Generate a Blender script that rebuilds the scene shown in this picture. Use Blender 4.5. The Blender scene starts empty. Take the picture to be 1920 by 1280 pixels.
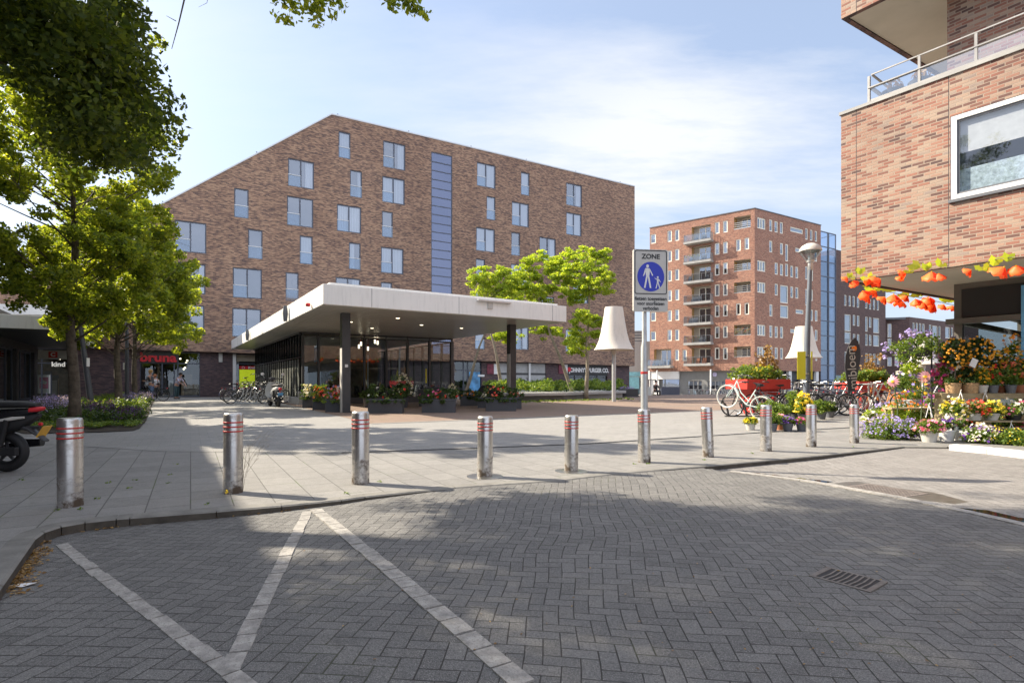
import bpy, math, random
import numpy as np
from mathutils import Vector, Matrix, noise as mn
random.seed(7); np.random.seed(7)
R = math.radians
SC = bpy.context.scene
COL = SC.collection
# ---------------- camera
F, H, CH = 1030.0, 716.0, 1.05          # focal length and horizon in photo pixels, eye height
cam = bpy.data.cameras.new('camera'); cam.sensor_width = 36; cam.lens = 36*F/1920
cam.shift_y = (H-640)/1920; cam.clip_end = 3000; cam.clip_start = .05
co = bpy.data.objects.new('camera', cam); COL.objects.link(co)
co.location = (0, 0, CH); co.rotation_euler = (R(90), 0, 0); SC.camera = co
# ---------------- sun, sky, exposure
EL = 37.5; SUND = Vector((-.945, .32, 0)).normalized()
sun = bpy.data.lights.new('sun', 'SUN'); sun.energy = 5.0; sun.angle = R(.55); sun.color = (1, .9, .74)
so = bpy.data.objects.new('sun', sun); COL.objects.link(so)
tv = -(SUND*math.cos(R(EL)) + Vector((0, 0, math.sin(R(EL)))))
so.rotation_euler = tv.to_track_quat('-Z', 'Y').to_euler(); so.location = (-20, 5, 30)
W = bpy.data.worlds.new("World"); SC.world = W; W.use_nodes = True
SC.view_settings.view_transform = 'Standard'; SC.view_settings.look = 'None'
SC.view_settings.exposure = 1.12; SC.view_settings.gamma = 1
# ---------------- node helpers
class E:
    def __init__(s, nt, k): s.nt = nt; s.k = k
    def m(s, op, *a):
        n = s.nt.nodes.new('ShaderNodeMath'); n.operation = op
        for i, v in enumerate((s,)+a):
            if isinstance(v, E): s.nt.links.new(v.k, n.inputs[i])
            else: n.inputs[i].default_value = v
        return E(s.nt, n.outputs[0])
    def __add__(s, o): return s.m('ADD', o)
    def __sub__(s, o): return s.m('SUBTRACT', o)
    def __mul__(s, o): return s.m('MULTIPLY', o)
    def __truediv__(s, o): return s.m('DIVIDE', o)
    def gt(s, o): return s.m('GREATER_THAN', o)
    def lt(s, o): return s.m('LESS_THAN', o)
    def fl(s): return s.m('FLOOR')
    def mn(s, o): return s.m('MINIMUM', o)
    def mx(s, o): return s.m('MAXIMUM', o)
    def mod(s, o): return s.m('FLOORED_MODULO', o)
    def inv(s): return E.m(s*-1.0, 'ADD', 1.0)
def setin(nt, sock, v):
    if isinstance(v, E): nt.links.new(v.k, sock)
    elif hasattr(v, 'is_output'): nt.links.new(v, sock)
    elif isinstance(v, (tuple, list)) and len(v) == 3 and len(sock.default_value) == 4: sock.default_value = (*v, 1)
    else: sock.default_value = v
def nd(nt, typ, ins=None, **kw):
    n = nt.nodes.new('ShaderNode'+typ)
    for k, v in kw.items(): setattr(n, k, v)
    for k, v in (ins or {}).items(): setin(nt, n.inputs[k], v)
    return n
def ramp(nt, fac, stops, interp='LINEAR'):
    n = nd(nt, 'ValToRGB', {0: fac}); cr = n.color_ramp; cr.interpolation = interp
    while len(cr.elements) < len(stops): cr.elements.new(.5)
    for e, (p, c) in zip(cr.elements, stops): e.position = p; e.color = (*c, 1)
    return n.outputs[0]
def mixc(nt, fac, a, b, bt='MIX'):
    n = nd(nt, 'Mix', data_type='RGBA', blend_type=bt)
    setin(nt, n.inputs[0], fac); setin(nt, n.inputs[6], a); setin(nt, n.inputs[7], b)
    return n.outputs[2]
def noise(nt, vec, scale, detail=3, rough=.5):
    n = nd(nt, 'TexNoise', {'Scale': scale, 'Detail': detail, 'Roughness': rough})
    if vec is not None: nt.links.new(vec, n.inputs['Vector'])
    return E(nt, n.outputs['Fac'])
def base(name):
    m = bpy.data.materials.new(name); m.use_nodes = True; nt = m.node_tree
    b = nt.nodes['Principled BSDF']; tc = nd(nt, 'TexCoord'); return m, nt, b, tc
def bump(nt, b, h, strength=.3, dist=.01):
    n = nd(nt, 'Bump', {'Strength': strength, 'Distance': dist, 'Height': h}); nt.links.new(n.outputs[0], b.inputs['Normal'])
def mat(name, c, rough=.6, metal=0., var=.15, vs=3., bs=0., bscale=40., emit=None, spec=.5, dirt=0.):
    m, nt, b, tc = base(name)
    f = noise(nt, tc.outputs['Object'], vs, 5, .6)
    lo = tuple(max(0, x*(1-var)) for x in c); hi = tuple(min(1, x*(1+var)) for x in c)
    col = ramp(nt, f, [(.3, lo), (.7, hi)])
    if dirt:
        d = noise(nt, tc.outputs['Object'], vs*4, 6, .7)
        col = mixc(nt, (d-.5)*4.0*dirt, col, tuple(x*.45 for x in c))
    setin(nt, b.inputs['Base Color'], col)
    b.inputs['Roughness'].default_value = rough; b.inputs['Metallic'].default_value = metal
    b.inputs['Specular IOR Level'].default_value = spec
    if bs: bump(nt, b, noise(nt, tc.outputs['Object'], bscale, 4), bs)
    if emit: b.inputs['Emission Color'].default_value = (*emit[0], 1); b.inputs['Emission Strength'].default_value = emit[1]
    return m
def wallvec(nt, tc):
    s = nd(nt, 'SeparateXYZ', {0: tc.outputs['Object']})
    x = E(nt, s.outputs[0])+E(nt, s.outputs[1])
    return nd(nt, 'CombineXYZ', {0: x, 1: E(nt, s.outputs[2])}).outputs[0], x, E(nt, s.outputs[2])
def brickmat(name, stops, mortar, bw=.21, bh=.06, ms=.009, big=None, rough=.85, seams=(), streak=1.5):
    m, nt, b, tc = base(name); v, x, z = wallvec(nt, tc)
    t = nd(nt, 'TexBrick', {'Vector': v, 'Color1': (0, 0, 0), 'Color2': (1, 1, 1), 'Mortar': (.5, .5, .5), 'Scale': 1., 'Mortar Size': ms, 'Mortar Smooth': .2, 'Brick Width': bw, 'Row Height': bh})
    t.offset = .5; t.offset_frequency = 2
    g = nd(nt, 'SeparateColor', {0: t.outputs['Color']}).outputs[0]
    f = E(nt, g)
    n1 = nd(nt, 'Mapping', {'Vector': v, 'Scale': (1.2, 7, 1)})
    f = f*(1.0-streak*.17) + (noise(nt, n1.outputs[0], .9, 5, .65)-.5)*streak + streak*.085
    col = ramp(nt, f, stops)
    fine = noise(nt, v, 90, 3)
    col = mixc(nt, (fine-.5)*1.2+.25, col, (.02, .015, .015), 'MULTIPLY') if False else mixc(nt, .35, col, nd(nt, 'CombineColor', {0: fine, 1: fine, 2: fine}).outputs[0], 'OVERLAY')
    col = mixc(nt, t.outputs['Fac'], col, mortar)
    if big: 
        bg = noise(nt, v, big, 3, .6)
        col = mixc(nt, (bg-.45)*2.2, col, mixc(nt, 1.0, col, (.62, .58, .6), 'MULTIPLY'))
    for sx in seams:
        d = (x-sx).m('ABSOLUTE').lt(.006); col = mixc(nt, d, col, (.06, .05, .05))
    setin(nt, b.inputs['Base Color'], col); b.inputs['Roughness'].default_value = rough
    hgt = E(nt, t.outputs['Fac'])*-1.0 + fine*.4 + f*.3
    bump(nt, b, hgt, .6, .006)
    return m
def rotv(nt, tc, ang):
    return nd(nt, 'Mapping', {'Vector': tc.outputs['Object'], 'Rotation': (0, 0, ang)}).outputs[0]
def herring(name, ang, w, stops, joint, t=.035, warp=.0, moss=None):
    m, nt, b, tc = base(name)
    v = rotv(nt, tc, ang)
    if warp:
        nn = nd(nt, 'TexNoise', {'Vector': v, 'Scale': .55, 'Detail': 1.}); 
        off = nd(nt, 'VectorMath', {0: nn.outputs['Color'], 1: (.5, .5, .5)}, operation='SUBTRACT')
        sc = nd(nt, 'VectorMath', {0: off.outputs[0], 'Scale': warp}, operation='SCALE')
        v = nd(nt, 'VectorMath', {0: v, 1: sc.outputs[0]}).outputs[0]
    s = nd(nt, 'SeparateXYZ', {0: v}); x = E(nt, s.outputs[0])/w; y = E(nt, s.outputs[1])/w
    i = x.fl(); j = y.fl(); fx = x-i; fy = y-j; k = (i-j).mod(4.0)
    hz = k.lt(1.5); k1 = k.gt(.5); k2 = k.lt(2.5)
    hl = fx+k1; dh = hl.mn(hl*-1.0+2.0).mn(fy).mn(fy.inv())
    vl = fy+k2; dv = vl.mn(vl*-1.0+2.0).mn(fx).mn(fx.inv())
    d = dh*hz+dv*hz.inv()
    idx = (i-k1)*hz+(i+.37)*hz.inv(); idy = j*hz+(j-k2)*hz.inv()
    wn = nd(nt, 'TexWhiteNoise', {'Vector': nd(nt, 'CombineXYZ', {0: idx, 1: idy}).outputs[0]}, noise_dimensions='2D')
    r = E(nt, wn.outputs['Value'])
    big = noise(nt, v, .9, 4, .6); fine = noise(nt, v, 110, 4, .8); sp = noise(nt, v, 260, 3, .85)
    col = ramp(nt, r*.28+big*.5+(fine-.5)*1.1+.12, stops)
    col = mixc(nt, (sp-.52)*5.5, col, tuple(min(1, c*2.6) for c in stops[-1][1]))
    col = mixc(nt, (fine.inv()-.5)*3.5, col, tuple(c*.45 for c in stops[0][1]))
    wob = (noise(nt, v, 30, 2)-.5)*.05
    jm = ((d+wob)/t).m('SUBTRACT', .55).mx(0.0).mn(1.0)
    jc = joint
    if moss: jc = mixc(nt, ((noise(nt, v, 1.3, 4)-.55)*5.0).mn(.5), joint, moss)
    col = mixc(nt, jm.inv(), col, jc)
    # stains
    st = noise(nt, v, 1.7, 6, .8)
    col = mixc(nt, (st-.55)*3.4, col, tuple(c*.55 for c in stops[0][1]))
    setin(nt, b.inputs['Base Color'], col); b.inputs['Roughness'].default_value = .88
    bump(nt, b, jm*1.0+fine*.5+r*.12, .6, .009)
    return m
def slabmat(name, ang, bw, bh, stops, joint, ms=.006, off=.5):
    m, nt, b, tc = base(name); v = rotv(nt, tc, ang)
    t = nd(nt, 'TexBrick', {'Vector': v, 'Color1': (0, 0, 0), 'Color2': (1, 1, 1), 'Mortar': (.5, .5, .5), 'Scale': 1., 'Mortar Size': ms, 'Mortar Smooth': .1, 'Brick Width': bw, 'Row Height': bh})
    t.offset = off
    g = E(nt, nd(nt, 'SeparateColor', {0: t.outputs['Color']}).outputs[0])
    big = noise(nt, v, .7, 5, .65); fine = noise(nt, v, 85, 5, .85); md = noise(nt, v, 9, 5, .7)*.5+noise(nt, v, 34, 4, .8)*.5
    col = ramp(nt, g*.18+big*.42+(md-.5)*1.1+.2+(fine-.5)*1.4, stops)
    col = mixc(nt, (noise(nt, v, 380, 2, .8)-.54)*4.0, col, tuple(c*.4 for c in stops[0][1]))
    jc = mixc(nt, (noise(nt, v, 1.7, 4)-.56)*9.0, joint, (.075, .1, .03))
    col = mixc(nt, t.outputs['Fac'], col, jc)
    st = noise(nt, v, 1.4, 7, .8)
    col = mixc(nt, (st-.58)*2.6, col, tuple(c*.6 for c in stops[0][1]))
    spot = nd(nt, 'TexVoronoi', {'Vector': v, 'Scale': 5.}); sd = E(nt, spot.outputs['Distance']).lt(.07)
    col = mixc(nt, sd*.35, col, tuple(c*.5 for c in stops[0][1]))
    setin(nt, b.inputs['Base Color'], col); b.inputs['Roughness'].default_value = .85
    bump(nt, b, E(nt, t.outputs['Fac'])*-1.0+fine*.5+g*.1, .5, .006)
    return m
def glassmat(name, tint=(.75, .85, .95), refl=.35, rough=.02, trans=True, wav=.0):
    m, nt, b, tc = base(name); nt.nodes.remove(b); out = nt.nodes['Material Output']
    gl = nd(nt, 'BsdfGlossy', {'Color': tint, 'Roughness': rough})
    if wav:
        bn = nd(nt, 'Bump', {'Strength': wav, 'Distance': .02, 'Height': noise(nt, tc.outputs['Object'], 1.2, 1)})
        nt.links.new(bn.outputs[0], gl.inputs['Normal'])
    tr = nd(nt, 'BsdfTransparent', {'Color': tuple(.9*c for c in tint)})
    fr = nd(nt, 'LayerWeight', {'Blend': .5})
    fac = (E(nt, fr.outputs['Facing']).m('POWER', 5.0)*.95+.04)*(1-refl)+refl
    mx = nd(nt, 'MixShader', {0: fac, 1: tr.outputs[0], 2: gl.outputs[0]})
    nt.links.new(mx.outputs[0], out.inputs[0]); return m
def leafmat(name, stops, transl=.45, rough=.5):
    m, nt, b, tc = base(name); out = nt.nodes['Material Output']
    g = nd(nt, 'NewGeometry'); r = E(nt, g.outputs['Random Per Island'])
    f = r*.65+noise(nt, tc.outputs['Object'], 1.6, 3)*.5-.08
    col = ramp(nt, f, stops)
    setin(nt, b.inputs['Base Color'], col); b.inputs['Roughness'].default_value = rough
    b.inputs['Specular IOR Level'].default_value = .35
    tl = nd(nt, 'BsdfTranslucent', {'Color': mixc(nt, 1.0, col, (2.3, 2.0, .7), 'MULTIPLY')})
    mx = nd(nt, 'MixShader', {0: transl, 1: b.outputs[0], 2: tl.outputs[0]})
    nt.links.new(mx.outputs[0], out.inputs[0]); return m
# ---------------- world nodes
wt = W.node_tree; bg = wt.nodes['Background']
sky = nd(wt, 'TexSky', sky_type='NISHITA', sun_disc=False); sky.sun_elevation = R(EL)
sky.sun_rotation = math.atan2(SUND.x, SUND.y); sky.air_density = 1.0; sky.dust_density = 1.6; sky.ozone_density = 1.0
tcw = nd(wt, 'TexCoord'); sp_ = nd(wt, 'SeparateXYZ', {0: tcw.outputs['Generated']})
dx, dy, dz = (E(wt, sp_.outputs[i]) for i in range(3))
den = dz.mx(.02)+.12
cv = nd(wt, 'CombineXYZ', {0: dx/den, 1: dy/den, 2: dz*.3}).outputs[0]
cm = nd(wt, 'Mapping', {'Vector': cv, 'Rotation': (0, 0, R(22)), 'Scale': (.55, 1.5, 1)}).outputs[0]
cn = noise(wt, cm, 1.25, 9, .62); cb = noise(wt, cv, .5, 3, .5)
reg = ((dx-.22).m('ABSOLUTE')*-2.2+1.05).mx(0.).mn(1.)*(((dz-.36).m('ABSOLUTE'))*-5.0+1.2).mx(0.).mn(1.)*(dy*3.0).mx(0.).mn(1.)
cl = ((cn*1.1+cb*.4-.66)*4.2+reg*.8-.4).mx(0.0).mn(1.0)*(reg*.85+.28).mn(1.)
hz_ = ((dz*-1.0+.42)*1.9).mx(0.0).mn(1.0)
haze_c = mixc(wt, hz_*.5+.42, sky.outputs[0], (2.55, 2.95, 3.75))
rear = (dy*-2.2+.15).mx((dz-.66)*4.0).mx(0.).mn(1.)  # brighter sky added behind the camera and overhead, unseen fill for shaded fronts
warm = ((dx*-.945+dy*.32)*.5+.3).mx(0.0).mn(.6)
skc = mixc(wt, rear*(cn*1.2+.2).mn(1.), mixc(wt, cl*.9+.03, haze_c, (3.9, 4.0, 4.2)), (5.1, 5.5, 6.5))
wt.links.new(skc, bg.inputs[0]); bg.inputs[1].default_value = .12
# ---------------- geometry helpers
def gz(Y): return 0. if Y < 38 else -.025*(min(Y, 80)-38)
def G(px, py, z=0.):
    Y = F*(CH-z)/(py-H); return Vector(((px-960)*Y/F, Y, z))
def P(px, py, Y): return Vector(((px-960)*Y/F, Y, CH+(H-py)*Y/F))
def pix(x, y, z): return 960+x*F/y, H-(z-CH)*F/y
class MB:
    def __init__(s): s.v = []; s.f = []; s.mi = []; s.cur = 0; s.sm = False
    def add(s, vs, fs):
        o = len(s.v); s.v += [tuple(v) for v in vs]; s.f += [tuple(i+o for i in f) for f in fs]; s.mi += [s.cur]*len(fs); return s
    def box(s, a, b, M=None):
        x0, y0, z0 = a; x1, y1, z1 = b
        vs = [Vector(p) for p in ((x0, y0, z0), (x1, y0, z0), (x1, y1, z0), (x0, y1, z0), (x0, y0, z1), (x1, y0, z1), (x1, y1, z1), (x0, y1, z1))]
        if M: vs = [M @ v for v in vs]
        return s.add(vs, [(0, 3, 2, 1), (4, 5, 6, 7), (0, 1, 5, 4), (1, 2, 6, 5), (2, 3, 7, 6), (3, 0, 4, 7)])
    def quad(s, *p): return s.add(p, [tuple(range(len(p)))])
    def prism(s, pts, z0, z1, M=None):
        n = len(pts); vs = [Vector((x, y, z0)) for x, y in pts]+[Vector((x, y, z1)) for x, y in pts]
        if M: vs = [M @ v for v in vs]
        return s.add(vs, [tuple(range(n))[::-1], tuple(range(n, 2*n))]+[(i, (i+1) % n, n+(i+1) % n, n+i) for i in range(n)])
    def lathe(s, prof, n=16, c=(0, 0, 0), M=None, caps=True):
        vs = []; fs = []
        for r, z in prof:
            for i in range(n):
                a = 2*math.pi*i/n; v = Vector((r*math.cos(a), r*math.sin(a), z))
                v = (M @ v) if M else v; vs.append(v+Vector(c))
        for k in range(len(prof)-1):
            for i in range(n): j = (i+1) % n; fs.append((k*n+i, k*n+j, (k+1)*n+j, (k+1)*n+i))
        if caps: fs.append(tuple(range(n))[::-1]); fs.append(tuple(range((len(prof)-1)*n, len(prof)*n)))
        return s.add(vs, fs)
    def cyl(s, c, r, z0, z1, n=16): return s.lathe([(r, z0), (r, z1)], n, c)
    def tube(s, pts, r, n=6):
        pts = [Vector(p) for p in pts]; rs = r if isinstance(r, (list, tuple)) else [r]*len(pts)
        vs = []; fs = []
        for k, p in enumerate(pts):
            d = (pts[min(k+1, len(pts)-1)]-pts[max(k-1, 0)])
            d = d.normalized() if d.length > 1e-9 else Vector((0, 0, 1))
            a = d.orthogonal().normalized() if k == 0 else (pa-d*pa.dot(d)).normalized() if (pa-d*pa.dot(d)).length > 1e-6 else d.orthogonal().normalized()
            pa = a; b = d.cross(a)
            for i in range(n):
                t = 2*math.pi*i/n; vs.append(p+(a*math.cos(t)+b*math.sin(t))*rs[k])
        for k in range(len(pts)-1):
            for i in range(n): j = (i+1) % n; fs.append((k*n+i, k*n+j, (k+1)*n+j, (k+1)*n+i))
        fs.append(tuple(range(n))[::-1]); fs.append(tuple(range((len(pts)-1)*n, len(pts)*n)))
        return s.add(vs, fs)
    def ring(s, c, R_, r, axis='Y', n=28, m=6):
        vs = []; fs = []
        for i in range(n):
            a = 2*math.pi*i/n
            for j in range(m):
                b = 2*math.pi*j/m; rr = R_+r*math.cos(b); h = r*math.sin(b)
                p = (rr*math.cos(a), h, rr*math.sin(a)) if axis == 'Y' else (rr*math.cos(a), rr*math.sin(a), h)
                vs.append(Vector(p)+Vector(c))
        for i in range(n):
            for j in range(m): fs.append((i*m+j, ((i+1) % n)*m+j, ((i+1) % n)*m+(j+1) % m, i*m+(j+1) % m))
        return s.add(vs, fs)
    def build(s, name, mt, parent=None, smooth=None, bevel=0, loc=None):
        me = bpy.data.meshes.new(name); me.from_pydata(s.v, [], s.f)
        for x in (mt if isinstance(mt, (list, tuple)) else [mt]): me.materials.append(x)
        if any(s.mi): me.polygons.foreach_set('material_index', s.mi)
        if smooth: me.shade_smooth(); 
        me.update()
        if smooth and smooth is not True:
            try: me.set_sharp_from_angle(angle=R(smooth))
            except Exception: pass
        o = bpy.data.objects.new(name, me); COL.objects.link(o)
        if parent is not None: o.parent = parent
        if loc is not None: o.location = loc
        if bevel:
            md = o.modifiers.new('bevel', 'BEVEL'); md.width = bevel; md.segments = 2; md.limit_method = 'ANGLE'; md.angle_limit = R(40)
        return o
def tag(o, label=None, cat=None, group=None, kind=None):
    for k, v in (('label', label), ('category', cat), ('group', group), ('kind', kind)):
        if v: o[k] = v
    return o
def thing(name, label, cat, loc=(0, 0, 0), rz=0., group=None):
    o = bpy.data.objects.new(name, None); COL.objects.link(o); o.location = loc; o.rotation_euler = (0, 0, rz); o.empty_display_size = .2
    return tag(o, label, cat, group)
def struct(o): o['kind'] = 'structure'; return o
def kids(o): return [c for c in bpy.data.objects if c.parent == o]
def dup(o, loc=None, rz=None, label=None, group=None, parent=None):
    c = o.copy(); COL.objects.link(c)
    if parent is not None: c.parent = parent
    for k in KID.setdefault(o.name, kids(o)): dup(k, parent=c)
    if loc is not None: c.location = loc
    if rz is not None: c.rotation_euler = (c.rotation_euler[0], c.rotation_euler[1], rz)
    if label: c['label'] = label
    if group: c['group'] = group
    return c
KID = {}
def text(s, size, mt, parent, loc, rot=(R(90), 0, 0), ext=.01, bold=0., align='CENTER', name='lettering', sx=1.):
    cu = bpy.data.curves.new('t', 'FONT'); cu.body = s; cu.size = size; cu.extrude = ext; cu.align_x = align; cu.align_y = 'CENTER'; cu.offset = bold
    t = bpy.data.objects.new('t', cu); COL.objects.link(t)
    me = bpy.data.meshes.new_from_object(t.evaluated_get(bpy.context.evaluated_depsgraph_get()))
    bpy.data.objects.remove(t); me.materials.clear(); me.materials.append(mt)
    o = bpy.data.objects.new(name, me); COL.objects.link(o); o.parent = parent; o.location = loc; o.rotation_euler = rot; o.scale = (sx, 1, 1)
    return o
class Fr:   # a vertical plane standing at O, running along angle a; local X along, local Y away, Z up
    def __init__(s, O, d): s.O = Vector((O[0], O[1], O[2] if len(O) > 2 else 0)); d = Vector(d).normalized(); s.d = d; s.a = math.atan2(d.y, d.x)
    def uv(s, px, py, off=0.):
        k = (px-960)/F; ox = s.O.x-s.d.y*off; oy = s.O.y+s.d.x*off
        u = (k*oy-ox)/(s.d.x-k*s.d.y); Y = oy+u*s.d.y
        return u, CH+(H-py)*Y/F-s.O.z
    def loc(s, u, v, z=0.): return Vector((s.O.x+s.d.x*u-s.d.y*v, s.O.y+s.d.y*u+s.d.x*v, s.O.z+z))
def wall(mb, x0, x1, zb, zt, holes, y=0., dep=.15, extra=()):
    fb = zb if callable(zb) else (lambda x: zb); ft = zt if callable(zt) else (lambda x: zt)
    xs = sorted({x0, x1, *extra, *[h[0] for h in holes], *[h[1] for h in holes]}); xs = [x for x in xs if x0 <= x <= x1]
    for a, b in zip(xs, xs[1:]):
        if b-a < 1e-5: continue
        hs = sorted([h for h in holes if h[0] <= a+1e-6 and h[1] >= b-1e-6], key=lambda h: h[2])
        lo = (fb(a), fb(b))
        for h in hs:
            if h[2]-max(lo) > 1e-4: mb.quad((a, y, lo[0]), (b, y, lo[1]), (b, y, h[2]), (a, y, h[2]))
            lo = (h[3], h[3])
        mb.quad((a, y, lo[0]), (b, y, lo[1]), (b, y, ft(b)), (a, y, ft(a)))
    for h in holes:
        a, b, c, d = h[:4]; e = y+dep
        mb.quad((a, y, c), (a, e, c), (a, e, d), (a, y, d)); mb.quad((b, y, c), (b, y, d), (b, e, d), (b, e, c))
        mb.quad((a, y, d), (a, e, d), (b, e, d), (b, y, d)); mb.quad((a, y, c), (b, y, c), (b, e, c), (a, e, c))
def leaves(cs, n, size, spread, up=.3, flat=.5, seed=0, vary=.4):
    """arrays of small folded leaf quads scattered round the centres cs"""
    rg = np.random.RandomState(seed); cs = np.asarray(cs, float); k = len(cs)
    sp_ = np.asarray(spread, float); sp_ = np.repeat(sp_[:, None], n, 0).reshape(-1, 1) if sp_.ndim == 1 and len(sp_) == k and k != 3 else sp_
    d = rg.normal(size=(k*n, 3)); d /= np.linalg.norm(d, axis=1)[:, None]
    rr = rg.uniform(.15, 1, (k*n, 1))**.6
    c = np.repeat(cs, n, 0)+d*rr*sp_*np.array([1, 1, flat+.5])
    nrm = rg.normal(size=(k*n, 3)); nrm[:, 2] += up*2; nrm /= np.linalg.norm(nrm, axis=1)[:, None]
    t = np.cross(nrm, rg.normal(size=(k*n, 3))); t /= np.linalg.norm(t, axis=1)[:, None]
    b = np.cross(nrm, t); s = size*rg.uniform(1-vary, 1+vary, (k*n, 1))
    v = np.stack([c-t*s*.5, c+b*s*.32+nrm*s*.06, c+t*s*.5, c-b*s*.32+nrm*s*.06], 1).reshape(-1, 3)
    return v, np.arange(len(v)).reshape(-1, 4)
def leafobj(name, v, mt, parent=None, more=None):
    me = bpy.data.meshes.new(name); n = len(v)//4
    me.vertices.add(len(v)); me.vertices.foreach_set('co', np.ascontiguousarray(v, dtype=np.float32).ravel())
    me.loops.add(len(v)); me.loops.foreach_set('vertex_index', np.arange(len(v), dtype=np.int32))
    me.polygons.add(n); me.polygons.foreach_set('loop_start', np.arange(0, 4*n, 4, dtype=np.int32))
    me.update(calc_edges=True); me.materials.append(mt)
    o = bpy.data.objects.new(name, me); COL.objects.link(o)
    if parent is not None: o.parent = parent
    return o
# ======================= materials
M = {}
def streakmat(name, c, rough=.5):
    m, nt, b, tc = base(name); s = nd(nt, 'SeparateXYZ', {0: tc.outputs['Object']}); v = nd(nt, 'Mapping', {'Vector': tc.outputs['Object'], 'Scale': (7, 7, .7)}).outputs[0]
    st = ((noise(nt, v, 1.4, 5, .75)-.5)*1.9).mx(0.).mn(.42); big = noise(nt, tc.outputs['Object'], .8, 4); sp = ((noise(nt, tc.outputs['Object'], 22, 4, .8)-.62)*3.).mx(0.).mn(.5)
    col = mixc(nt, st, ramp(nt, big, [(.3, tuple(x*.93 for x in c)), (.7, c)]), tuple(x*.62 for x in c)); col = mixc(nt, sp, col, tuple(x*.5 for x in c))
    setin(nt, b.inputs['Base Color'], col); b.inputs['Roughness'].default_value = rough; return m
M['brown_brick'] = brickmat('brown_brick', [(.12, (.09, .055, .052)), (.34, (.19, .108, .08)), (.56, (.32, .187, .122)), (.82, (.44, .275, .175))], (.25, .19, .145), ms=.007, big=.22, streak=1.9)
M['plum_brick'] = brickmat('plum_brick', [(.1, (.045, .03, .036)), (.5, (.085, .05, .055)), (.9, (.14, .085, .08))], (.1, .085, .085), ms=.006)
M['orange_brick'] = brickmat('orange_brick', [(.1, (.15, .065, .045)), (.4, (.29, .115, .07)), (.65, (.38, .165, .1)), (.9, (.42, .22, .14))], (.33, .25, .2), bh=.066, ms=.008, big=.2)
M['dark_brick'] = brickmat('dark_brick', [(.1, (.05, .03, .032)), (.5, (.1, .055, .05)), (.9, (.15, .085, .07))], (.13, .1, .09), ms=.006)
M['near_brick'] = brickmat('near_brick', [(.03, (.095, .055, .05)), (.18, (.18, .088, .066)), (.34, (.27, .112, .078)), (.5, (.32, .152, .104)), (.68, (.345, .21, .15)), (.85, (.365, .265, .195)), (.97, (.27, .205, .17))], (.33, .255, .195), bw=.185, bh=.0565, ms=.008, big=.5, seams=(.279, 1.749), streak=.5)
M['street'] = herring('street_pavers', R(7), .077, [(.2, (.082, .079, .075)), (.5, (.12, .116, .109)), (.8, (.175, .168, .156))], (.038, .035, .031), t=.03, warp=.35, moss=(.07, .085, .03))
M['lane'] = herring('lane_pavers', R(10), .104, [(.25, (.145, .135, .125)), (.5, (.19, .178, .165)), (.75, (.235, .222, .205))], (.13, .12, .108), warp=.2)
M['plaza'] = slabmat('plaza_slabs', -math.atan2(-.863, .505), .42, .32, [(.22, (.165, .158, .147)), (.5, (.225, .215, .199)), (.8, (.29, .277, .256))], (.1, .095, .085), ms=.005)
M['plaza_far'] = slabmat('plaza_concrete', -math.atan2(.505, .863), .3, .15, [(.25, (.21, .201, .187)), (.5, (.262, .251, .233)), (.78, (.315, .301, .28))], (.2, .195, .185), ms=.004)
M['red_pavers'] = slabmat('red_pavers', -math.atan2(.505, .863)+.785, .21, .07, [(.25, (.19, .12, .09)), (.5, (.26, .175, .13)), (.78, (.32, .225, .17))], (.16, .13, .1), ms=.008)
M['kerbface'] = mat('kerb_face_shaded_stained', (.075, .064, .05), .95, var=.4, vs=8, bs=.4, dirt=.5)  # shade of the upright face painted in along with its stains
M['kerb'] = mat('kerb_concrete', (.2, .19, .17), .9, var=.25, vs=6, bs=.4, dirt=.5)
M['kerb_white'] = mat('kerb_painted_white', (.72, .7, .66), .8, var=.1, vs=5, dirt=.25, bs=.2)
M['lineblock'] = mat('light_block', (.34, .32, .29), .88, var=.35, vs=18, bs=.8, bscale=90, dirt=1.2)
M['steel'] = mat('brushed_steel', (.56, .55, .52), .33, metal=1, var=.12, vs=4, bs=.03, bscale=20)
M['dirt'] = mat('rust_dirt', (.12, .085, .055), .95, var=.4, vs=20)
M['redband'] = mat('red_reflector', (.5, .035, .03), .4, var=.1)
M['galv'] = mat('galvanised_steel', (.47, .48, .48), .5, metal=.6, var=.12, vs=10)
M['slate'] = mat('slate_frame', (.075, .085, .115), .45, var=.08)
M['white'] = mat('white_paint', (.72, .71, .69), .55, var=.04, vs=2)
M['fascia'] = streakmat('white_fascia', (.8, .785, .745))
M['soffit'] = mat('soffit_panels', (.47, .46, .41), .3, var=.06, vs=.7)
M['cream'] = mat('cream_frame', (.8, .76, .64), .5, var=.05)
M['charcoal'] = mat('charcoal_metal', (.042, .042, .044), .45, var=.2, vs=4)
M['black'] = mat('black_rubber', (.015, .015, .016), .65, var=.2)
M['blackgloss'] = mat('black_gloss', (.012, .012, .014), .18, var=.1)
M['anthra'] = mat('anthracite', (.06, .063, .072), .5, var=.12, vs=3, dirt=.1)
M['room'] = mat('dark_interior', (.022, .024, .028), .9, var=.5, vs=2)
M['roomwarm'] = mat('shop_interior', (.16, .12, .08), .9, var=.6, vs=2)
M['curtain'] = mat('curtain', (.52, .52, .5), .9, var=.08, vs=9)
M['glass'] = glassmat('window_glass', (.78, .84, .93), .27, .015, wav=.1)
M['shopglass'] = glassmat('shop_glass', (.7, .76, .78), .09, .01)
M['lowglass'] = glassmat('pale_window_glass', (.93, .96, 1.), .1, .02)
M['clearglass'] = glassmat('clear_glass', (.85, .92, .97), .10, .02)
M['blueglass'] = glassmat('blue_stair_glass', (.38, .43, .6), .4, .05)
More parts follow.
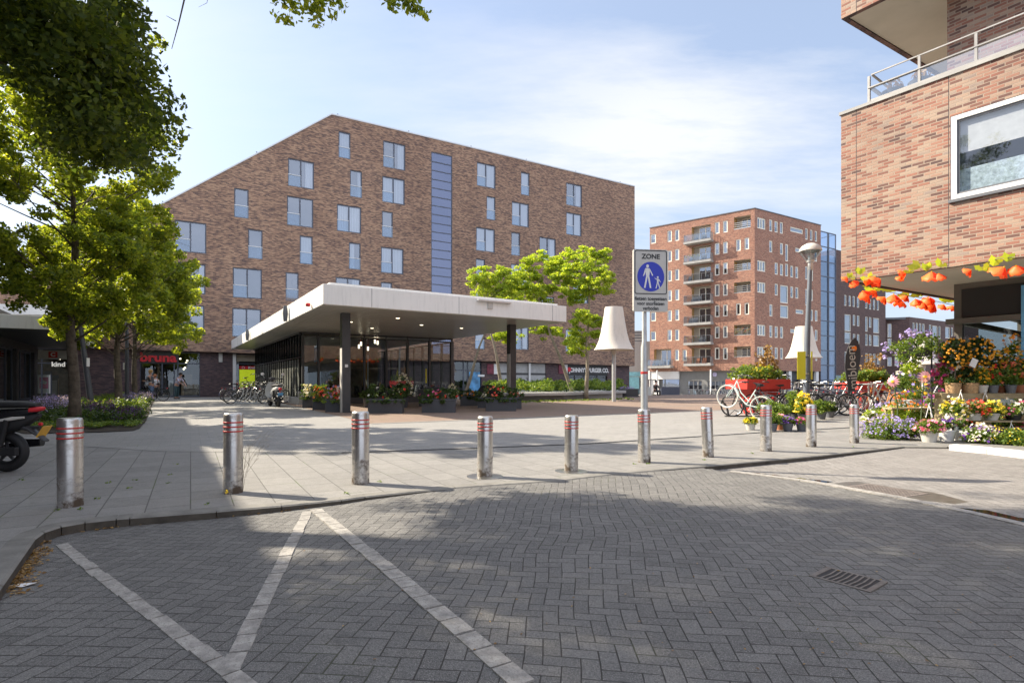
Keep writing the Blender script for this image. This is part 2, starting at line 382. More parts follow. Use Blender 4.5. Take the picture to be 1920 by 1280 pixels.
M['towerglass'] = glassmat('tower_glass', (.6, .72, .9), .3, .03)
M['concrete'] = mat('concrete', (.36, .35, .33), .85, var=.15, vs=2, bs=.2, dirt=.2)
M['greyclad'] = mat('grey_cladding', (.2, .2, .195), .7, var=.08, vs=2)
M['red'] = streakmat('red_painted_steel', (.55, .04, .028), .5)
M['signred'] = mat('sign_red', (.6, .02, .03), .5, var=.05, emit=((.6, .02, .03), .0))
M['lampglow'] = mat('lamp_glow', (.9, .8, .6), .5, emit=((1, .85, .6), 2.2))
M['signglow'] = mat('lit_letters', (.9, .88, .8), .5, emit=((1, .95, .85), .15))
M['bark'] = mat('bark', (.105, .085, .062), .95, var=.45, vs=9, bs=.9, bscale=26)
M['palebark'] = mat('pale_bark', (.25, .21, .155), .9, var=.35, vs=9, bs=.6, bscale=26)
M['leaf'] = leafmat('linden_leaves', [(.1, (.06, .1, .016)), (.45, (.16, .22, .03)), (.85, (.3, .34, .05))], .55)
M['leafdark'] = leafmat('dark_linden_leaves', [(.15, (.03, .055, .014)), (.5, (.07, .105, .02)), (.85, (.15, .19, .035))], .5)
M['lime'] = leafmat('lime_leaves', [(.15, (.15, .24, .03)), (.5, (.27, .37, .05)), (.85, (.42, .48, .09))], .5)
M['shrub'] = leafmat('shrub_leaves', [(.15, (.05, .1, .018)), (.5, (.12, .2, .035)), (.85, (.25, .31, .06))], .35)
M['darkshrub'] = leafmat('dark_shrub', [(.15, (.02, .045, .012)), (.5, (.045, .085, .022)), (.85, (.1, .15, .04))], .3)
M['dry'] = leafmat('dry_leaves', [(.15, (.12, .065, .025)), (.5, (.26, .15, .05)), (.85, (.38, .25, .1))], .2)
FL = {}
for k_, c_ in dict(lavender=(.33, .27, .6), violet=(.2, .07, .45), pink=(.7, .12, .3), rose=(.8, .36, .46), red=(.75, .035, .02), orange=(.8, .26, .03), amber=(.82, .42, .02), yellow=(.8, .62, .05), white=(.8, .78, .7), magenta=(.45, .03, .2), darkviolet=(.09, .03, .17), coral=(.75, .2, .12)).items():
    FL[k_] = leafmat('petals_'+k_, [(.2, tuple(x*.65 for x in c_)), (.5, c_), (.85, tuple(min(1, x*1.35+.03) for x in c_))], .25)
M['terracotta'] = mat('terracotta', (.42, .16, .08), .8, var=.1)
M['basketm'] = mat('woven_basket', (.42, .27, .14), .9, var=.35, vs=30, bs=.8, bscale=60)
M['wood'] = mat('weathered_wood', (.33, .26, .15), .85, var=.3, vs=5, bs=.3)
M['greypot'] = mat('grey_pot', (.12, .125, .14), .6, var=.1)
M['palepot'] = mat('pale_pot', (.5, .48, .44), .7, var=.1)
M['soil'] = mat('soil', (.04, .028, .018), .95, var=.4, vs=20)
M['signface'] = mat('sign_face', (.5, .48, .44), .5, var=.05, vs=8)
M['signblue'] = mat('sign_blue', (.012, .03, .42), .45, var=.04)
M['signblack'] = mat('sign_black', (.02, .02, .02), .5, var=.05)
M['yellow'] = mat('yellow_plate', (.62, .55, .02), .5, var=.05)
M['lampshade'] = streakmat('lampshade_polyester', (.66, .61, .53), .7)
M['beige'] = mat('beige_stucco', (.46, .42, .35), .9, var=.08, vs=1.2, bs=.15)
M['alu'] = mat('aluminium', (.55, .55, .54), .4, metal=.7, var=.06)
# ======================= ground
def poly(name, pts, mt, z=0.):
    return struct(MB().add([(x, y, z) for x, y in pts], [tuple(range(len(pts)))]).build(name, mt))
edge_px = [(0, 1097), (81, 983), (244, 970), (406, 958), (528, 948), (640, 937), (684, 931), (853, 914), (1047, 901), (1148, 889), (1280, 877), (1324, 873.5), (1535, 854), (1695, 837), (1776, 838), (1920, 856)]
EP = [G(*p).xy for p in edge_px]
EP = [Vector((6., -10.1)), Vector((.15, -1.35))]+EP+[Vector((7.6, 5.)), Vector((8.2, -10))]
# round the kerb corner
c0, c1, c2 = EP[2], EP[3], EP[4]
arc = [(c1+(c0-c1).normalized()*.45*(1-t)**2+(c2-c1).normalized()*.45*t*t) for t in (0, .25, .5, .75, 1)]
EP = EP[:3]+arc+EP[4:]
mb = MB(); mb.add([(-300, -200, -.16), (300, -200, -.16), (300, 38, -.16), (-300, 38, -.16), (300, 80, -1.21), (-300, 80, -1.21), (900, 1500, -1.21), (-900, 1500, -1.21)], [(0, 1, 2, 3), (3, 2, 4, 5), (5, 4, 6, 7)])
struct(mb.build('ground', M['greyclad']))
mb = MB()
mb.add([(p.x, p.y, 0) for p in EP]+[(60, -10, 0), (60, 24, 0), (-60, 24, 0), (-60, -10.1, 0)], [tuple(range(len(EP)+4))])
struct(mb.build('plaza', M['plaza']))
mb = MB(); mb.add([(-60, 24, 0), (60, 24, 0), (-80, 38, 0), (80, 38, 0), (-120, 80, -1.05), (120, 80, -1.05), (-150, 130, -1.05), (150, 130, -1.05)], [(0, 1, 3, 2), (2, 3, 5, 4), (4, 5, 7, 6)])
struct(mb.build('far_plaza', M['plaza_far']))
# smoother concrete apron between the slabs and the red paving
A_ = Vector((.505, -.863)); B_ = Vector((.863, .505))
c_ = G(700, 795).xy
poly('concrete_apron', [G(-400, 800).xy, G(300, 846).xy, G(640, 849).xy, G(1100, 832).xy, G(1425, 811).xy, G(1620, 800).xy, G(2600, 770).xy, G(2600, 745).xy, G(-400, 752).xy], M['plaza_far'], .004)
pv = [c_+B_*-.0, c_+B_*60, c_+B_*60-A_*18, c_-A_*18.5]
poly('red_paving', pv, M['red_pavers'], .008)
poly('pale_paving_band', [c_+B_*0+A_*.0, c_+B_*60, c_+B_*60-A_*.18, c_-A_*.18], M['plaza_far'], .012)
poly('pale_paving_strip', [c_-A_*3.2+B_*9, c_-A_*3.2+B_*60, c_-A_*3.35+B_*60, c_-A_*3.35+B_*9], M['plaza_far'], .012)
# drain channel across the plaza
mb = MB(); dl = [G(x, y).xy for x, y in ((640, 849), (870, 841), (1100, 832), (1425, 811), (1620, 800), (1800, 792))]
for a, b in zip(dl, dl[1:]):
    n = (b-a).normalized().orthogonal()*.035; mb.quad((*(a-n), .009), (*(b-n), .009), (*(b+n), .009), (*(a+n), .009))
struct(mb.build('drain_channel', M['charcoal']))
# kerb stones
mb = MB()
def offs(pts, d):
    out = []
    for i, p in enumerate(pts):
        t = (pts[min(i+1, len(pts)-1)]-pts[max(i-1, 0)]).normalized(); out.append(p+Vector((-t.y, t.x))*d)
    return out
KP = []
for a, b in zip(EP, EP[1:]):
    n = max(1, int((b-a).length/.9)) if (b-a).length > .9 else 1
    KP += [a+(b-a)*(k/n) for k in range(n)]
KP.append(EP[-1]); KI = offs(KP, .13); KO = offs(KP, -.012)
for i in range(len(KP)-1):
    if G(1776, 838).x-.02 < KP[i].x and KP[i].y < 8.9 and i > 12: continue
    a, b, c, d = KO[i], KO[i+1], KI[i+1], KI[i]
    s = (b-a).normalized()*.003
    a = a+s; b = b-s; c = c-s; d = d+s
    a2 = a+(d-a).normalized()*.015; b2 = b+(c-b).normalized()*.015
    z = .005
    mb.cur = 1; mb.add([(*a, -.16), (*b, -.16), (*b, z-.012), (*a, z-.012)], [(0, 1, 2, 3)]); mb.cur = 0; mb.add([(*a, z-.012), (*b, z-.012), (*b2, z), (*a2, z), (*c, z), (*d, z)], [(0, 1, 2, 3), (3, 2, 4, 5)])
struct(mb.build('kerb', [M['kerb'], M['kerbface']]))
mb = MB(); wk = [Vector(G(*p).xy) for p in ((1776, 841), (1850, 848), (1925, 857))]+[Vector((7.7, 5.)), Vector((8.3, 1))]
wi = offs(wk, .2)
for i in range(len(wk)-1):
    a, b, c, d = wk[i], wk[i+1], wi[i+1], wi[i]; mb.prism([a, b, c, d] if i else [a+(b-a)*.03, b, c, d], -.1, .07)
struct(mb.build('white_kerb', M['kerb_white'], bevel=.025))
# street surfaces
KX = [(-9, .07), (-3.4, .068), (-2.4, .056), (-1.5, .033), (-.6, .008), (.5, .004), (1.8, .008), (2.5, .05), (4.4, .045), (6.4, .015), (12, .012)]
LN = [G(*p, -.02).xy for p in ((1340, 880), (1379, 885.5), (1510, 902), (1687, 934), (1788, 955), (1920, 984.7))]+[Vector((3.95, 2.5)), Vector((4.2, -6))]
def lineX(y):
    if y >= LN[0].y: return LN[0].x-(y-LN[0].y)*.9
    for a, b in zip(LN, LN[1:]):
        if b.y <= y <= a.y: return a.x+(b.x-a.x)*(a.y-y)/(a.y-b.y)
    return LN[-1].x
def interp(x, t): return float(np.interp(x, [a for a, _ in t], [b for _, b in t]))
def street_z(x, y):
    s = x-lineX(y); z = -interp(min(x, 1.9), KX)
    z -= .012*max(0, min(1, (1.2-((x-1.75)**2+(y-2.95)**2)**.5/.9)))  # dip round the gully
    return z-max(0, min(.3, (s-.01)*4))
def lane_z(x, y):
    s = x-lineX(y); z = -interp(max(x, 2.5), KX)-.006
    return z-max(0, min(.3, (-s-.03)*4))
def grid(name, fz, mt, xs, ys):
    mb = MB(); nx = len(xs); mb.v = [(x, y, fz(x, y)) for y in ys for x in xs]
    mb.f = [(j*nx+i, j*nx+i+1, (j+1)*nx+i+1, (j+1)*nx+i) for j in range(len(ys)-1) for i in range(nx-1)]; mb.mi = [0]*len(mb.f)
    return struct(mb.build(name, mt, smooth=True))
grid('street', street_z, M['street'], list(np.arange(-4.5, 5.2, .08)), list(np.arange(-1.5, 8, .08)))
grid('side_lane', lane_z, M['lane'], list(np.arange(1.6, 9., .08)), list(np.arange(-1.5, 9.6, .08)))
mb = MB(); mb.quad((-4, -9, -.02), (9, -9, -.02), (9, -1.5, -.02), (-4, -1.5, -.02)); struct(mb.build('rear_street', M['street']))
mb = MB(); g0 = [Vector((lineX(y), y)) for y in np.arange(6.55, -2, -.3)]; g1 = offs(g0, .05); g2 = offs(g0, -.05)
for i in range(len(g0)-1):
    s = (g0[i+1]-g0[i]).normalized()*.003; mb.prism([g2[i]+s, g2[i+1]-s, g1[i+1]-s, g1[i]+s], -.1, -.006)
struct(mb.build('gutter_strip', M['lineblock']))
# light block lines in the street
def blockline(p, q, w=.105, name='parking_line'):
    a = Vector(G(*p, -.035).xy); b = Vector(G(*q, -.035).xy); L = (b-a).length; d = (b-a)/L; n = Vector((-d.y, d.x)); k = round(L/.155); mb = MB(); rg = random.Random(int(L*1000))
    for i in range(k):
        s0 = a+d*(L*i/k+.007); s1 = a+d*(L*(i+1)/k-.007); j = rg.uniform(-.004, .004)
        c = [s0+n*(w/2+j), s0-n*(w/2-j), s1-n*(w/2-j), s1+n*(w/2+j)]
        mid = (s0+s1)/2; z = street_z(mid.x, mid.y)+.004
        mb.prism([tuple(v) for v in c], z-.05, z+rg.uniform(.0, .004))
    return struct(mb.build(name, M['lineblock']))
blockline((115, 1013), (470, 1300), .066); blockline((577, 958), (428, 1268), .076); blockline((592, 955), (985, 1300), .092)
mb = MB(); mb.quad(*[(*G(*p, -.05).xy, -.066) for p in ((0, 1120), (0, 1160), (150, 1035), (125, 1003))]); struct(mb.build('gutter_tiles', M['kerb']))
# gully grate
def grate(name, o, du, dv, n, label, mt):
    t = thing(name, label, 'drain grate', (o.x, o.y, 0)); L = du.length; Wd = dv.length; t.rotation_euler = (0, 0, math.atan2(du.y, du.x)); t.location.z = (street_z if n < 12 else lane_z)(*(o+du/2+dv/2))+.006
    mb = MB(); e = .02
    mb.box((0, 0, -.02), (L, e, 0)); mb.box((0, Wd-e, -.02), (L, Wd, 0)); mb.box((0, e, -.02), (e*1.4, Wd-e, 0)); mb.box((L-e*1.4, e, -.02), (L, Wd-e, 0)); mb.build('grate_frame', mt, t, bevel=.002)
    mb = MB()
    if n < 12:
        for i in range(n):
            x = e*1.4+(L-2.8*e)*(i+.5)/n-(L-2.8*e)/n*.17; w = (L-2.8*e)/n*.34
            if i: mb.prism([(x-w*.4-(L-2.8*e)/n*.35, e), (x+w*.6-(L-2.8*e)/n*.35, e), (x+w*.9-(L-2.8*e)/n*.2, Wd*.5), (x+w*.6-(L-2.8*e)/n*.35, Wd-e), (x-w*.4-(L-2.8*e)/n*.35, Wd-e), (x-w*.1-(L-2.8*e)/n*.2, Wd*.5)], -.003, -.0005)
    else:
        for i in range(n): x = e*1.4+(L-2.8*e)*i/n; mb.box((x, e, -.003), (x+(L-2.8*e)/n*.5, Wd-e, -.0005))
        for i in range(9): y = e+(Wd-2*e)*(i+.5)/9; mb.box((e*1.4, y-.007, -.003), (L-e*1.4, y+.007, -.001))
    mb.build('grate_bars', mt, t); MB().box((.002, .002, -.0045), (L-.002, Wd-.002, -.0035)).build('pit_dark_sheet', M['black'], t); return t  # black sheet above the pavers paints the darkness below the slots
o = Vector(G(1516, 1076, -.01).xy); grate('drain_grate', o, Vector(G(1632, 1107, -.01).xy)-o, Vector(G(1546, 1058, -.01).xy)-o, 9, 'iron gully grate with curved slots sunk in the street pavers', mat('worn_gully_iron', (.17, .15, .13), .6, metal=.3, var=.3, vs=20))
o = Vector(G(1577, 911, -.04).xy); grate('drain_grate', o, Vector(G(1690, 931, -.04).xy)-o, Vector(G(1616, 903, -.04).xy)-o, 16, 'perforated square drain grate beside the wet gutter', mat('worn_iron', (.2, .17, .15), .7, metal=.3, var=.3, vs=20))
wet = mat('wet_water', (.03, .028, .024), .04, var=.2, spec=.8)
def blob(name, pts, z, mt, seed=3):
    rg = random.Random(seed); ps = []
    for (a, b) in zip(pts, pts[1:]+pts[:1]):
        for k in range(5): t = k/5; ps.append((a[0]+(b[0]-a[0])*t+rg.uniform(-2, 2), a[1]+(b[1]-a[1])*t+rg.uniform(-.5, .5)))
    w = [G(x, y, z) for x, y in ps]; return struct(MB().add([(p.x, p.y, z) for p in w], [tuple(range(len(w)))]).build(name, mt))
blob('puddle', [(1372, 884), (1420, 886), (1500, 896), (1562, 902), (1540, 905.5), (1450, 896), (1390, 888)], -.05, wet)
blob('puddle', [(1790, 950), (1850, 956), (1925, 972), (1925, 983), (1850, 968)], -.046, wet, 5)
damp = mat('damp_pavers', (.09, .08, .065), .45, var=.3, vs=12)
blob('damp_patch', [(1565, 905), (1610, 902), (1700, 917), (1790, 926), (1820, 940), (1790, 944), (1700, 934)], -.0515, damp, 8)
# fallen leaves and litter
rg = np.random.RandomState(3); cs = []
for k in range(330):
    t = rg.rand(); px = 75+520*t**1.5; py = 1000-55*t**.9+rg.rand()*14; p = G(px, py, -.06); cs.append((p.x, p.y, street_z(p.x, p.y)+.008))
for k in range(330):
    t = rg.rand(); px = 78-60*t+rg.normal()*16; py = 1010+95*t+rg.normal()*9; p = G(px, max(py, 1003), -.06); cs.append((p.x, p.y, street_z(p.x, p.y)+.008))
v, f = leaves(cs, 3, .022, .035, 1.6, -.45, 5); tag(leafobj('fallen_leaves', v, M['dry']), 'dry brown leaves gathered along the kerb', 'leaves', kind='stuff')
cs = []
for k in range(90):
    px = rg.uniform(560, 1920); py = rg.uniform(960, 1260); p = G(px, py, -.01); cs.append((p.x, p.y, street_z(p.x, p.y)+.006))
v, f = leaves(cs, 1, .014, .01, 2.5, -.5, 6); tag(leafobj('litter_specks', v, M['dry']), 'tiny dry leaf bits scattered over the street pavers', 'leaves', kind='stuff')
p = G(42, 1098, -.06); tag(MB().quad((-.06, -.02, .004), (.03, -.035, .004), (.07, .012, .012), (-.01, .02, .006)).build('paper_scrap', M['white'], loc=(p.x, p.y, street_z(p.x, p.y)+.003)), 'white paper scrap lying on the dark pavers', 'litter')
# ======================= bollards
def make_bollard(h):
    t = thing('bollard', '', 'bollard', group='stainless steel bollards along the kerb')
    MB().lathe([(.072, 0), (.072, h-.025), (.069, h-.008), (.062, h), (.0, h)], 36, caps=False).build('post', BS, t, smooth=40)
    for k in range(3):
        z = h-.085-k*.042
        MB().lathe([(.0725, z-.0065), (.0745, z-.004), (.0745, z+.004), (.0725, z+.0065)], 36, caps=False).build('stripe', M['redband'], t, smooth=40)
    return t
def steelwear():
    m, nt, b, tc = base('worn_bollard_steel'); s = nd(nt, 'SeparateXYZ', {0: tc.outputs['Object']}); z = E(nt, s.outputs[2])
    v = nd(nt, 'Mapping', {'Vector': tc.outputs['Object'], 'Scale': (9, 9, 60)}).outputs[0]
    n = noise(nt, tc.outputs['Object'], 9, 6, .7); st = noise(nt, v, 1, 3)
    d = ((z*-3.0+.8)+(n-.5)*5.0).mx(0.).mn(1.)
    smg = ((noise(nt, tc.outputs['Object'], 4.5, 6, .75)-.5)*5.0).mx(0.).mn(.6)
    col = mixc(nt, d, mixc(nt, smg, (.6, .585, .56), (.36, .33, .29)), (.085, .06, .04))
    setin(nt, b.inputs['Base Color'], col); setin(nt, b.inputs['Metallic'], d.inv()*.95); setin(nt, b.inputs['Roughness'], d*.45+st*.12+.24+smg*.3); return m
BS = steelwear()
labs = ['wide dirty bollard with rust stains at its foot, nearest the scooter', 'bollard with a dry weed and a yellow flower at its foot', 'bollard in front of the first kiosk planters, tall and clean', 'short bollard on a round base plate, left of two such', 'short bollard on a round base plate in front of the raised bed', 'bollard out of which the zone sign pole rises', 'slightly leaning bollard right of the zone sign', 'bollard in front of the white bicycle and yellow pot plant', 'bollard in line with the street lamp and yellow plates', 'last bollard of the row beside the lavender']
bp = [(132, 950, 782, 50), (437, 925, 773, 37), (676, 908, 770, 33), (909, 895, 779, 29), (1071, 885, 777, 26), (1208, 868, 766, 24), (1328, 858, 762, 22), (1436, 847, 758, 22), (1521, 839, 757, 20), (1602, 832, 757, 18)]
BOL = []
for i, (px, yb, yt, w) in enumerate(bp):
    p = G(px, yb-2); h = CH-(yt+1-H)*p.y/F; t = make_bollard(h) if i == 0 else dup(BOL[0])
    t.location = (p.x, p.y, 0); t['label'] = labs[i]; ws = w*p.y/F/.144/math.sqrt(1+((px-960)/F)**2*.9); t.scale = (ws, ws, h/BOL[0]['h'] if i else 1)
    if i == 0: t['h'] = h; BOL.append(t); KID.clear()
    t.rotation_euler = (0, R(2.2) if i == 6 else R(random.uniform(-.5, .5)), random.uniform(0, 6))
    BOL.append(t)
    if i in (3, 4): MB().lathe([(.0725, .0), (.17, .0), (.17, .006), (.13, .012), (.0725, .014)], 32, caps=False).build('base_plate', M['steel'], t, smooth=30)
BOL = BOL[1:]
del BOL[0]['h']
# weed by the second bollard
p = G(455, 922); t = thing('dry_weed', 'leafless dry weed growing beside the second bollard', 'weed', p); mb = MB(); rg = random.Random(4)
def twig(p0, d, L, r, lv):
    p1 = p0+d*L+Vector((rg.uniform(-.02, .02), 0, 0)); mb.tube([p0, (p0+p1)/2+Vector((rg.uniform(-.01, .01), rg.uniform(-.01, .01), 0)), p1], [r, r*.8, r*.6], 4)
    if lv:
        for k in range(3): twig(p0+(p1-p0)*rg.uniform(.3, 1), (d+Vector((rg.uniform(-.3, .8), rg.uniform(-.5, .5), rg.uniform(-.1, .4)))).normalized(), L*rg.uniform(.45, .75), r*.6, lv-1)
for k in range(2): twig(Vector((0, 0, 0)), Vector((.12+k*.1, .0, 1)).normalized(), .34, .0022, 4)
mb.build('stem', M['palebark'], t)
p = G(427, 927); v, f = leaves([(p.x, p.y-.02, .03)], 26, .012, .022, .3, .3, 9); tag(leafobj('dandelion', v, FL['yellow']), 'tiny yellow flower at the foot of a bollard', 'flower')
# grass tufts in slab joints
cs = [(*G(x, y).xy, .004) for x, y in ((245, 915), (253, 900), (315, 905), (318, 890), (205, 905), (180, 935), (390, 945), (470, 800), (650, 925), (712, 903), (1190, 870), (1215, 870), (1320, 862), (1410, 850), (1600, 838), (150, 955), (105, 957), (40, 900), (330, 870))]
v, f = leaves(cs, 14, .02, .035, .2, -.1, 12); tag(leafobj('grass_tufts', v, M['shrub']), 'small green weeds in the joints between slabs', 'weeds', kind='stuff')
# ======================= zone sign
p = G(1208, 866); t = thing('traffic_sign', 'pedestrian zone sign on a grey pole above the bollard row', 'traffic sign', p)
Yp = p.y; zt_ = lambda y: CH+(H-y)*Yp/F
MB().lathe([(.045, zt_(768)), (.045, zt_(652)), (.03, zt_(640)), (.03, zt_(480))], 16, (0, 0, 0)).build('pole', M['galv'], t, smooth=40)
MB().lathe([(.0455, zt_(701)), (.047, zt_(700.5)), (.047, zt_(697)), (.0455, zt_(696.5))], 16, caps=False).build('red_band', M['redband'], t, smooth=40)
wS = 66*Yp/F; z0, z1, zm = zt_(585), zt_(470), zt_(554);
def rrect(x0, z0, x1, z1, r, n=5):
    out = []
    for cx, cz, a0 in ((x1-r, z0+r, -90), (x1-r, z1-r, 0), (x0+r, z1-r, 90), (x0+r, z0+r, 180)):
        for k in range(n+1): a = R(a0+90*k/n); out.append((cx+r*math.cos(a), cz+r*math.sin(a)))
    return out
def plate(mb, pts, y0, y1): # extruded outline facing -Y
    n = len(pts); mb.add([(x, y0, z) for x, z in pts]+[(x, y1, z) for x, z in pts], [tuple(range(n)), tuple(range(n, 2*n))[::-1]]+[(i, i+n, (i+1) % n+n, (i+1) % n) for i in range(n)]); return mb
cx = .06; bx = MB(); plate(bx, rrect(-wS/2+cx, z0, wS/2+cx, z1, .02), -.075, -.03)
sb = bx.build('sign_box', M['signface'], t)
fr = rrect(-wS/2+cx+.012, zm+.006, wS/2+cx-.012, z1-.01, .03); fi = rrect(-wS/2+cx+.024, zm+.018, wS/2+cx-.024, z1-.022, .02)
mb = MB(); n = len(fr); mb.add([(x, -.0775, z) for x, z in fr+fi], [(i, (i+1) % n, n+(i+1) % n, n+i) for i in range(n)]); mb.build('sign_border', M['signblack'], sb)
zc = zt_(520.5); rd = 26.5*Yp/F*.98; mb = MB(); plate(mb, [(cx+rd*math.cos(2*math.pi*k/40), zc+rd*1.06*math.sin(2*math.pi*k/40)) for k in range(40)], -.0772, -.0755); mb.build('blue_disc', M['signblue'], sb)
def pict(S, ox, oz): # walking figure built from flat outlines
    mb = MB(); y = -.0795
    def pl(pts): mb.add([(cx+ox+x*S, y, zc+oz+z*S) for x, z in pts], [tuple(range(len(pts)))])
    pl([(.13*math.cos(a)*.9, .82+.13*math.sin(a)) for a in np.linspace(0, 6.28, 14)[:-1]])
    pl([(-.17, .66), (-.2, .6), (-.12, .02), (.14, .02), (.2, .58), (.16, .66)][::-1]); pl([(-.2, .62), (-.12, .5), (-.3, .02), (-.37, .06)][::-1]); 
    pl([(-.12, .04), (-.3, -.9), (-.17, -.9), (.02, .04)][::-1]); pl([(.0, .04), (.18, -.9), (.31, -.9), (.14, .04)][::-1]); pl([(.1, .64), (.19, .62), (.46, .1), (.38, .06)][::-1]); return mb
a = pict(.165, -.045, .0); a.build('adult_symbol', M['white'], sb)
def child(S, ox, oz):
    mb = MB(); y = -.0799
    def pl(pts): mb.add([(cx+ox+x*S, y, zc+oz+z*S) for x, z in pts], [tuple(range(len(pts)))])
    pl([(.16*math.cos(a), .86+.16*math.sin(a)) for a in np.linspace(0, 6.28, 14)[:-1]])
    pl([(-.16, .64), (-.12, .0), (.14, .0), (.2, .62)][::-1]); pl([(-.14, .62), (-.1, .48), (-.42, .56), (-.5, .8), (-.43, .82), (-.38, .64)][::-1]); pl([(.12, .62), (.2, .6), (.5, .12), (.42, .08), (.12, .46)][::-1]); pl([(-.12, .04), (-.36, -.9), (-.22, -.9), (.04, .04)][::-1]); pl([(.0, .04), (.26, -.88), (.4, -.8), (.14, .04)][::-1]); return mb
child(.083, .092, -.078).build('child_symbol', M['white'], sb)
text('ZONE', .085, M['signblack'], sb, (cx+.0, -.0765, zt_(483.5)), ext=.002, bold=.0025, sx=1.05)
for s, yy, wf in (('fietsen toegestaan', 561.5, .93), ('voor snorfietsen', 570.5, .8), ('verboden', 579.5, .46)):
    o_ = text(s, .064, M['signblack'], sb, (cx, -.0765, zt_(yy)), ext=.002, bold=.0012); xs_ = [v.co.x for v in o_.data.vertices]; o_.scale = (wS*wf/(max(xs_)-min(xs_)), 1, 1)
t.rotation_euler = (0, 0, R(7))
# ======================= main building
MF = Fr((-22.16, 40.05, 0), (.863, .505))
mbd = thing('apartment_building', 'large brown brick apartment block with sloping roof edge and shops below', 'building', MF.O, MF.a)
def c1(x0, x1, y0, y1, s): X = 240+x0/2.723; return (X, 240+x1/2.723, 190+y0/2.723, 190+y1/2.723, s)
def c2(x0, x1, y0, y1, s): return (700+x0/2.976, 700+x1/2.976, 230+y0/2.976, 230+y1/2.976, s)
wl = [c1(*w) for w in ((238, 400, 603, 763, 2), (233, 396, 817, 975, 2), (228, 390, 1032, 1190, 2), (542, 616, 440, 590, 1), (613, 687, 650, 800, 1), (535, 684, 845, 1000, 2), (532, 680, 1052, 1200, 2), (817, 950, 287, 430, 2), (812, 946, 480, 630, 2), (877, 943, 683, 828, 1), (805, 871, 870, 1018, 1), (1075, 1136, 150, 285, 1), (1134, 1195, 347, 485, 1), (1067, 1191, 522, 660, 2), (1128, 1188, 718, 855, 1), (1060, 1187, 895, 1030, 2))]
wl += [c2(*w) for w in ((55, 179, 97, 245, 2), (50, 176, 295, 440, 2), (48, 109, 490, 635, 1), (43, 169, 690, 835, 2), (42, 105, 887, 1030, 1), (578, 683, 217, 350, 2), (632, 682, 407, 538, 1), (574, 679, 580, 712, 2), (572, 624, 757, 890, 1), (570, 622, 938, 1065, 1), (824, 872, 272, 400, 1), (773, 869, 437, 570, 2), (770, 819, 608, 738, 1), (768, 865, 785, 915, 2), (925, 1010, 965, 1090, 2), (1077, 1165, 332, 458, 2), (1077, 1163, 497, 622, 2), (927, 1019, 635, 762, 2), (1115, 1200, 880, 1003, 2), (568, 622, 1140, 1262, 1), (790, 868, 1130, 1265, 2), (1073, 1160, 1150, 1275, 2))]
def rect(fr, w, off=0.):
    u0, za = fr.uv(w[0], w[2], off); _, zb = fr.uv(w[0], w[3], off); u1, _ = fr.uv(w[1], w[2], off); return (u0, u1, zb, za)
WR = [(*rect(MF, w), w[4]) for w in wl]
u0s, zs = MF.uv(808.5, 284); u1s, _ = MF.uv(848, 284); stair = (u0s, u1s, 3.6, zs)
ul = MF.uv(-60, 500)[0]; uk, zk = MF.uv(622, 215); ur, zr = MF.uv(1190, 350); _u, _z = MF.uv(277, 397); sl = (zk-_z)/(uk-_u)
topf = lambda x: (zk-(uk-x)*sl) if x < uk else zk+(zr-zk)*(x-uk)/(ur-uk)
_a, _za = MF.uv(470, 662); _b, _zb = MF.uv(1189, 686); botf = lambda x: _za+(_zb-_za)*(x-_a)/(_b-_a)
mb = MB(); wall(mb, ul, ur, botf, topf, [w[:4] for w in WR]+[stair], 0, .14, extra=(uk,))
D_ = 14.
mb.quad((ur, 0, botf(ur)), (ur, D_, botf(ur)), (ur, D_, topf(ur)), (ur, 0, topf(ur))); mb.quad((ul, 0, botf(ul)), (ur, 0, botf(ur)), (ur, D_, botf(ur)), (ul, D_, botf(ul)))
mb.quad((ul, D_, 0), (ur, D_, -1), (ur, D_, topf(ur)), (uk, D_, topf(uk)), (ul, D_, topf(ul)))
mb.quad((ul, 0, topf(ul)), (uk, 0, zk), (uk, D_, zk), (ul, D_, topf(ul))); mb.quad((uk, 0, zk), (ur, 0, zr), (ur, D_, zr), (uk, D_, zk)); mb.quad((ul, 0, 0), (ul, D_, 0), (ul, D_, topf(ul)), (ul, 0, topf(ul)))
mb.build('upper_wall', M['brown_brick'], mbd)
mb = MB()
for a, b in ((ul, uk), (uk, ur)):
    za, zb = topf(a), topf(b); mb.add([(a, -.05, za-.02), (b, -.05, zb-.02), (b, -.05, zb+.09), (a, -.05, za+.09), (a, .3, za+.09), (b, .3, zb+.09), (a, .3, za-.02), (b, .3, zb-.02)], [(0, 1, 2, 3), (3, 2, 5, 4), (0, 3, 4, 6), (1, 7, 5, 2), (0, 6, 7, 1)])
mb.build('roof_edge', M['alu'], mbd)
mb = MB()
for u in np.linspace(ul+4, ur-2, 9):
    z = topf(u); mb.cyl((u, .12, 0), .02, z+.08, z+.2, 6); mb.box((u-.05, .1, z+.2), (u+.05, .14, z+.23))
mb.build('anchor_studs', M['charcoal'], mbd)
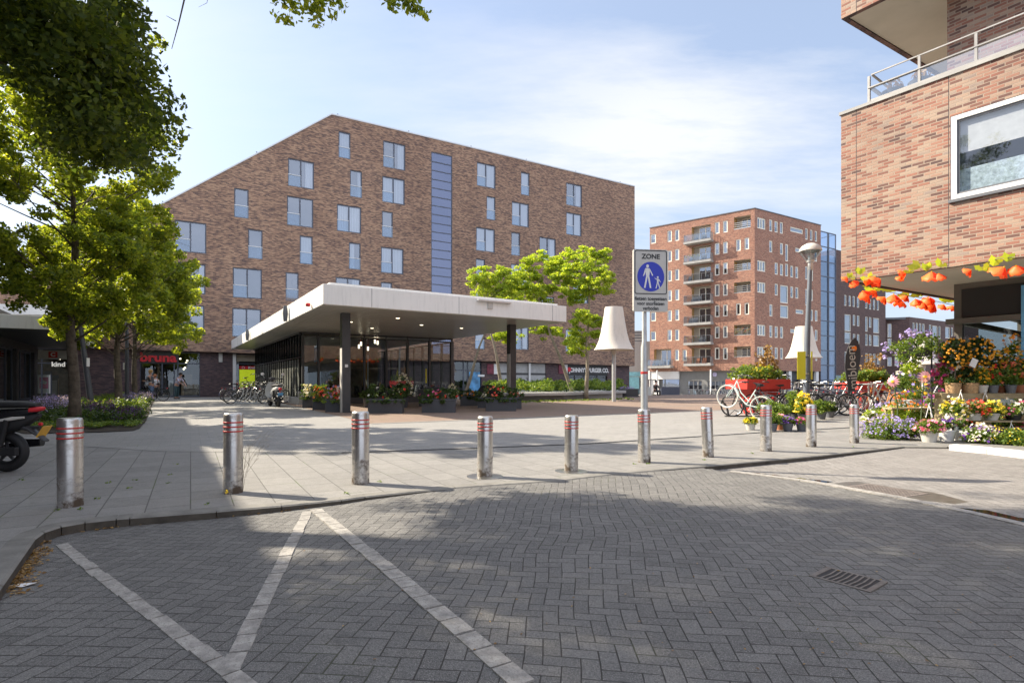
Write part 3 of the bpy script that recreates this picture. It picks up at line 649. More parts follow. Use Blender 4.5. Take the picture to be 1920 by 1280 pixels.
def window(par, r, y=.06, kind=1, fm='slate', fw=.085, seed=0, railz=None, room='room', cur=None, glass='glass', mull=None, open_=False, dp=.35):
    x0, x1, z0, z1 = r; rg = random.Random(seed); mb = MB()
    mb.box((x0, y, z0), (x0+fw, y+.07, z1)); mb.box((x1-fw, y, z0), (x1, y+.07, z1)); mb.box((x0+fw, y, z1-fw), (x1-fw, y+.07, z1)); mb.box((x0+fw, y, z0), (x1-fw, y+.07, z0+fw))
    mu = mull if mull is not None else ([.49] if kind == 2 else [])
    for m_ in mu: xm = x0+(x1-x0)*m_; mb.box((xm-fw*.65, y, z0+fw), (xm+fw*.65, y+.069, z1-fw))
    w = mb.build('window', M[fm], par)
    xs = [x0+fw]+[x0+(x1-x0)*m_ for m_ in mu]+[x1-fw]
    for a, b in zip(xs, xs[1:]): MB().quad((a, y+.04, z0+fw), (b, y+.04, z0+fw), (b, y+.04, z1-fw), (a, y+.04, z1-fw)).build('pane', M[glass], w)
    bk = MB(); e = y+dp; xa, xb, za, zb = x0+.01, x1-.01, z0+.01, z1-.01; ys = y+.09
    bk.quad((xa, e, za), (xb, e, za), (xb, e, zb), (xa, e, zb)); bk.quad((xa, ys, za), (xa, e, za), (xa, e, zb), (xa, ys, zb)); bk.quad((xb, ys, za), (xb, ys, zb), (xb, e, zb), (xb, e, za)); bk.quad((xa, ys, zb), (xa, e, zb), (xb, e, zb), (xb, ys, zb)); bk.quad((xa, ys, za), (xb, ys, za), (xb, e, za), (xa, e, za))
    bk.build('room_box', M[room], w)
    c = cur if cur is not None else rg.choice(['none', 'right', 'both', 'full', 'full', 'sides', 'half'])
    def curtain(a, b, za, zb):
        n = max(4, int((b-a)/.045)); mb = MB(); vs = []
        for i in range(n+1): x = a+(b-a)*i/n; yy = y+.16+.022*math.sin(i*2.1)+rg.uniform(-.006, .006); vs += [(x, yy, za), (x, yy, zb)]
        mb.add(vs, [(2*i, 2*i+2, 2*i+3, 2*i+1) for i in range(n)]); mb.build('curtain', M['curtain'], w)
    W_ = x1-x0; zl, zh = z0+fw, z1-fw
    if c == 'right': curtain(x1-.32*W_, x1-fw, zl, zh)
    elif c == 'full': curtain(x0+fw, x1-fw, zl, zh)
    elif c in ('both', 'sides'): k = .2 if c == 'sides' else .34; curtain(x0+fw, x0+k*W_, zl, zh); curtain(x1-k*W_, x1-fw, zl, zh)
    elif c == 'half': curtain(x0+fw, x0+.5*W_, zl, zh)
    elif c == 'blind': MB().box((x0+fw, y+.1, z0+(z1-z0)*.45), (x1-fw, y+.11, zh)).build('blind', M['curtain'], w)
    if railz:
        zr_ = z0+(z1-z0)*railz; xr = x0+(x1-x0)*(mu[0] if mu else 1)
        m2 = MB(); m2.box((x0+.01, y-.035, zr_-.02), (xr, y-.005, zr_+.025)); m2.build('rail', M['alu'], w)
        MB().quad((x0+.02, y-.02, z0+.03), (xr-.01, y-.02, z0+.03), (xr-.01, y-.02, zr_-.02), (x0+.02, y-.02, zr_-.02)).build('guard_glass', M['frost'], w)
    return w
M['frost'] = glassmat('guard_glass', (.75, .84, .93), .14, .08)
curs = {0: 'none', 1: 'sides', 2: 'none', 3: 'none', 4: 'none', 5: 'none', 6: 'none', 7: 'right', 8: 'none', 9: 'full', 10: 'none', 11: 'full', 12: 'right', 13: 'full', 14: 'half', 16: 'right', 17: 'full', 18: 'none', 19: 'full', 21: 'full', 22: 'full', 23: 'full', 26: 'full', 27: 'full', 28: 'none', 31: 'right', 32: 'full', 33: 'right'}
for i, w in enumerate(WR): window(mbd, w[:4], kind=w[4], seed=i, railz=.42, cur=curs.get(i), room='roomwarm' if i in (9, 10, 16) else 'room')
x0, x1, z0, z1 = stair; mb = MB(); n = int((z1-z0)/1.52); mb.box((x0, .03, z0), (x0+.07, .1, z1)); mb.box((x1-.07, .03, z0), (x1, .1, z1)); mb.box((x0+.07, .03, z1-.07), (x1-.07, .1, z1))
for k in range(n*2+1): z = z1-.07-(k+1)*.78; mb.box((x0+.07, .035, z-.035), (x1-.07, .1, z+.035)) if z > z0 else None
sw = mb.build('stair_window', M['slate'], mbd)
MB().quad((x0+.07, .07, z0), (x1-.07, .07, z0), (x1-.07, .07, z1-.07), (x0+.07, .07, z1-.07)).build('pane', M['blueglass'], sw)
mb = MB(); mb.box((x0-.3, 1.6, z0), (x1+.3, 1.7, z1))
for k in range(8): z = z1-1.2-k*3.05; mb.box((x0-.2, .5, z), (x1+.2, 1.6, z+.12))
mb.build('stairwell', M['blueroom'] if 'blueroom' in M else mat('stairwell', (.08, .09, .14), .9, var=.3, vs=2), sw)
# ---- ground floor, set back
OFF = .45
def gr(px0, px1, y0, y1): u0, za = MF.uv(px0, y0, OFF); _, zb = MF.uv(px0, y1, OFF); u1, _ = MF.uv(px1, y0, OFF); return (u0, u1, zb, za)
shops = dict(hear=(62, 130, 655, 743), book=(262, 375, 658, 744), drug=(437, 600, 662, 742), blue=(852, 903, 678, 738), panel=(934, 1024, 677, 737), burg=(1063, 1139, 683, 737))
HO = {k: gr(*v) for k, v in shops.items()}
for k in HO: HO[k] = (HO[k][0], HO[k][1], -1.2, botf(HO[k][0])-.08)
mb = MB(); urg = MF.uv(1180, 700, OFF)[0]; wall(mb, ul, urg, -1.4, lambda x: botf(x)-.0, list(HO.values()), OFF, .3); mb.quad((urg, OFF, -1.4), (urg, D_, -1.4), (urg, D_, botf(urg)), (urg, OFF, botf(urg)))
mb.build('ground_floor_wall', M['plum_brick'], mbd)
def gzl(u, v=OFF): return gz(MF.loc(u, v).y)
def shopfront(k, bars, tz, fm='slate', glassm='shopglass', room='roomwarm', depth=2.5, fas=None):
    x0, x1, _, z1 = HO[k]; zg = gzl(x0); y = OFF+.12; mb = MB(); f = .08
    xs = [x0]+[x0+(x1-x0)*b for b in bars]+[x1]
    for x in xs: mb.box((max(x-f/2, x0), y, zg), (min(x+f/2, x1), y+.1, z1))
    for a, b in zip(xs, xs[1:]):
        for z in (zg, tz, z1-f): mb.box((a+f/2, y+.002, z), (b-f/2, y+.098, z+f))
    s = mb.build('shopfront', M[fm], mbd)
    for a, b in zip(xs, xs[1:]): MB().quad((a, y+.05, zg), (b, y+.05, zg), (b, y+.05, z1), (a, y+.05, z1)).build('pane', M[glassm], s)
    r = MB(); e = y+depth; r.quad((x0, e, -1.2), (x1, e, -1.2), (x1, e, z1), (x0, e, z1)); r.quad((x0, y+.2, -1.2), (x0, e, -1.2), (x0, e, z1), (x0, y+.2, z1)); r.quad((x1, y+.2, -1.2), (x1, y+.2, z1), (x1, e, z1), (x1, e, -1.2)); r.quad((x0, y+.2, z1), (x0, e, z1), (x1, e, z1), (x1, y+.2, z1)); r.quad((x0, y+.2, zg), (x1, y+.2, zg), (x1, e, zg), (x0, e, zg))
    r.build('shop_room', M[room], s)
    rg = random.Random(len(k)); q = MB()
    for i in range(9): x = rg.uniform(x0+.2, x1-.5); w = rg.uniform(.2, .6); h = rg.uniform(.5, 1.9); q.cur = i % 4; yy = y+rg.uniform(.6, 1.8); q.box((x, yy, zg+.01), (x+w, yy+.2, zg+h))
    q.build('display', [M['roomwarm'], M['greypot'], M['basketm'], M['palepot']], s)
    return s, x0, x1, zg, z1, y
def glow(par, pts, r=.06): 
    mb = MB()
    for x, y, z in pts: mb.lathe([(.001, -r), (r*.8, -r*.5), (r, 0), (r*.8, r*.5), (.001, r)], 8, (x, y, z), caps=False)
    return mb.build('shop_lamps', M['lampglow'], par, smooth=True)
s, x0, x1, zg, z1, y = shopfront('hear', (.22,), 2.25, room='roomwarm'); glow(s, [(x0+1.1, y+.8, 2.9), (x0+1.2, y+.9, 2.6), (x0+2.2, y+.7, 2.8)], .05)
text('kind', .42, M['signglow'], s, (MF.uv(109, 683, OFF)[0], y-.04, MF.uv(109, 683, OFF)[1]), bold=.012)
s, x0, x1, zg, z1, y = shopfront('book', (.36, .56, .62), 2.35, room='room')
u, z = MF.uv(291, 666, OFF); MB().box((x0+.1, y-.06, z-.55), (x0+(x1-x0)*.62, y-.005, z+.5)).build('fascia', M['charcoal'], s)
text('bruna', .84, M['signred'], s, (MF.uv(297, 671, OFF)[0], y-.12, MF.uv(297, 668, OFF)[1]-.1), ext=.05, bold=.03, sx=1.12)
glow(s, [(x0+(x1-x0)*q, y+.5, zz) for q, zz in ((.66, 2.75), (.78, 2.62), (.76, 2.45), (.74, 2.1), (.72, 2.0))], .07)
s, x0, x1, zg, z1, y = shopfront('drug', (.02, .3, .6), 2.4, room='room')
MB().box((x0-.02, y-.2, zg), (x0+.2, y-.01, z1)).build('pilaster', M['white'], s)
u, z = MF.uv(449, 692, OFF); MB().box((u, y-.04, MF.uv(449, 726, OFF)[1]), (u+2.2, y-.005, z-.02)).build('yellow_poster', M['posteryellow'] if 'posteryellow' in M else mat('poster_lime', (.62, .75, .02), .6, emit=((.62, .75, .02), .15)), s)
MB().box((u, y-.05, z-.0), (u+2.2, y-.006, MF.uv(449, 686, OFF)[1])).build('red_poster', M['signred'], s); text('Kruidvat', .26, M['white'], s, (u+1.05, y-.06, z+.12), bold=.01); MB().ring((u+.26, y-.06, z+.12), .09, .015, n=16).build('poster_emblem', M['white'], s)
MB().box((x0+.25, y-.03, 2.62), (x1-.1, y-.004, z1-.05)).build('fascia', mat('beige_panel', (.36, .31, .24), .7), s)
s, x0, x1, zg, z1, y = shopfront('blue', (.35, .5,), 2.1, room='room')
MB().box((x0+(x1-x0)*.55, y-.03, zg+.2), (x1-.12, y-.004, 2.0)).build('poster', mat('blue_poster', (.1, .28, .5), .6, var=.7, vs=1.4), s)
mb = MB(); x0, x1, _, z1 = HO['panel']; zg = gzl(x0); y = OFF+.1; xs = np.linspace(x0, x1, 4)
for i, (a, b) in enumerate(zip(xs, xs[1:])): mb.cur = 0; mb.box((a+.03, y, zg), (b-.03, y+.05, 1.75)); mb.box((a+.03, y, 1.95), (b-.03, y+.05, z1-.03)); mb.cur = 1; mb.box((a-.028, y-.02, zg), (a+.028, y+.06, z1))
mb.cur = 1; mb.box((x0, y-.03, 1.76), (x1, y+.04, 1.94)); pw = mb.build('shutter_front', [M['panelgrey'] if 'panelgrey' in M else mat('pale_panel', (.4, .4, .39), .7, dirt=.1), M['charcoal']], mbd)
MB().box((x0+(x1-x0)*.62, y-.16, zg), (x0+(x1-x0)*.66, y-.06, z1)).build('downpipe', M['alu'], pw)
mb = MB(); rg = random.Random(9); ug, zgf = MF.uv(1000, 706, OFF)
for k in range(60):
    a = rg.uniform(0, math.pi); rr = rg.uniform(.2, 1); q0 = Vector((ug-.6+rr*math.cos(a)*1.1, y-.02, zg+.8+rr*math.sin(a)*.9)); mb.tube([q0, q0+Vector((rg.uniform(-.25, .25), 0, rg.uniform(-.12, .12))), q0+Vector((rg.uniform(-.3, .3), 0, rg.uniform(-.15, .15)))], .018, 4)
mb.build('graffiti', M['charcoal'], pw)
s, x0, x1, zg, z1, y = shopfront('burg', (.2, .42, .75), 1.5, room='room', fm='blackgloss')
MB().box((x0+.02, y-.12, 1.72), (x1-.02, y-.004, z1-.02)).build('fascia', M['signblack'], s)
ux, zx = MF.uv(1106, 693, OFF); text("JOHNNY'S BURGER CO.", .62, M['white'], s, (MF.uv(1105, 691, OFF)[0], y-.14, 2.28), bold=.03, sx=.80)
MB().lathe([(.24, 0), (.24, .05)], 20, M=Matrix.Rotation(R(90), 4, 'X'), c=(MF.uv(1067, 690, OFF)[0], y-.12, 2.35)).build('round_emblem', M['signred'], s)
for px in (913, 1047):
    u, z = MF.uv(px, 692, OFF); q = MB(); q.cur = 0; q.box((u, OFF-.08, z-.45), (u+.7, OFF-.01, z+.5)); q.cur = 1; q.box((u+.72, OFF-.08, z-.45), (u+1.1, OFF-.01, z+.5)); q.build('wall_sign', [mat('maroon_sign', (.18, .03, .05), .6, var=.5, vs=6), M['white']], mbd)
u, z = MF.uv(410, 670, OFF); MB().box((u, OFF-.1, z-.35), (u+.25, OFF-.01, z+.35)).build('wall_lamp', M['palepot'], mbd, bevel=.02)
u, z = MF.uv(903, 704, OFF); MB().box((u-.4, OFF-.03, z-.1), (u+.3, OFF-.01, z+.1)).build('house_number_plate', M['white'], mbd)
# ======================= glass kiosk
KF = Fr((-5.74, 16.7, 0), (.845, .535))
kio = thing('kiosk_pavilion', 'glass pavilion under a flat white overhanging roof on dark columns', 'pavilion', KF.O, KF.a)
RW, RL, ZS, ZT = 9.34, 27., 3.42, 4.04
mb = MB(); mb.box((0, 0, ZS), (RW, RL, ZT)); rf = mb.build('roof', M['fascia'], kio, bevel=.01)
mb = MB(); mb.box((.25, .25, ZT), (RW-.25, RL-.25, ZT+.1)); mb.build('roof_kerb', M['fascia'], rf)
mb = MB()
for x in (1.5, 4.6, 8.65): mb.box((x, -.004, ZS+.01), (x+.012, .0, ZT-.01))
for y_ in np.arange(3, RL, 4): mb.box((-.004, y_, ZS+.01), (0, y_+.012, ZT-.01))
mb.build('panel_joints', M['greypot'], rf)
mb = MB()
for k in range(46): x = .06+k*.2; mb.box((x, .06, ZS-.02), (x+.19, RL-.06, ZS)) if x+.19 < RW-.03 else None
mb.build('soffit', M['soffit'], rf)
for u, v in ((3.2, 2.2), (2.1, 4.4), (4.9, 4.0), (6.9, 4.3), (3.6, 6.4)):
    q = MB(); q.lathe([(.0, ZS-.026), (.06, ZS-.026), (.075, ZS-.022), (.075, ZS-.01)], 16, (u, v, 0), caps=False); q.build('downlight', M['lampglow'], rf)
for u, v in ((1.15, 1.75), (8.0, 1.95)):
    q = MB(); q.box((u-.14, v-.14, 0), (u+.14, v+.14, ZS-.02)); q.cur = 1; q.box((u-.155, v-.142, 0), (u-.141, v+.1, 2.2)); q.build('column', [M['charcoal'], M['palepot']], kio)
MB().box((1.1, 1.6, 1.55), (1.2, 1.609, 1.65)).build('notice', M['white'], kio)
MB().box((5.3, -.12, ZT-.12), (6.7, -.02, ZT-.06)).build('light_bar', M['alu'], rf, bevel=.01); MB().box((5.75, -.05, ZT-.35), (5.95, -.005, ZT-.12)).build('light_bracket', M['palepot'], rf)
q = MB(); q.lathe([(.0, -.08), (.055, -.07), (.065, 0), (.055, .06), (0, .07)], 14, (-.1, 1.6, ZS+.16), M=Matrix.Rotation(R(90), 4, 'Y'), caps=False); q.build('alarm_lamp', M['signred'], rf, smooth=True)
for v_ in (5.5, 17): MB().lathe([(.07, -.3), (.1, 0), (.07, .3)], 10, (-.12, v_, ZS+.28), caps=True).build('side_fitting', M['greypot'], rf, smooth=40)
GV, GU0, GU1, BV = 9.73, 1.39, 9.12, 25.5
ZTr = 3.17
def ubar(px): return KF.uv(px, 700, GV)[0]
mb = MB(); us = [GU0]+[ubar(p) for p in (597, 640, 683, 724, 764, 805, 846)]+[GU1]
for u in us: mb.box((u-.05, GV-.08, .3), (u+.05, GV+.08, ZTr))
for u in us: mb.box((u-.02, GV-.02, ZTr+.06), (u+.02, GV+.02, ZS-.02))
mb.box((GU0-.06, GV-.06, ZTr), (GU1+.06, GV+.06, ZTr+.06)); mb.box((GU0-.06, GV-.05, ZS-.1), (GU1, GV+.05, ZS-.03)); mb.box((GU0-.06, GV-.1, 0), (GU1+.06, GV+.1, .3))
gf = mb.build('front_frame', M['charcoal'], kio)
for a, b in zip(us, us[1:]): MB().quad((a+.05, GV, .3), (b-.05, GV, .3), (b-.05, GV, ZTr), (a+.05, GV, ZTr)).build('pane', M['shopglass'], gf)
mb = MB(); vs_ = [GV+1.35*k for k in range(1, 12)]
for v in vs_: mb.box((GU1-.05, v-.06, .3), (GU1+.05, v+.06, ZTr))
mb.box((GU1-.05, GV+.1, ZTr), (GU1+.05, BV, ZTr+.06)); mb.box((GU1-.08, GV+.1, 0), (GU1+.08, BV, .3)); sf = mb.build('side_frame', M['charcoal'], kio)
for a, b in zip([GV+.1]+vs_, vs_+[BV]): MB().quad((GU1, a+.06, .3), (GU1, b-.06, .3), (GU1, b-.06, ZTr), (GU1, a+.06, ZTr)).build('pane', M['shopglass'], sf)
# left side: dark fins with glazed panels behind
mb = MB(); v = GV+.5; fins = []
while v < BV: fins.append(v); v += .68
for v in fins: mb.box((GU0-.07, v-.03, .35), (GU0+.02, v+.03, ZS-.05))
mb.box((GU0-.1, GV+.12, 2.18), (GU0, BV, 2.24)); mb.box((GU0-.16, GV+.1, ZS-.12), (GU0, BV, ZS-.03))
ff = mb.build('fins', M['blackgloss'], kio)
MB().quad((GU0+.03, GV+.1, .35), (GU0+.03, BV, .35), (GU0+.03, BV, 3.35), (GU0+.03, GV+.1, 3.35)).build('side_glass', glassmat('dark_side_glass', (.35, .4, .38), .22, .05), kio)
mb = MB()
for i, (a, b) in enumerate(zip(fins, fins[1:])):
    mb.box((GU0-.03, a+.05, .36), (GU0-.01, b-.05, 2.15))
mb.build('lower_panels', mat('speckled_panel', (.12, .125, .11), .35, var=.8, vs=1.8, dirt=.4), kio)
mb = MB(); rg = random.Random(2)
for k in range(26): v = rg.uniform(GV+.5, BV); z = rg.uniform(.8, 2.3); mb.box((GU0-.05, v, z), (GU0-.04, v+.04, z+.04))  # glimmers on the grey glass put in as small pale boxes
mb.build('wall_glimmers', M['palepot'], kio)
mb = MB(); mb.box((GU0-.25, GV-.35, 0), (GU0+.5, GV-.12, .62)); mb.box((GU0-.25, GV-.12, 0), (GU0-.17, BV, .35)); mb.build('plinth', M['concrete'], kio, bevel=.01)
mb = MB(); mb.box((GU0+.06, BV-.1, 0), (GU1-.06, BV, ZS-.03)); mb.box((GU0+.1, GV+.2, .01), (GU1-.1, BV-.11, .05)); mb.box((2.2, GV+6, 0), (7.0, GV+6.3, 3.1)); mb.build('interior_walls', M['roomwarm'], kio)
mb = MB(); rg = random.Random(5)
for k in range(9):
    x = rg.uniform(2.2, 8.4); v = rg.uniform(GV+.8, GV+4.5)
    mb.cyl((x, v, 0), .03, .05, .74, 8); mb.cyl((x, v, 0), .32, .74, .77, 14); mb.cyl((x, v, 0), .2, .05, .07, 12)
    for s in (-1, 1): mb.box((x+s*.55-.2, v-.2, .42), (x+s*.55+.2, v+.2, .47)); mb.box((x+s*.74-.02, v-.2, .47), (x+s*.74+.02, v+.2, .86)); [mb.box((x+s*.55+a*.17-.015, v+b*.17-.015, .05), (x+s*.55+a*.17+.015, v+b*.17+.015, .42)) for a in (-1, 1) for b in (-1, 1)]
mb.build('cafe_furniture', M['blackgloss'], kio)
q = MB(); q.box((4.55, GV+.3, .35), (4.6, GV+.34, 2.4)); q.cur = 1; q.box((4.3, GV+.3, .8), (4.5, GV+.32, 2.2)); q.build('beach_flag', [M['white'], mat('amber_flag', (.6, .32, .03), .7)], kio)
q = MB(); q.box((1.9, GV+.02, 2.0), (2.15, GV+.03, 2.75)); q.build('window_poster', mat('blue_window_poster', (.12, .25, .42), .6, var=.5, vs=5), kio)
q = MB(); q.box((7.55, GV-.012, 1.0), (7.63, GV-.004, 1.75)); q.build('yellow_notice', M['yellow'], kio)
# pendants
pend = None
for k, (px, py) in enumerate(((673, 649), (677, 644), (690, 653), (703, 640), (708, 642))):
    u, z = KF.uv(px, py, GV+1.2+.25*k); L = KF.loc(u, GV+1.2+.25*k, z)
    labs_ = ['red corded pendant lamp nearest the dark column inside the kiosk', 'second pendant lamp from the column, slightly higher', 'middle pendant lamp hanging lowest of five inside the kiosk', 'highest pendant lamp of five inside the kiosk', 'rightmost of the five pendant lamps inside the kiosk']
    if pend is None:
        pend = t = thing('pendant_lamp', '', 'pendant lamp', group='pendant lamps in the kiosk'); MB().cyl((0, 0, 0), .045, -.11, .09, 10).build('lamp_tube', M['lampglow'], t); q = MB(); q.cyl((0, 0, 0), .05, .09, .2, 10); q.cyl((0, 0, 0), .012, .2, .62, 6); q.build('cord', M['red'], t)
    else: t = dup(pend)
    t.location = L; t['label'] = labs_[k]
# ======================= row of low shops at the left
SF = Fr((-19.6, 19.4, 0), (-.535, .845))   # local X runs away from the camera, local Y to the LEFT... facade faces right
lb = thing('brick_building', 'tall brick building out of view to the left that shades the pavement', 'building', SF.O, SF.a)
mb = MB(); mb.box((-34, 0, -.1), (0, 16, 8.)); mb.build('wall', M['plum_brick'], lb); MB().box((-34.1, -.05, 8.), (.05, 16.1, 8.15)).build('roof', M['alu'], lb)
sh = thing('shop_row', 'low dark shop row with projecting white canopy at the left edge', 'building', SF.O, SF.a)
mb = MB(); L_ = 14.6
wall(mb, .05, L_, -.05, 4.3, [(1 + 4.4*k, 4.9+4.4*k, .1, 2.7) for k in range(3)], 0, .3)
mb.quad((L_, 0, 0), (L_, 8, 0), (L_, 8, 4.3), (L_, 0, 4.3)); mb.quad((.05, 0, 4.3), (L_, 0, 4.3), (L_, 8, 4.3), (.05, 8, 4.3)); mb.build('wall', M['charcoal'], sh)
for k in range(3): window(sh, (1+4.4*k, 4.9+4.4*k, .1, 2.7), y=.15, kind=1, fm='slate', mull=[.33, .66], cur='none', glass='shopglass', room='roomwarm', dp=2., seed=k)
mb = MB(); zc0 = 3.1; mb.box((1, -2.6, zc0), (L_+.4, 0, zc0+.52)); mb.build('canopy', M['fascia'], sh, bevel=.01)
MB().box((1.05, -2.5, zc0-.03), (L_+.3, -.01, zc0-.001)).build('canopy_soffit', M['charcoal'], sh)
u = L_-1.9; q = MB(); q.box((L_-1.2, -1.5, 2.35), (L_-1.12, -.2, 2.85)); q.build('hanging_sign', M['palepot'], sh)
q = MB(); q.box((L_-1.205-.01, -1.05, 2.43), (L_-1.202, -.65, 2.77)); hs = q.build('sign_panel', M['red'], sh); text('C', .3, M['white'], hs, (L_-1.225, -.85, 2.6), rot=(R(90), 0, R(-90)), bold=.012)
# upper canopy running along the main facade
UC = thing('canopy_roof', 'high white canopy above the shops at far left', 'canopy', (0, 0, 0)); a_ = MF.loc(*[MF.uv(-60, 600)[0], -4.]); 
yc = 31.; q = MB(); x0_ = (-80-960)*yc/F; x1_ = (132-960)*yc/F; z1_ = CH+(H-569)*yc/F; z0_ = CH+(H-588)*yc/F; q.prism([(x0_, yc-.3), (x1_, yc+.9), (x1_, yc+5), (x0_, yc+5)], z0_, z1_); q.build('canopy_slab', M['fascia'], UC)
q = MB(); q.prism([(x0_, yc+2.1), (x1_-.6, yc+3.0), (x1_-.6, yc+4.8), (x0_, yc+4.8)], z0_-.8, z0_-.01); q.build('canopy_beam', M['charcoal'], UC)
# ======================= far orange apartment block
CC = P(1415, 716, 78.4); z0 = gz(78.4); LD = Vector((.778, -.629)).normalized(); LWD = 16.
LF = Fr((CC.x-LD.x*LWD, CC.y-LD.y*LWD, z0), LD); RF = Fr((CC.x, CC.y, z0), (.857, .515))
fb = thing('balcony_apartment_block', 'eight storey orange and brown brick apartment block with balconies behind the plaza', 'building', (CC.x, CC.y, z0), LF.a)
ztop = CH+(H-391)*78.4/F-z0; zbr = CH+(H-694)*78.4/F-z0
def cf(x0, x1, y0, y1): return (1160+x0/4, 1160+x1/4, 380+y0/4, 380+y1/4)
def wallobj(fr, par, x0, x1, zb, zt, holes, mt, name='wall', y=0, dep=.12):
    mb = MB(); wall(mb, x0, x1, zb, zt, holes, y, dep); o = mb.build(name, mt, par); return o
def inframe(o, fr, root): # express geometry built in frame fr under root
    T = root.matrix_world.inverted() @ (Matrix.Translation(fr.O) @ Matrix.Rotation(fr.a, 4, 'Z')); o.matrix_local = T
bpy.context.view_layer.update()
sm = []
for col, rows in (((420, 454), (205, 350, 500, 650, 800, 950)), ((365, 398), (212, 362, 508, 656, 806, 953)), ((720, 756), (148, 305, 460, 615, 770, 930, 1087)), ((782, 817), (138, 295, 450, 610, 765, 925, 1087)), ((880, 915), (277, 755)), ((943, 978), (265, 752)), ((420, 452), (1100,)), ((478, 510), (1102,))):
    for r in rows: sm.append(cf(*col, r, r+(84 if col[0] < 500 else 88)))
for r in (240, 392, 540, 690, 820, 965): sm.append(cf(238, 279, r, r+70))
L1 = [rect(LF, w) for w in sm]
logg = [rect(LF, cf(865, 990, a, b)) for a, b in ((112, 204), (436, 518), (600, 680), (918, 997), (1080, 1158))]
balc = [rect(LF, cf(548, 690, a, a+118)) for a in (185, 335, 480, 635, 790, 935, 1090)]; b0 = rect(LF, cf(265, 393, 1100, 1225))
lw = wallobj(LF, fb, 0, LWD, zbr, ztop, [r for r in L1+logg+balc+[b0]], M['orange_brick']); inframe(lw, LF, fb)
fl_ = lw
def win_far(fr_o, r, i, **k):
    return window(fr_o, r, y=.07, fm='cream', fw=.15, seed=i, dp=.3, **k)
for i, r in enumerate(L1): win_far(lw, r, i, cur=random.choice(['full', 'none', 'half', 'none', 'blind']))
M['tanwood'] = mat('tan_panel', (.5, .33, .13), .6)
def recess(par, r, dep, i):
    x0, x1, a, b = r; mb = MB(); mb.quad((x0, dep, a), (x1, dep, a), (x1, dep, b), (x0, dep, b)); mb.quad((x0, .12, b), (x0, dep, b), (x1, dep, b), (x1, .12, b)); mb.quad((x0, .12, a), (x1, .12, a), (x1, dep, a), (x0, dep, a)); mb.cur = 1; mb.quad((x0, .12, a), (x0, dep, a), (x0, dep, b), (x0, .12, b)); mb.quad((x1, .12, a), (x1, .12, b), (x1, dep, b), (x1, dep, a))
    o = mb.build('recess', [M['beige'], M['tanwood']], par)
    window(o, (x0+(x1-x0)*.3, x1-.05, a+.05, b-.12), y=dep-.1, fm='cream', fw=.09, seed=i, mull=[.5], dp=.06, room='room', cur=random.choice(['full', 'right', 'none', 'half'])); return o
def railing(par, x0, x1, y, z, h, ends=0., glass='frost'):
    mb = MB(); mb.box((x0, y-.03, z+h-.05), (x1, y+.03, z+h)); mb.box((x0, y-.02, z+.04), (x1, y+.02, z+.08)); n = max(2, int((x1-x0)/1.1))
    for k in range(n+1): x = x0+(x1-x0)*k/n; mb.box((x-.025, y-.025, z), (x+.025, y+.025, z+h-.05))
    if ends:
        for x in (x0, x1):
            mb.box((x-.02, y, z+h-.045), (x+.02, y+ends, z+h-.005))
            for k in range(8): yy = y+ends*(k+.5)/8; mb.box((x-.012, yy-.012, z), (x+.012, yy+.012, z+h-.05))
    o = mb.build('railing', M['greypot'], par); MB().quad((x0+.05, y-.01, z+.1), (x1-.05, y-.01, z+.1), (x1-.05, y-.01, z+h-.1), (x0+.05, y-.01, z+h-.1)).build('rail_glass', M[glass], o); return o
for i, r in enumerate(logg):
    recess(lw, r, 1.4, i); q = MB(); 
    for k in range(3): q.box((r[0]+.02, .02, r[2]+.35+k*.28), (r[1]-.02, .07, r[2]+.4+k*.28))
    q.box((r[0]+.01, .0, r[2]+.02), (r[1]-.01, .08, r[2]+.12)); q.build('loggia_rail', M['alu'], lw)
M['greenleaf'] = M['darkshrub']
def blooms(par, c, r, n, m1, m2, sz=.08, name='plants'):
    v, f = leaves(c, n, sz, r, .3, .4, int(abs(c[0][0])*100)); o = leafobj(name, v, m1, par)
    v, f = leaves([(a, b-.03, d+.03) for a, b, d in c], n//2, sz*.8, r, .5, .4, 5+int(abs(c[0][0])*10)); leafobj('blossoms', v, m2, o); return o
r = logg[3]; blooms(lw, [(r[0]+.3+.4*k, .1, r[2]+.5+.2*(k % 3)) for k in range(6)], .3, 40, M['shrub'], FL['red'])
for i, r in enumerate(balc+[b0]):
    recess(lw, r, .9, i+20); x0, x1, a, b = r; e0 = -.1 if i < 7 else .0
    xa, xb = (rect(LF, cf(510, 712, 300, 320))[:2] if i < 7 else rect(LF, cf(237, 412, 300, 320))[:2])
    zf = a-.02; q = MB(); q.box((xa, -1.3, zf-.32), (xb, -.001, zf)); q.build('balcony_slab', M['concrete'], lw); railing(lw, xa+.05, xb-.05, -1.22, zf, 1.05, 1.2)
    q = MB(); rg = random.Random(i)
    for k in range(3): x = xa+.4+rg.random()*(xb-xa-1.2); q.box((x, -1.0, zf), (x+.45, -.6, zf+.45)); q.box((x, -.62, zf+.45), (x+.45, -.58, zf+.85))
    q.build('balcony_chairs', M['greypot' if i != 6 else 'terracotta'], lw)
    if i in (1, 5): blooms(lw, [(xa+.4+.5*k, -1.15, zf+.75+.15*(k % 2)) for k in range(5)], .22, 30, M['shrub'], FL['pink' if i == 5 else 'yellow'])
rr_ = [(1040, 1102, 108, 190), (1040, 1102, 430, 510), (1040, 1102, 592, 672), (1040, 1102, 912, 995), (1040, 1102, 1078, 1158)]
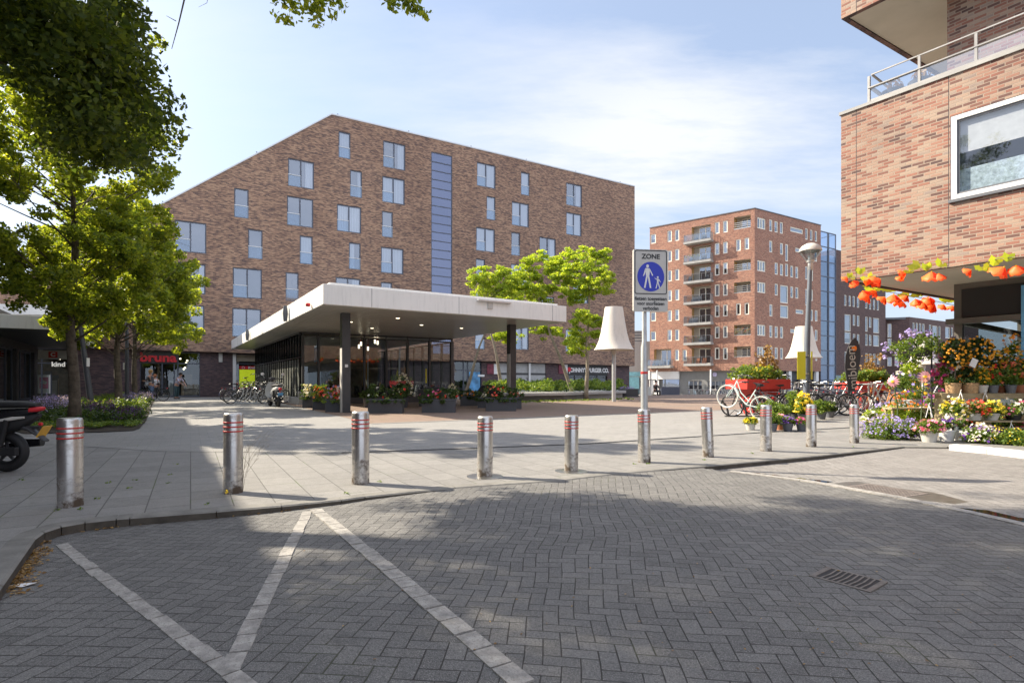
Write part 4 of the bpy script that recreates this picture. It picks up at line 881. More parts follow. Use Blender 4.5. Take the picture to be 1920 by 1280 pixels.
nn = [(1130, 1155, 123, 213), (1169, 1195, 135, 220), (1210, 1234, 143, 230), (1288, 1383, 178, 215), (1400, 1420, 190, 275), (1436, 1456, 200, 282), (1472, 1491, 210, 290), (1130, 1155, 282, 370), (1211, 1235, 300, 387), (1250, 1273, 308, 437), (1325, 1365, 335, 368), (1470, 1491, 365, 440), (1171, 1196, 447, 537), (1211, 1236, 457, 545), (1250, 1273, 455, 550), (1288, 1312, 470, 558), (1326, 1349, 478, 565), (1400, 1420, 475, 575), (1440, 1460, 480, 585), (1171, 1196, 605, 694), (1212, 1272, 615, 750), (1289, 1312, 625, 712), (1326, 1350, 632, 717), (1400, 1418, 645, 770), (1440, 1459, 650, 735), (1131, 1156, 760, 850), (1212, 1274, 765, 862), (1328, 1388, 797, 830), (1403, 1420, 790, 880), (1440, 1460, 800, 885), (1472, 1494, 805, 888), (1131, 1156, 918, 1010), (1171, 1196, 925, 1012), (1212, 1236, 928, 1015), (1288, 1330, 945, 975), (1472, 1494, 952, 1035), (1131, 1156, 1078, 1168), (1171, 1196, 1083, 1170), (1212, 1236, 1088, 1172), (1475, 1493, 1160, 1185)]
R1 = [rect(RF, cf(*w)) for w in rr_]; R2 = [rect(RF, cf(*w)) for w in nn]; RWD = RF.uv(1539, 500)[0]
rw = wallobj(RF, fb, 0, RWD, zbr, ztop, R1+R2, M['orange_brick']); inframe(rw, RF, fb)
for i, r in enumerate(R1): win_far(rw, r, i, mull=[.35, .62], cur='right')
for i, r in enumerate(R2): win_far(rw, r, i+60, cur=random.choice(['full', 'full', 'none', 'blind']), kind=1)
mb = MB(); pA = LF.loc(0, 0)-LF.O; 
def wp(fr, u, v): q = fr.loc(u, v); return (q.x, q.y)
cor = [wp(LF, 0, 0), (CC.x, CC.y), wp(RF, RWD, 0)]; bk = [wp(RF, RWD, 14), (cor[0][0]+.629*14, cor[0][1]+.778*14)]
def worldmesh(name, mt, par, fn):
    mb = MB(); fn(mb); o = mb.build(name, mt, par); o.matrix_local = par.matrix_world.inverted(); return o
def roofpoly(mb):
    pts = cor+bk; mb.add([(x, y, z0+ztop-.05) for x, y in pts], [(0, 1, 2, 3, 4)]); mb.add([(x, y, z0+zbr) for x, y in pts], [(4, 3, 2, 1, 0)])
    for a, b in ((2, 3), (3, 4), (4, 0)): mb.quad((*pts[a], z0), (*pts[b], z0), (*pts[b], z0+ztop), (*pts[a], z0+ztop))
worldmesh('rear_walls', M['dark_brick'], fb, roofpoly)
def coping(mb):
    for fr, L in ((LF, LWD), (RF, RWD)):
        a, b, c, d = fr.loc(-.05, -.08), fr.loc(L+.05, -.08), fr.loc(L+.05, .4), fr.loc(-.05, .4)
        mb.prism([(q.x, q.y) for q in (a, b, c, d)], z0+ztop, z0+ztop+.12)
worldmesh('coping', M['greypot'], fb, coping)
# ground storey
holesL = [rect(LF, (1215, 1272, 690, 742)), rect(LF, (1286, 1314, 714, 742)), rect(LF, (1324, 1360, 714, 742))]
gl = wallobj(LF, fb, 0, LWD, 0, zbr, [(a, b, .9, 2.3) for a, b, _, _ in holesL[1:]], M['greyclad'], 'ground_floor', y=.6); inframe(gl, LF, fb)
for a, b, _, _ in holesL[1:]: window(gl, (a, b, .9, 2.3), y=.7, fm='concrete', fw=.1, mull=[.4, .7], cur='blind', seed=3)
a, b, _, _ = holesL[0]; q = MB(); q.cur = 0; q.box((a, .1, 2.5), (b, .55, 3.9)); q.cur = 1; q.box((a+(b-a)*.45, -.6, .1), (b, -.5, 1.1)); q.cur = 2; q.box((a+(b-a)*.45, .5, .1), (b-.1, .56, 2.45)); q.cur = 0; q.box((a+.1, .2, .1), (a+(b-a)*.35, .3, 2.4)); q.build('snack_front', [M['white'], M['slate'], M['glass']], gl)
q = MB(); [q.lathe([(.0, -.02), (.35, 0), (.0, .02)], 9, (x, .5, 3.2), M=Matrix.Rotation(R(90), 4, 'X'), caps=False) for x in (b-.6, rect(LF, (1338, 1350, 700, 710))[0])]; q.build('flower_emblem', mat('lilac_sign', (.45, .42, .6), .7, var=.4, vs=6), gl)
for px in (1237, 1337): u = LF.uv(px, 700)[0]; q = MB(); q.cyl((u, -1.0, 0), .12, 0, zbr+.2, 10); q.build('post', M['white'], gl)
gr_ = wallobj(RF, fb, 0, RWD, 0, zbr, [], M['anthra'], 'ground_floor', y=.8); inframe(gr_, RF, fb)
q = MB(); [q.box((RF.uv(px, 700)[0]-.35, .1, 0), (RF.uv(px, 700)[0]+.35, .5, zbr)) for px in (1457, 1483, 1508, 1534)]; q.build('post', M['white'], gr_)
# glass stair tower
TF = Fr((*RF.loc(RWD+.05, .5).xy, z0), RF.d); tw = thing('glass_stair_tower', 'tall blue glazed stair tower beside the brown brick blocks', 'tower', TF.O, TF.a)
TW = TF.uv(1566.5, 500)[0]; TH = TF.uv(1545, 435)[1]; q = MB(); nz = 11
for k in range(nz+1): z = TH*k/nz; q.box((0, -.06, z-.07), (TW, .06, z+.07)); q.box((-.06, 0, z-.07), (.06, 4, z+.07)); q.box((TW-.06, 0, z-.07), (TW+.06, 4, z+.07))
for x in (0, TW*.55, TW*.6, TW): q.box((x-.07, -.07, 0), (x+.07, .07, TH))
for x in (0, TW): q.box((x-.07, 3.9, 0), (x+.07, 4.05, TH))
q.build('steel_frame', M['slate'], tw)
q = MB(); q.quad((0, 0, 0), (TW, 0, 0), (TW, 0, TH), (0, 0, TH)); q.quad((0, 4, 0), (TW, 4, 0), (TW, 4, TH-3.5), (0, 4, TH-3.5)); q.quad((0, 0, 0), (0, 4, 0), (0, 4, TH), (0, 0, TH)); q.build('glazing', M['towerglass'], tw)
q = MB(); q.box((TW*.6, .2, 0), (TW-.1, 3.5, TH-3.5)); q.build('lift_shaft', mat('pale_shaft', (.42, .45, .5), .8, var=.3, vs=1), tw)
q = MB(); [q.box((.1, .6, TH*k/nz-.25), (TW*.55, 3.4, TH*k/nz)) for k in range(1, nz-1)]; q.build('landings', M['concrete'], tw)
# dark blocks behind at the right
BF = Fr((*P(1566, 716, 90).xy, gz(90)), (.857, .515)); b2 = thing('dark_apartment_block', 'dark brown brick block with narrow cream windows behind the flag', 'building', BF.O, BF.a)
def c4(x0, x1, y0, y1): return (1540+x0/7.385, 1540+x1/7.385, 480+y0/7.385, 480+y1/7.385)
def c6(x0, x1, y0, y1): return (1540+x0/4, 1540+x1/4, 560+y0/4, 560+y1/4)
Wb = [rect(BF, c4(*w)) for w in ((318, 352, 535, 685), (380, 413, 545, 693), (435, 470, 553, 700), (493, 530, 565, 710), (608, 642, 590, 722), (662, 695, 595, 735), (717, 750, 603, 740), (770, 803, 610, 748))]
Wb += [rect(BF, c6(*w)) for w in ((175, 222, 115, 240), (237, 257, 120, 200), (268, 288, 125, 205), (330, 350, 133, 245), (358, 378, 137, 215), (390, 436, 142, 255), (175, 222, 248, 335), (237, 257, 262, 342), (268, 288, 265, 340), (330, 350, 263, 350), (358, 378, 270, 350), (390, 436, 270, 355), (330, 350, 408, 487), (360, 380, 410, 488), (388, 408, 412, 490), (418, 438, 415, 490), (175, 192, 395, 480), (205, 222, 398, 480))]
BW = BF.uv(1660.5, 560)[0]; BH = BF.uv(1568, 468)[1]
q = MB(); wall(q, 0, BW, 0, BH, Wb, 0, .12); q.quad((BW, 0, 0), (BW, 12, 0), (BW, 12, BH), (BW, 0, BH)); q.quad((0, 0, BH), (BW, 0, BH), (BW, 12, BH), (0, 12, BH)); q.quad((0, 0, 0), (0, 0, BH), (0, 12, BH), (0, 12, 0)); q.build('wall', M['dark_brick'], b2)
for i, r in enumerate(Wb): window(b2, r, y=.07, fm='cream', fw=.11, seed=i, dp=.3, cur=random.choice(['full', 'none', 'blind']), mull=[.5] if r[1]-r[0] > 3 else None)
q = MB(); q.box((0, -.1, 0), (BW, -.004, 3.2)); q.build('glazed_base', mat('teal_panel', (.16, .25, .28), .4, var=.3, vs=1), b2)
cD = P(1705, 716, 100); DFr = Fr((cD.x, cD.y, gz(100)), (.857, .515)); DFl = Fr((*(cD.xy-Vector((.9, -.43))*10.), gz(100)), (.9, -.43))
b3 = thing('low_brick_block', 'lower dark brick block with cream windows at far right', 'building', DFr.O, DFr.a); bpy.context.view_layer.update()
DH = DFr.uv(1705, 594)[1]
Wd = [rect(DFr, c6(*w)) for w in ((685, 702, 178, 250), (710, 727, 180, 290), (735, 752, 183, 292), (758, 777, 187, 258), (808, 827, 193, 265), (833, 873, 200, 290), (880, 897, 205, 300), (930, 965, 210, 295), (975, 990, 215, 280), (685, 702, 305, 375), (835, 873, 315, 370), (710, 727, 305, 375), (930, 965, 320, 390))]
Wl = [rect(DFl, c6(*w)) for w in ((497, 528, 187, 290), (497, 528, 297, 382), (495, 530, 437, 505), (550, 583, 433, 503))]
o = wallobj(DFr, b3, 0, 30, 0, DH, Wd, M['dark_brick']); 
for i, r in enumerate(Wd): window(o, r, y=.07, fm='cream', fw=.12, seed=i, dp=.3, cur='full' if i % 2 else 'none')
ul_ = 10.; o = wallobj(DFl, b3, -6, ul_, 0, DH, Wl, M['dark_brick']); inframe(o, DFl, b3)
for i, r in enumerate(Wl): window(o, r, y=.07, fm='cream', fw=.12, seed=i, dp=.3, cur='none')
q = MB(); q.prism([(0, .2), (30, .2), (30, 12), (-14, 12)], DH-.4, DH-.05); q.build('roof', M['greypot'], b3)
q = MB(); q.box((-6, -.1, 0), (ul_, -.004, 3.4)); o = q.build('blue_base', M['slate'], b3); inframe(o, DFl, b3)
# distant pale office behind, with turquoise shopfront
gb = thing('pale_office_block', 'pale grey distant office block with turquoise shop windows in the gap', 'building', (*P(1195, 716, 95).xy, gz(95)), R(-8)); S_ = 95/F
q = MB(); q.box((-6, 0, 0), (2.5, 10, (H-640)*S_+2.1)); q.build('wall', mat('pale_cladding', (.42, .4, .37), .8, var=.08), gb)
q = MB(); q.box((-.3, 3, (H-640)*S_+2.1), (1.9, 10, (H-617)*S_+2.1)); q.cur = 1
for k in range(4): z = (H-640)*S_+2.3+k*.5; q.box((-.25, 2.97, z), (1.85, 3-.004, z+.22))
q.build('penthouse', [M['concrete'], M['greypot']], gb)
q = MB(); q.box((-1.5, -.1, (H-705)*S_+2.1), (2.4, -.004, (H-697)*S_+2.1)); q.box((-1.5, -.1, .2), (.3, -.004, 3.)); q.cur = 1; q.box((.35, -.1, .2), (2.4, -.004, 2.8)); q.build('shop_windows', [mat('turquoise_panel', (.25, .55, .62), .4, var=.2, vs=2), M['glass']], gb)
# ======================= near building at the right
NX = (1577-960)*11/F; NF = Fr((NX, 11, 0), (.591, -.807)); nb = thing('corner_building', 'light red brick corner building overhanging the flower shop', 'building', NF.O, NF.a)
M['bluereflect'] = mat('grey_blue_reflection', (.22, .27, .36), .9)  # blue-grey reflection of the window pane painted onto the room backing
ZA, ZB, ZC = CH+(H-528)*11/F, CH+(H-217)*11/F, CH+(H-36)*11/F
k = Vector((.1, .995)); SD = 22.; U1 = 26.
wz = NF.uv(1782, 219); wz2 = NF.uv(1782, 376); wr = (wz[0], wz[0]+3.1, wz2[1], wz[1])
def vol(mb, z0, z1, holes=(), u0=0.):
    wall(mb, u0, U1, z0, z1, list(holes), 0, .16)
    mb.quad((k.x*SD, k.y*SD, z0), (0, 0, z0), (0, 0, z1), (k.x*SD, k.y*SD, z1)); mb.quad((U1, 0, z0), (U1, SD, z0), (U1, SD, z1), (U1, 0, z1)); mb.quad((U1, SD, z0), (k.x*SD, k.y*SD, z0), (k.x*SD, k.y*SD, z1), (U1, SD, z1))
mb = MB(); vol(mb, ZA, ZB, [wr]); vol(mb, ZC, ZC+5); mb.quad((0, 0, ZC+5), (U1, 0, ZC+5), (U1, SD, ZC+5), (k.x*SD, k.y*SD, ZC+5))
mb.build('brick_wall', M['near_brick'], nb)
ur_ = NF.uv(1776, 60, .9)[0]; mb = MB(); mb.box((ur_, .9, ZB+.005), (U1-.1, SD-.3, ZC-.03)); mb.build('terrace_wall', M['near_brick'], nb)
for z, up in ((ZA, 0), (ZC, 0)): 
    q = MB(); q.prism([(.1, .11), (U1-.1, .11), (U1-.1, SD-.1), (.1+k.x*(SD-.2), SD-.2)], z+.02, z+.06); q.build('soffit', M['beige'], nb)
    q = MB(); q.prism([(0, 0), (U1, 0), (U1, .1), (.1, .1)], z-.006, z-.001); q.prism([(0, .002), (.1, .1), (.1+k.x*SD, k.y*SD), (k.x*SD, k.y*SD)], z-.005, z-.001); q.build('brick_lip', M['dark_brick'], nb)
q = MB(); q.prism([(-.03, -.03), (U1, -.03), (U1, SD), (k.x*SD, SD)], ZB+.001, ZB+.06); q.build('parapet_cap', M['concrete'], nb)
w = window(nb, wr, y=.008, fm='white', fw=.085, mull=[.49], cur='none', glass='lowglass', room='bluereflect', dp=1.2); x0, x1, a, b = wr
q = MB(); q.box((x0+.1, .1, a+(b-a)*.55), (x0+1.5, .104, b-.08)); q.box((x0+1.55, .1, a+(b-a)*.55), (x1-.1, .104, b-.08)); q.cur = 1; q.box((x0+.1, .12, a+.08), (x0+1.5, .124, a+(b-a)*.36)); q.build('blind', [M['curtain'], mat('lace', (.42, .5, .53), .9, var=.4, vs=16)], w)
q = MB(); q.box((x0+.085, .03, a+.086), (x0+.12, .045, b-.086)); q.box((x0+.12, .03, b-.12), (x0+1.43, .045, b-.086)); q.box((x0+1.43, .03, a+.086), (x0+1.455, .045, b-.086)); q.box((x0+.12, .03, a+.086), (x0+1.43, .045, a+.12)); q.build('inner_frame', M['greypot'], w)
MB().box((x0-.02, -.05, a-.05), (x1, .07, a-.002)).build('sill', M['greypot'], nb)
q = MB(); zr1 = NF.uv(1629, 136)[1]; zr2 = NF.uv(1621, 163)[1]; u0 = NF.uv(1629, 150)[0]
q.box((u0, .1, zr1-.022), (8, .122, zr1)); q.box((u0-.05, .08, zr2-.022), (8, .14, zr2)); q.box((u0, .08, ZB+.06), (8, .14, ZB+.14))
for px in (1629, 1723.5, 1830, 1960): u = NF.uv(px, 150, .1)[0]; q.box((u-.02, .09, ZB+.06), (u+.02, .14, zr1-.03))
q.box((u0, .13, zr1-.03), (u0+.03, .85, zr1)); q.box((u0-.03, .16, zr2-.03), (u0+.03, .85, zr2)); q.build('terrace_railing', mat('rail_grey', (.3, .29, .28), .5, metal=.4), nb)
MB().quad((u0, .115, ZB+.14), (8, .115, ZB+.14), (8, .115, zr2-.03), (u0, .115, zr2-.03)).build('rail_glass', glassmat('milky_glass', (.8, .85, .9), .25, .12), nb)
for i, px in enumerate((1675, 1727)):
    u = NF.uv(px, 180, .45)[0]; L = NF.loc(u, .45, ZB+.06); t = thing('terrace_pot', ['grey pot with dry stems on the roof terrace, nearer the corner', 'grey pot with dry stems on the roof terrace, farther from the corner'][i], 'plant pot', L, group='pots on the terrace')
    MB().lathe([(.12, 0), (.2, .22), (.21, .24), (.18, .24), (.16, .2)], 20).build('pot', M['greypot'], t, smooth=40); v, f = leaves([(0, 0, .34)], 60, .09, .14, 0, .5, i); leafobj('foliage', v, M['dry'], t)
# flower shop front
SU, SV = 1.19, 2.37; Zs = ZA+.02
q = MB(); q.box((SU, SV, 0), (SU+.13, SV+.13, Zs)); q.box((SU+.13, SV, 2.55), (U1-.5, SV+.1, Zs)); 
for u in (2.5, 4.1, 5.7, 7.5): q.box((u, SV, .3), (u+.09, SV+.12, 2.25))
q.box((SU-.12, SV-.09, 2.25), (U1-.5, SV+.12, 2.36)); q.box((SU+.13, SV, 0), (U1-.5, SV+.12, .3)); q.box((SU, SV+.13, 2.25), (SU+.1, SV+5, 2.36)); q.box((SU, SV+5, 0), (SU+.12, SV+5.12, Zs)); q.box((SU, SV+.13, 2.6), (SU+.1, SV+5, Zs))
sfm = q.build('shop_frame', mat('taupe_metal', (.13, .115, .095), .5), nb)
MB().box((SU+.13, SV+.03, 2.36), (U1-.5, SV+.08, 2.55)).build('dark_header', M['blackgloss'], sfm)
q = MB(); q.box((SU+.13, SV-.02, 2.38), (U1-.5, SV-.004, Zs-.12)); q.build('fascia_panel', M['signblack'], sfm)
MB().quad((SU+.13, SV+.05, .3), (U1-.5, SV+.05, .3), (U1-.5, SV+.05, 2.25), (SU+.13, SV+.05, 2.25)).build('shop_glass', M['shopglass'], sfm)
MB().quad((SU+.05, SV+.13, .1), (SU+.05, SV+5, .1), (SU+.05, SV+5, 2.25), (SU+.05, SV+.13, 2.25)).build('side_glass', M['shopglass'], sfm)
q = MB(); q.box((SU+1.4, SV+1.6, 0), (U1-.6, SV+5, 3)); q.box((SU+.15, SV+5.2, 0), (U1-.6, SD-.6, ZA-.01)); q.box((SU+.2, SV+4.9, 0), (SU+1.3, SV+5, 3)); q.build('shop_inside', M['room'], nb)
MB().box((NF.uv(1917, 600, SV)[0], SV-.1, 1.5), (NF.uv(1917, 600, SV)[0]+.5, SV-.03, 2.9)).build('blue_sign', mat('sky_blue_sign', (.15, .4, .65), .6), nb)
# ======================= trees
def tree(name, label, loc, trunk, rt, clumps, cr, lm, bark, n, size, group=None, seed=0, lean=(0, 0), flat=.35, limbs=True, cat='tree', up=.3, sub=8, spr=.36):
    t = thing(name, label, cat, loc, group=group); rg = random.Random(seed); mb = MB()
    cl = [Vector(c) for c in clumps]; zt = max(c.z for c in cl)*.82
    def axis(z): return Vector((lean[0]*z/trunk+.05*math.sin(z*1.7+seed)*min(1, z/trunk), lean[1]*z/trunk+.04*math.sin(z*1.3+1), z))
    N = 14; mb.tube([axis(zt*i/N) for i in range(N+1)], [max(.02, rt*(1-.82*i/N)*(1.25 if i == 0 else 1)) for i in range(N+1)], 12)
    if limbs:
        for c in cl:
            zs = max(trunk*.75, min(zt*.95, c.z-(.35+rg.random()*.5)*math.hypot(c.x-lean[0], c.y))); p0 = axis(zs); m_ = (p0+c)/2+Vector((rg.uniform(-.15, .15), rg.uniform(-.15, .15), rg.uniform(-.05, .2)))
            r0 = min(.06, rt*.28)*(1-zs/zt*.6); mb.tube([p0, m_, c], [r0, r0*.6, r0*.25], 6)
            for k in range(3): e = c+Vector((rg.uniform(-1, 1), rg.uniform(-1, 1), rg.uniform(-.5, .9)))*cr*.9; mb.tube([m_+(c-m_)*rg.uniform(.2, 1), (c+e)/2, e], [r0*.3, r0*.2, r0*.08], 4)
    mb.build('trunk', bark, t, smooth=True)
    cc = []; 
    for c in cl:
        for k in range(sub): cc.append(c+Vector((rg.gauss(0, 1), rg.gauss(0, 1), rg.gauss(0, .7)))*cr*.5)
    v, f = leaves([tuple(c) for c in cc], n, size, cr*spr, up, flat, seed); leafobj('crown', v, lm, t); return t
def envelope(rg, n, zlo, zhi, rf, cr, ctr=(0, 0)):
    out = []; tries = 0
    while len(out) < n and tries < 9000:
        tries += 1; z = rg.uniform(zlo, zhi); a = rg.uniform(0, 6.283); r = rf((z-zlo)/(zhi-zlo))*math.sqrt(rg.uniform(.12, 1))
        p = Vector((ctr[0]+r*math.cos(a), ctr[1]+r*math.sin(a), z))
        if all((p-q).length > cr*.75 for q in out): out.append(p)
    return out
lind = lambda f: 2.35*(.55+.6*math.sin(math.pi*min(1, f*.9+.08)))*(1-.45*f*f)
rg = random.Random(11)
p = P(137, 716, 13); tree('linden_tree', 'tall linden tree with a dark trunk rising behind the first bollard', (p.x, 13, 0), 2.6, .125, envelope(rg, 74, 2.65, 9.8, lambda f: lind(f)*.8, .54), .62, M['leaf'], M['bark'], 140, .094, 'linden trees in the lavender bed', 1)
p = P(221, 716, 21); tree('linden_tree', 'middle linden tree of the lavender bed with a straight brown trunk', (p.x, 21, 0), 2.7, .14, envelope(rg, 56, 2.9, 7.8, lambda f: 2.7*(1-.55*f)*(.75+.5*math.sin(3.1*f)), .66), .7, M['leaf'], M['bark'], 105, .13, 'linden trees in the lavender bed', 2)
p = P(252, 716, 28); tree('linden_tree', 'farthest linden tree of the lavender bed close to the shopfronts', (p.x, 28, 0), 2.9, .14, envelope(rg, 42, 3.2, 8.0, lambda f: 3.0*(1-.55*f)*(.75+.5*math.sin(3.1*f)), .8), .8, M['leaf'], M['bark'], 80, .15, 'linden trees in the lavender bed', 3)
# big shading tree, trunk out of view to the left; its crown overhangs the top left corner
def okpix(p, m=.5):
    if p.y < .6: return True
    x, y = pix(p.x, p.y, p.z-m); x2 = x+m*F/p.y
    if x2 < -20: return True
    if x2 > 1e4: return False
    if y < (0 if x < 260 else -60): return True
    lim = 300 if 130 < x < 265 else (110 if x < 130 else 205)
    return x2 < 225 and y < lim+ (25 if x < 120 else 0)
def shade_lim(x): return float(np.interp(x, [-3.0, -1.3, -.6, 0, 1.2, 4.5, 7], [2.2, 2.5, 3.5, 4.35, 4.7, 4.55, 4.2]))
cl = []
for lay in range(2):
    for gx in np.arange(-2.0, 6.6, .62):
        for gy in np.arange(.9, 4.9, .6):
            if rg.random() < (.12, .3)[lay]: continue
            for tr in range(12):
                z = rg.uniform(*((4.2, 7.), (6.2, 9.2), (5., 10.5))[lay]); x_, y_ = gx+rg.uniform(-.3, .3), gy+rg.uniform(-.3, .3)
                if y_ > shade_lim(x_): continue
                q = Vector((x_, y_, 0))+Vector((-.945, .32, 0))*z*1.303+Vector((0, 0, z))
                if ((q.x+4.6)/6.6)**2+((q.y-5.3)/4.0)**2 > 1 or not okpix(q, .62) or any((q-o).length < .5 for o in cl): continue
                cl.append(q); break
tries = 0
while tries < 900:
    tries += 1; q = Vector((rg.uniform(-11, -5), rg.uniform(2, 9), rg.uniform(3.4, 10)))
    if okpix(q, .62) and (q.x+4.6)**2/43+(q.y-5.3)**2/16 < 1 and all((q-o).length > .8 for o in cl):
        g = q+Vector((.945, -.32, 0))*q.z*1.303
        if g.x < -4 or g.y < shade_lim(g.x): cl.append(q)
print('clumps', len(cl))
for px, py, yy in ((130, 130, 6.), (200, 230, 5.7), (160, 150, 6.3), (196, 250, 6.2), (188, 60, 5.7), (90, 90, 6.2), (30, 70, 6.3), (203, 60, 6.2), (203, 150, 6.4), (188, 275, 6.3), (170, 110, 5.4), (60, 60, 6.), (150, 80, 6.), (190, 180, 5.8), (181, 262, 5.9), (196, 150, 6.2), (196, 40, 6.), (196, 220, 6.3), (180, 250, 6.1), (200, 200, 6.2), (110, 15, 5.6), (20, 20, 5.6), (200, 20, 5.6), (203, 110, 6.4), (160, 205, 5.5), (200, 90, 5.6)): cl.append(P(px, py, yy))
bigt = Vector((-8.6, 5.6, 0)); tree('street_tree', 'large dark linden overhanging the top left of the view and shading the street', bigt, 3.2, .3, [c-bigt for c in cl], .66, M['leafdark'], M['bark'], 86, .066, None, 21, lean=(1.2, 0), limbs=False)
q = MB()
for pts in (((-60, 60), (60, 70), (170, 20), (200, -60)), ((205, -80), (207, 20), (205, 110), (208, 170)), ((165, -60), (172, 30), (165, 75)), ((190, -80), (186, 10), (190, 60)), ((110, 28), (165, 30), (200, -20)), ((0, 120), (80, 60), (150, -30))): w_ = [P(x, y, 5.9) for x, y in pts]; q.tube([a-bigt for a in w_], [.03, .026, .018, .008][:len(w_)], 6)
q.build('branch', M['bark'], bpy.data.objects['street_tree'])
# thin overhanging twigs at the top
t = thing('overhanging_branch', 'leafy branch tips hanging in from the top edge of the view', 'branch', P(600, -160, 5.4)); mb = MB(); L0 = t.location; cs = []
for pts in (((500, -160), (505, -60), (520, -8), (545, 18)), ((600, -160), (590, -50), (575, 0), (583, 30)), ((640, -160), (632, -40), (625, 4)), ((760, -160), (750, -40), (765, -2), (775, 14)), ((740, -160), (722, -45), (722, -2))):
    w = [P(x, y, 5.4+.1*(x % 3))-L0 for x, y in pts]; mb.tube(w, [.02, .012, .006, .003][:len(w)], 5)
    for a, b in zip(w[1:], w[2:]): cs += [tuple(a+(b-a)*s+Vector((random.gauss(0, .07), random.gauss(0, .07), random.gauss(0, .05)))) for s in np.linspace(0, 1, 9)]
    cs += [tuple(w[-1]+Vector((random.gauss(0, .07), random.gauss(0, .06), random.gauss(.03, .04)))) for _ in range(7)]
mb.build('twig', M['bark'], t); v, f = leaves(cs, 9, .06, .07, .1, .4, 31); leafobj('leaves', v, M['leaf'], t)
q = MB(); w = [P(x, y, 5.6)-L0 for x, y in ((350, -120), (348, -10), (335, 45), (322, 92), (330, 40), (312, 30))]; q.tube(w[:4], [.012, .009, .006, .003], 5); q.tube(w[4:], [.005, .002], 4); q.tube([L-L0 for L in (P(395, -30, 5.5), P(388, 6, 5.5), P(372, 14, 5.5))], [.004, .002, .001], 4); q.build('bare_twig', M['bark'], t)
# honey locusts in the raised bed
def loc_tree(pxb, Y, pts, trunk_px, label, seed, n=70):
    p = P(pxb, 716, Y); cl = [P(x, y, Y+random.uniform(-1, 1))-Vector((p.x, Y, 0)) for x, y in pts]; n = int(n*.8)
    lx = (trunk_px-pxb)*Y/F; return tree('honey_locust_tree', label, (p.x, Y, 0), 3.4, .13, cl, .56, M['lime'], M['palebark'], n, .125, 'honey locusts in the raised bed', seed, lean=(lx, 0), flat=.0, up=.5, sub=20, spr=.42)
loc_tree(946, 33, [(905, 515), (925, 528), (940, 510), (960, 530), (893, 528), (950, 545), (975, 520), (930, 545), (912, 545), (985, 545), (935, 632), (955, 628), (1000, 545)], 925, 'honey locust with a leaning bare lower trunk beside the kiosk column', 41)
loc_tree(1078, 34, [(990, 490), (1010, 485), (1030, 500), (985, 510), (1005, 520), (1045, 520), (1030, 540), (1060, 545), (1000, 545), (1020, 560), (1055, 500), (975, 535), (1040, 490), (1015, 615), (1035, 620), (1075, 560)], 1040, 'middle honey locust with a leaning trunk in the raised bed', 42)
loc_tree(1099, 32.5, [(1065, 480), (1085, 478), (1110, 475), (1130, 480), (1075, 500), (1100, 500), (1125, 505), (1135, 520), (1090, 525), (1115, 530), (1070, 525), (1060, 510), (1105, 550), (1085, 545), (1130, 545), (1080, 600), (1100, 595), (1115, 605), (1075, 625), (1090, 640), (1120, 625), (1135, 600), (1068, 640), (1080, 655)], 1102, 'tallest lime green honey locust with a straight trunk', 43, 62)
loc_tree(870, 36, [(905, 560), (925, 565), (950, 562), (972, 565), (1000, 572)], 900, 'honey locust mostly hidden behind the kiosk roof', 44, 70)
# raised bed with shrubs
BY = P(1060, 716, 31.5); bed = thing('raised_bed', 'low concrete raised bed full of bright green shrubs', 'raised bed', (BY.x, BY.y, 0))
pts = [G(905, 752).xy, G(968, 753).xy, G(1060, 751).xy, G(1174, 745).xy, G(1174, 739).xy, G(905, 736).xy]; pts = [(a.x-BY.x, a.y-BY.y) for a in pts]
cxy = (sum(a for a, b in pts)/6, sum(b for a, b in pts)/6); inn = [(cxy[0]+(a-cxy[0])*.95, cxy[1]+(b-cxy[1])*.88) for a, b in pts]
MB().prism(inn, 0, .3).build('base', M['concrete'], bed); MB().prism(pts, .3, .46).build('bed_edge', M['concrete'], bed, bevel=.01)
def tri_fill(pts, n, rg):
    out = []; xs = [a for a, b in pts]; ys = [b for a, b in pts]
    while len(out) < n:
        x, y = rg.uniform(min(xs), max(xs)), rg.uniform(min(ys), max(ys)); c = False; j = len(pts)-1
        for i in range(len(pts)):
            if (pts[i][1] > y) != (pts[j][1] > y) and x < (pts[j][0]-pts[i][0])*(y-pts[i][1])/(pts[j][1]-pts[i][1])+pts[i][0]: c = not c
            j = i
        if c: out.append((x, y))
    return out
rg = random.Random(5); fp = tri_fill([(cxy[0]+(a-cxy[0])*.93, cxy[1]+(b-cxy[1])*.85) for a, b in pts], 300, rg)
v, f = leaves([(x, y, .62+.45*rg.random()+.3*mn.noise(Vector((x*.6, y*.6, 0)))) for x, y in fp], 75, .13, .34, .5, .2, 51); leafobj('shrubs', v, M['shrub'], bed)
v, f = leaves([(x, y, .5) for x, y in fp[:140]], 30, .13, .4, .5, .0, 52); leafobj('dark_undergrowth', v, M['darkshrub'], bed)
g_ = [(*G(x, y).xy, .05) for x, y in zip(np.linspace(970, 1185, 60), 753+np.random.rand(60)*3-np.linspace(0, 6, 60))]; v, f = leaves(g_, 12, .09, .16, 0, -.2, 53); tag(leafobj('grass_fringe', v, M['shrub']), 'thin grass growing along the foot of the raised bed', 'grass', kind='stuff')
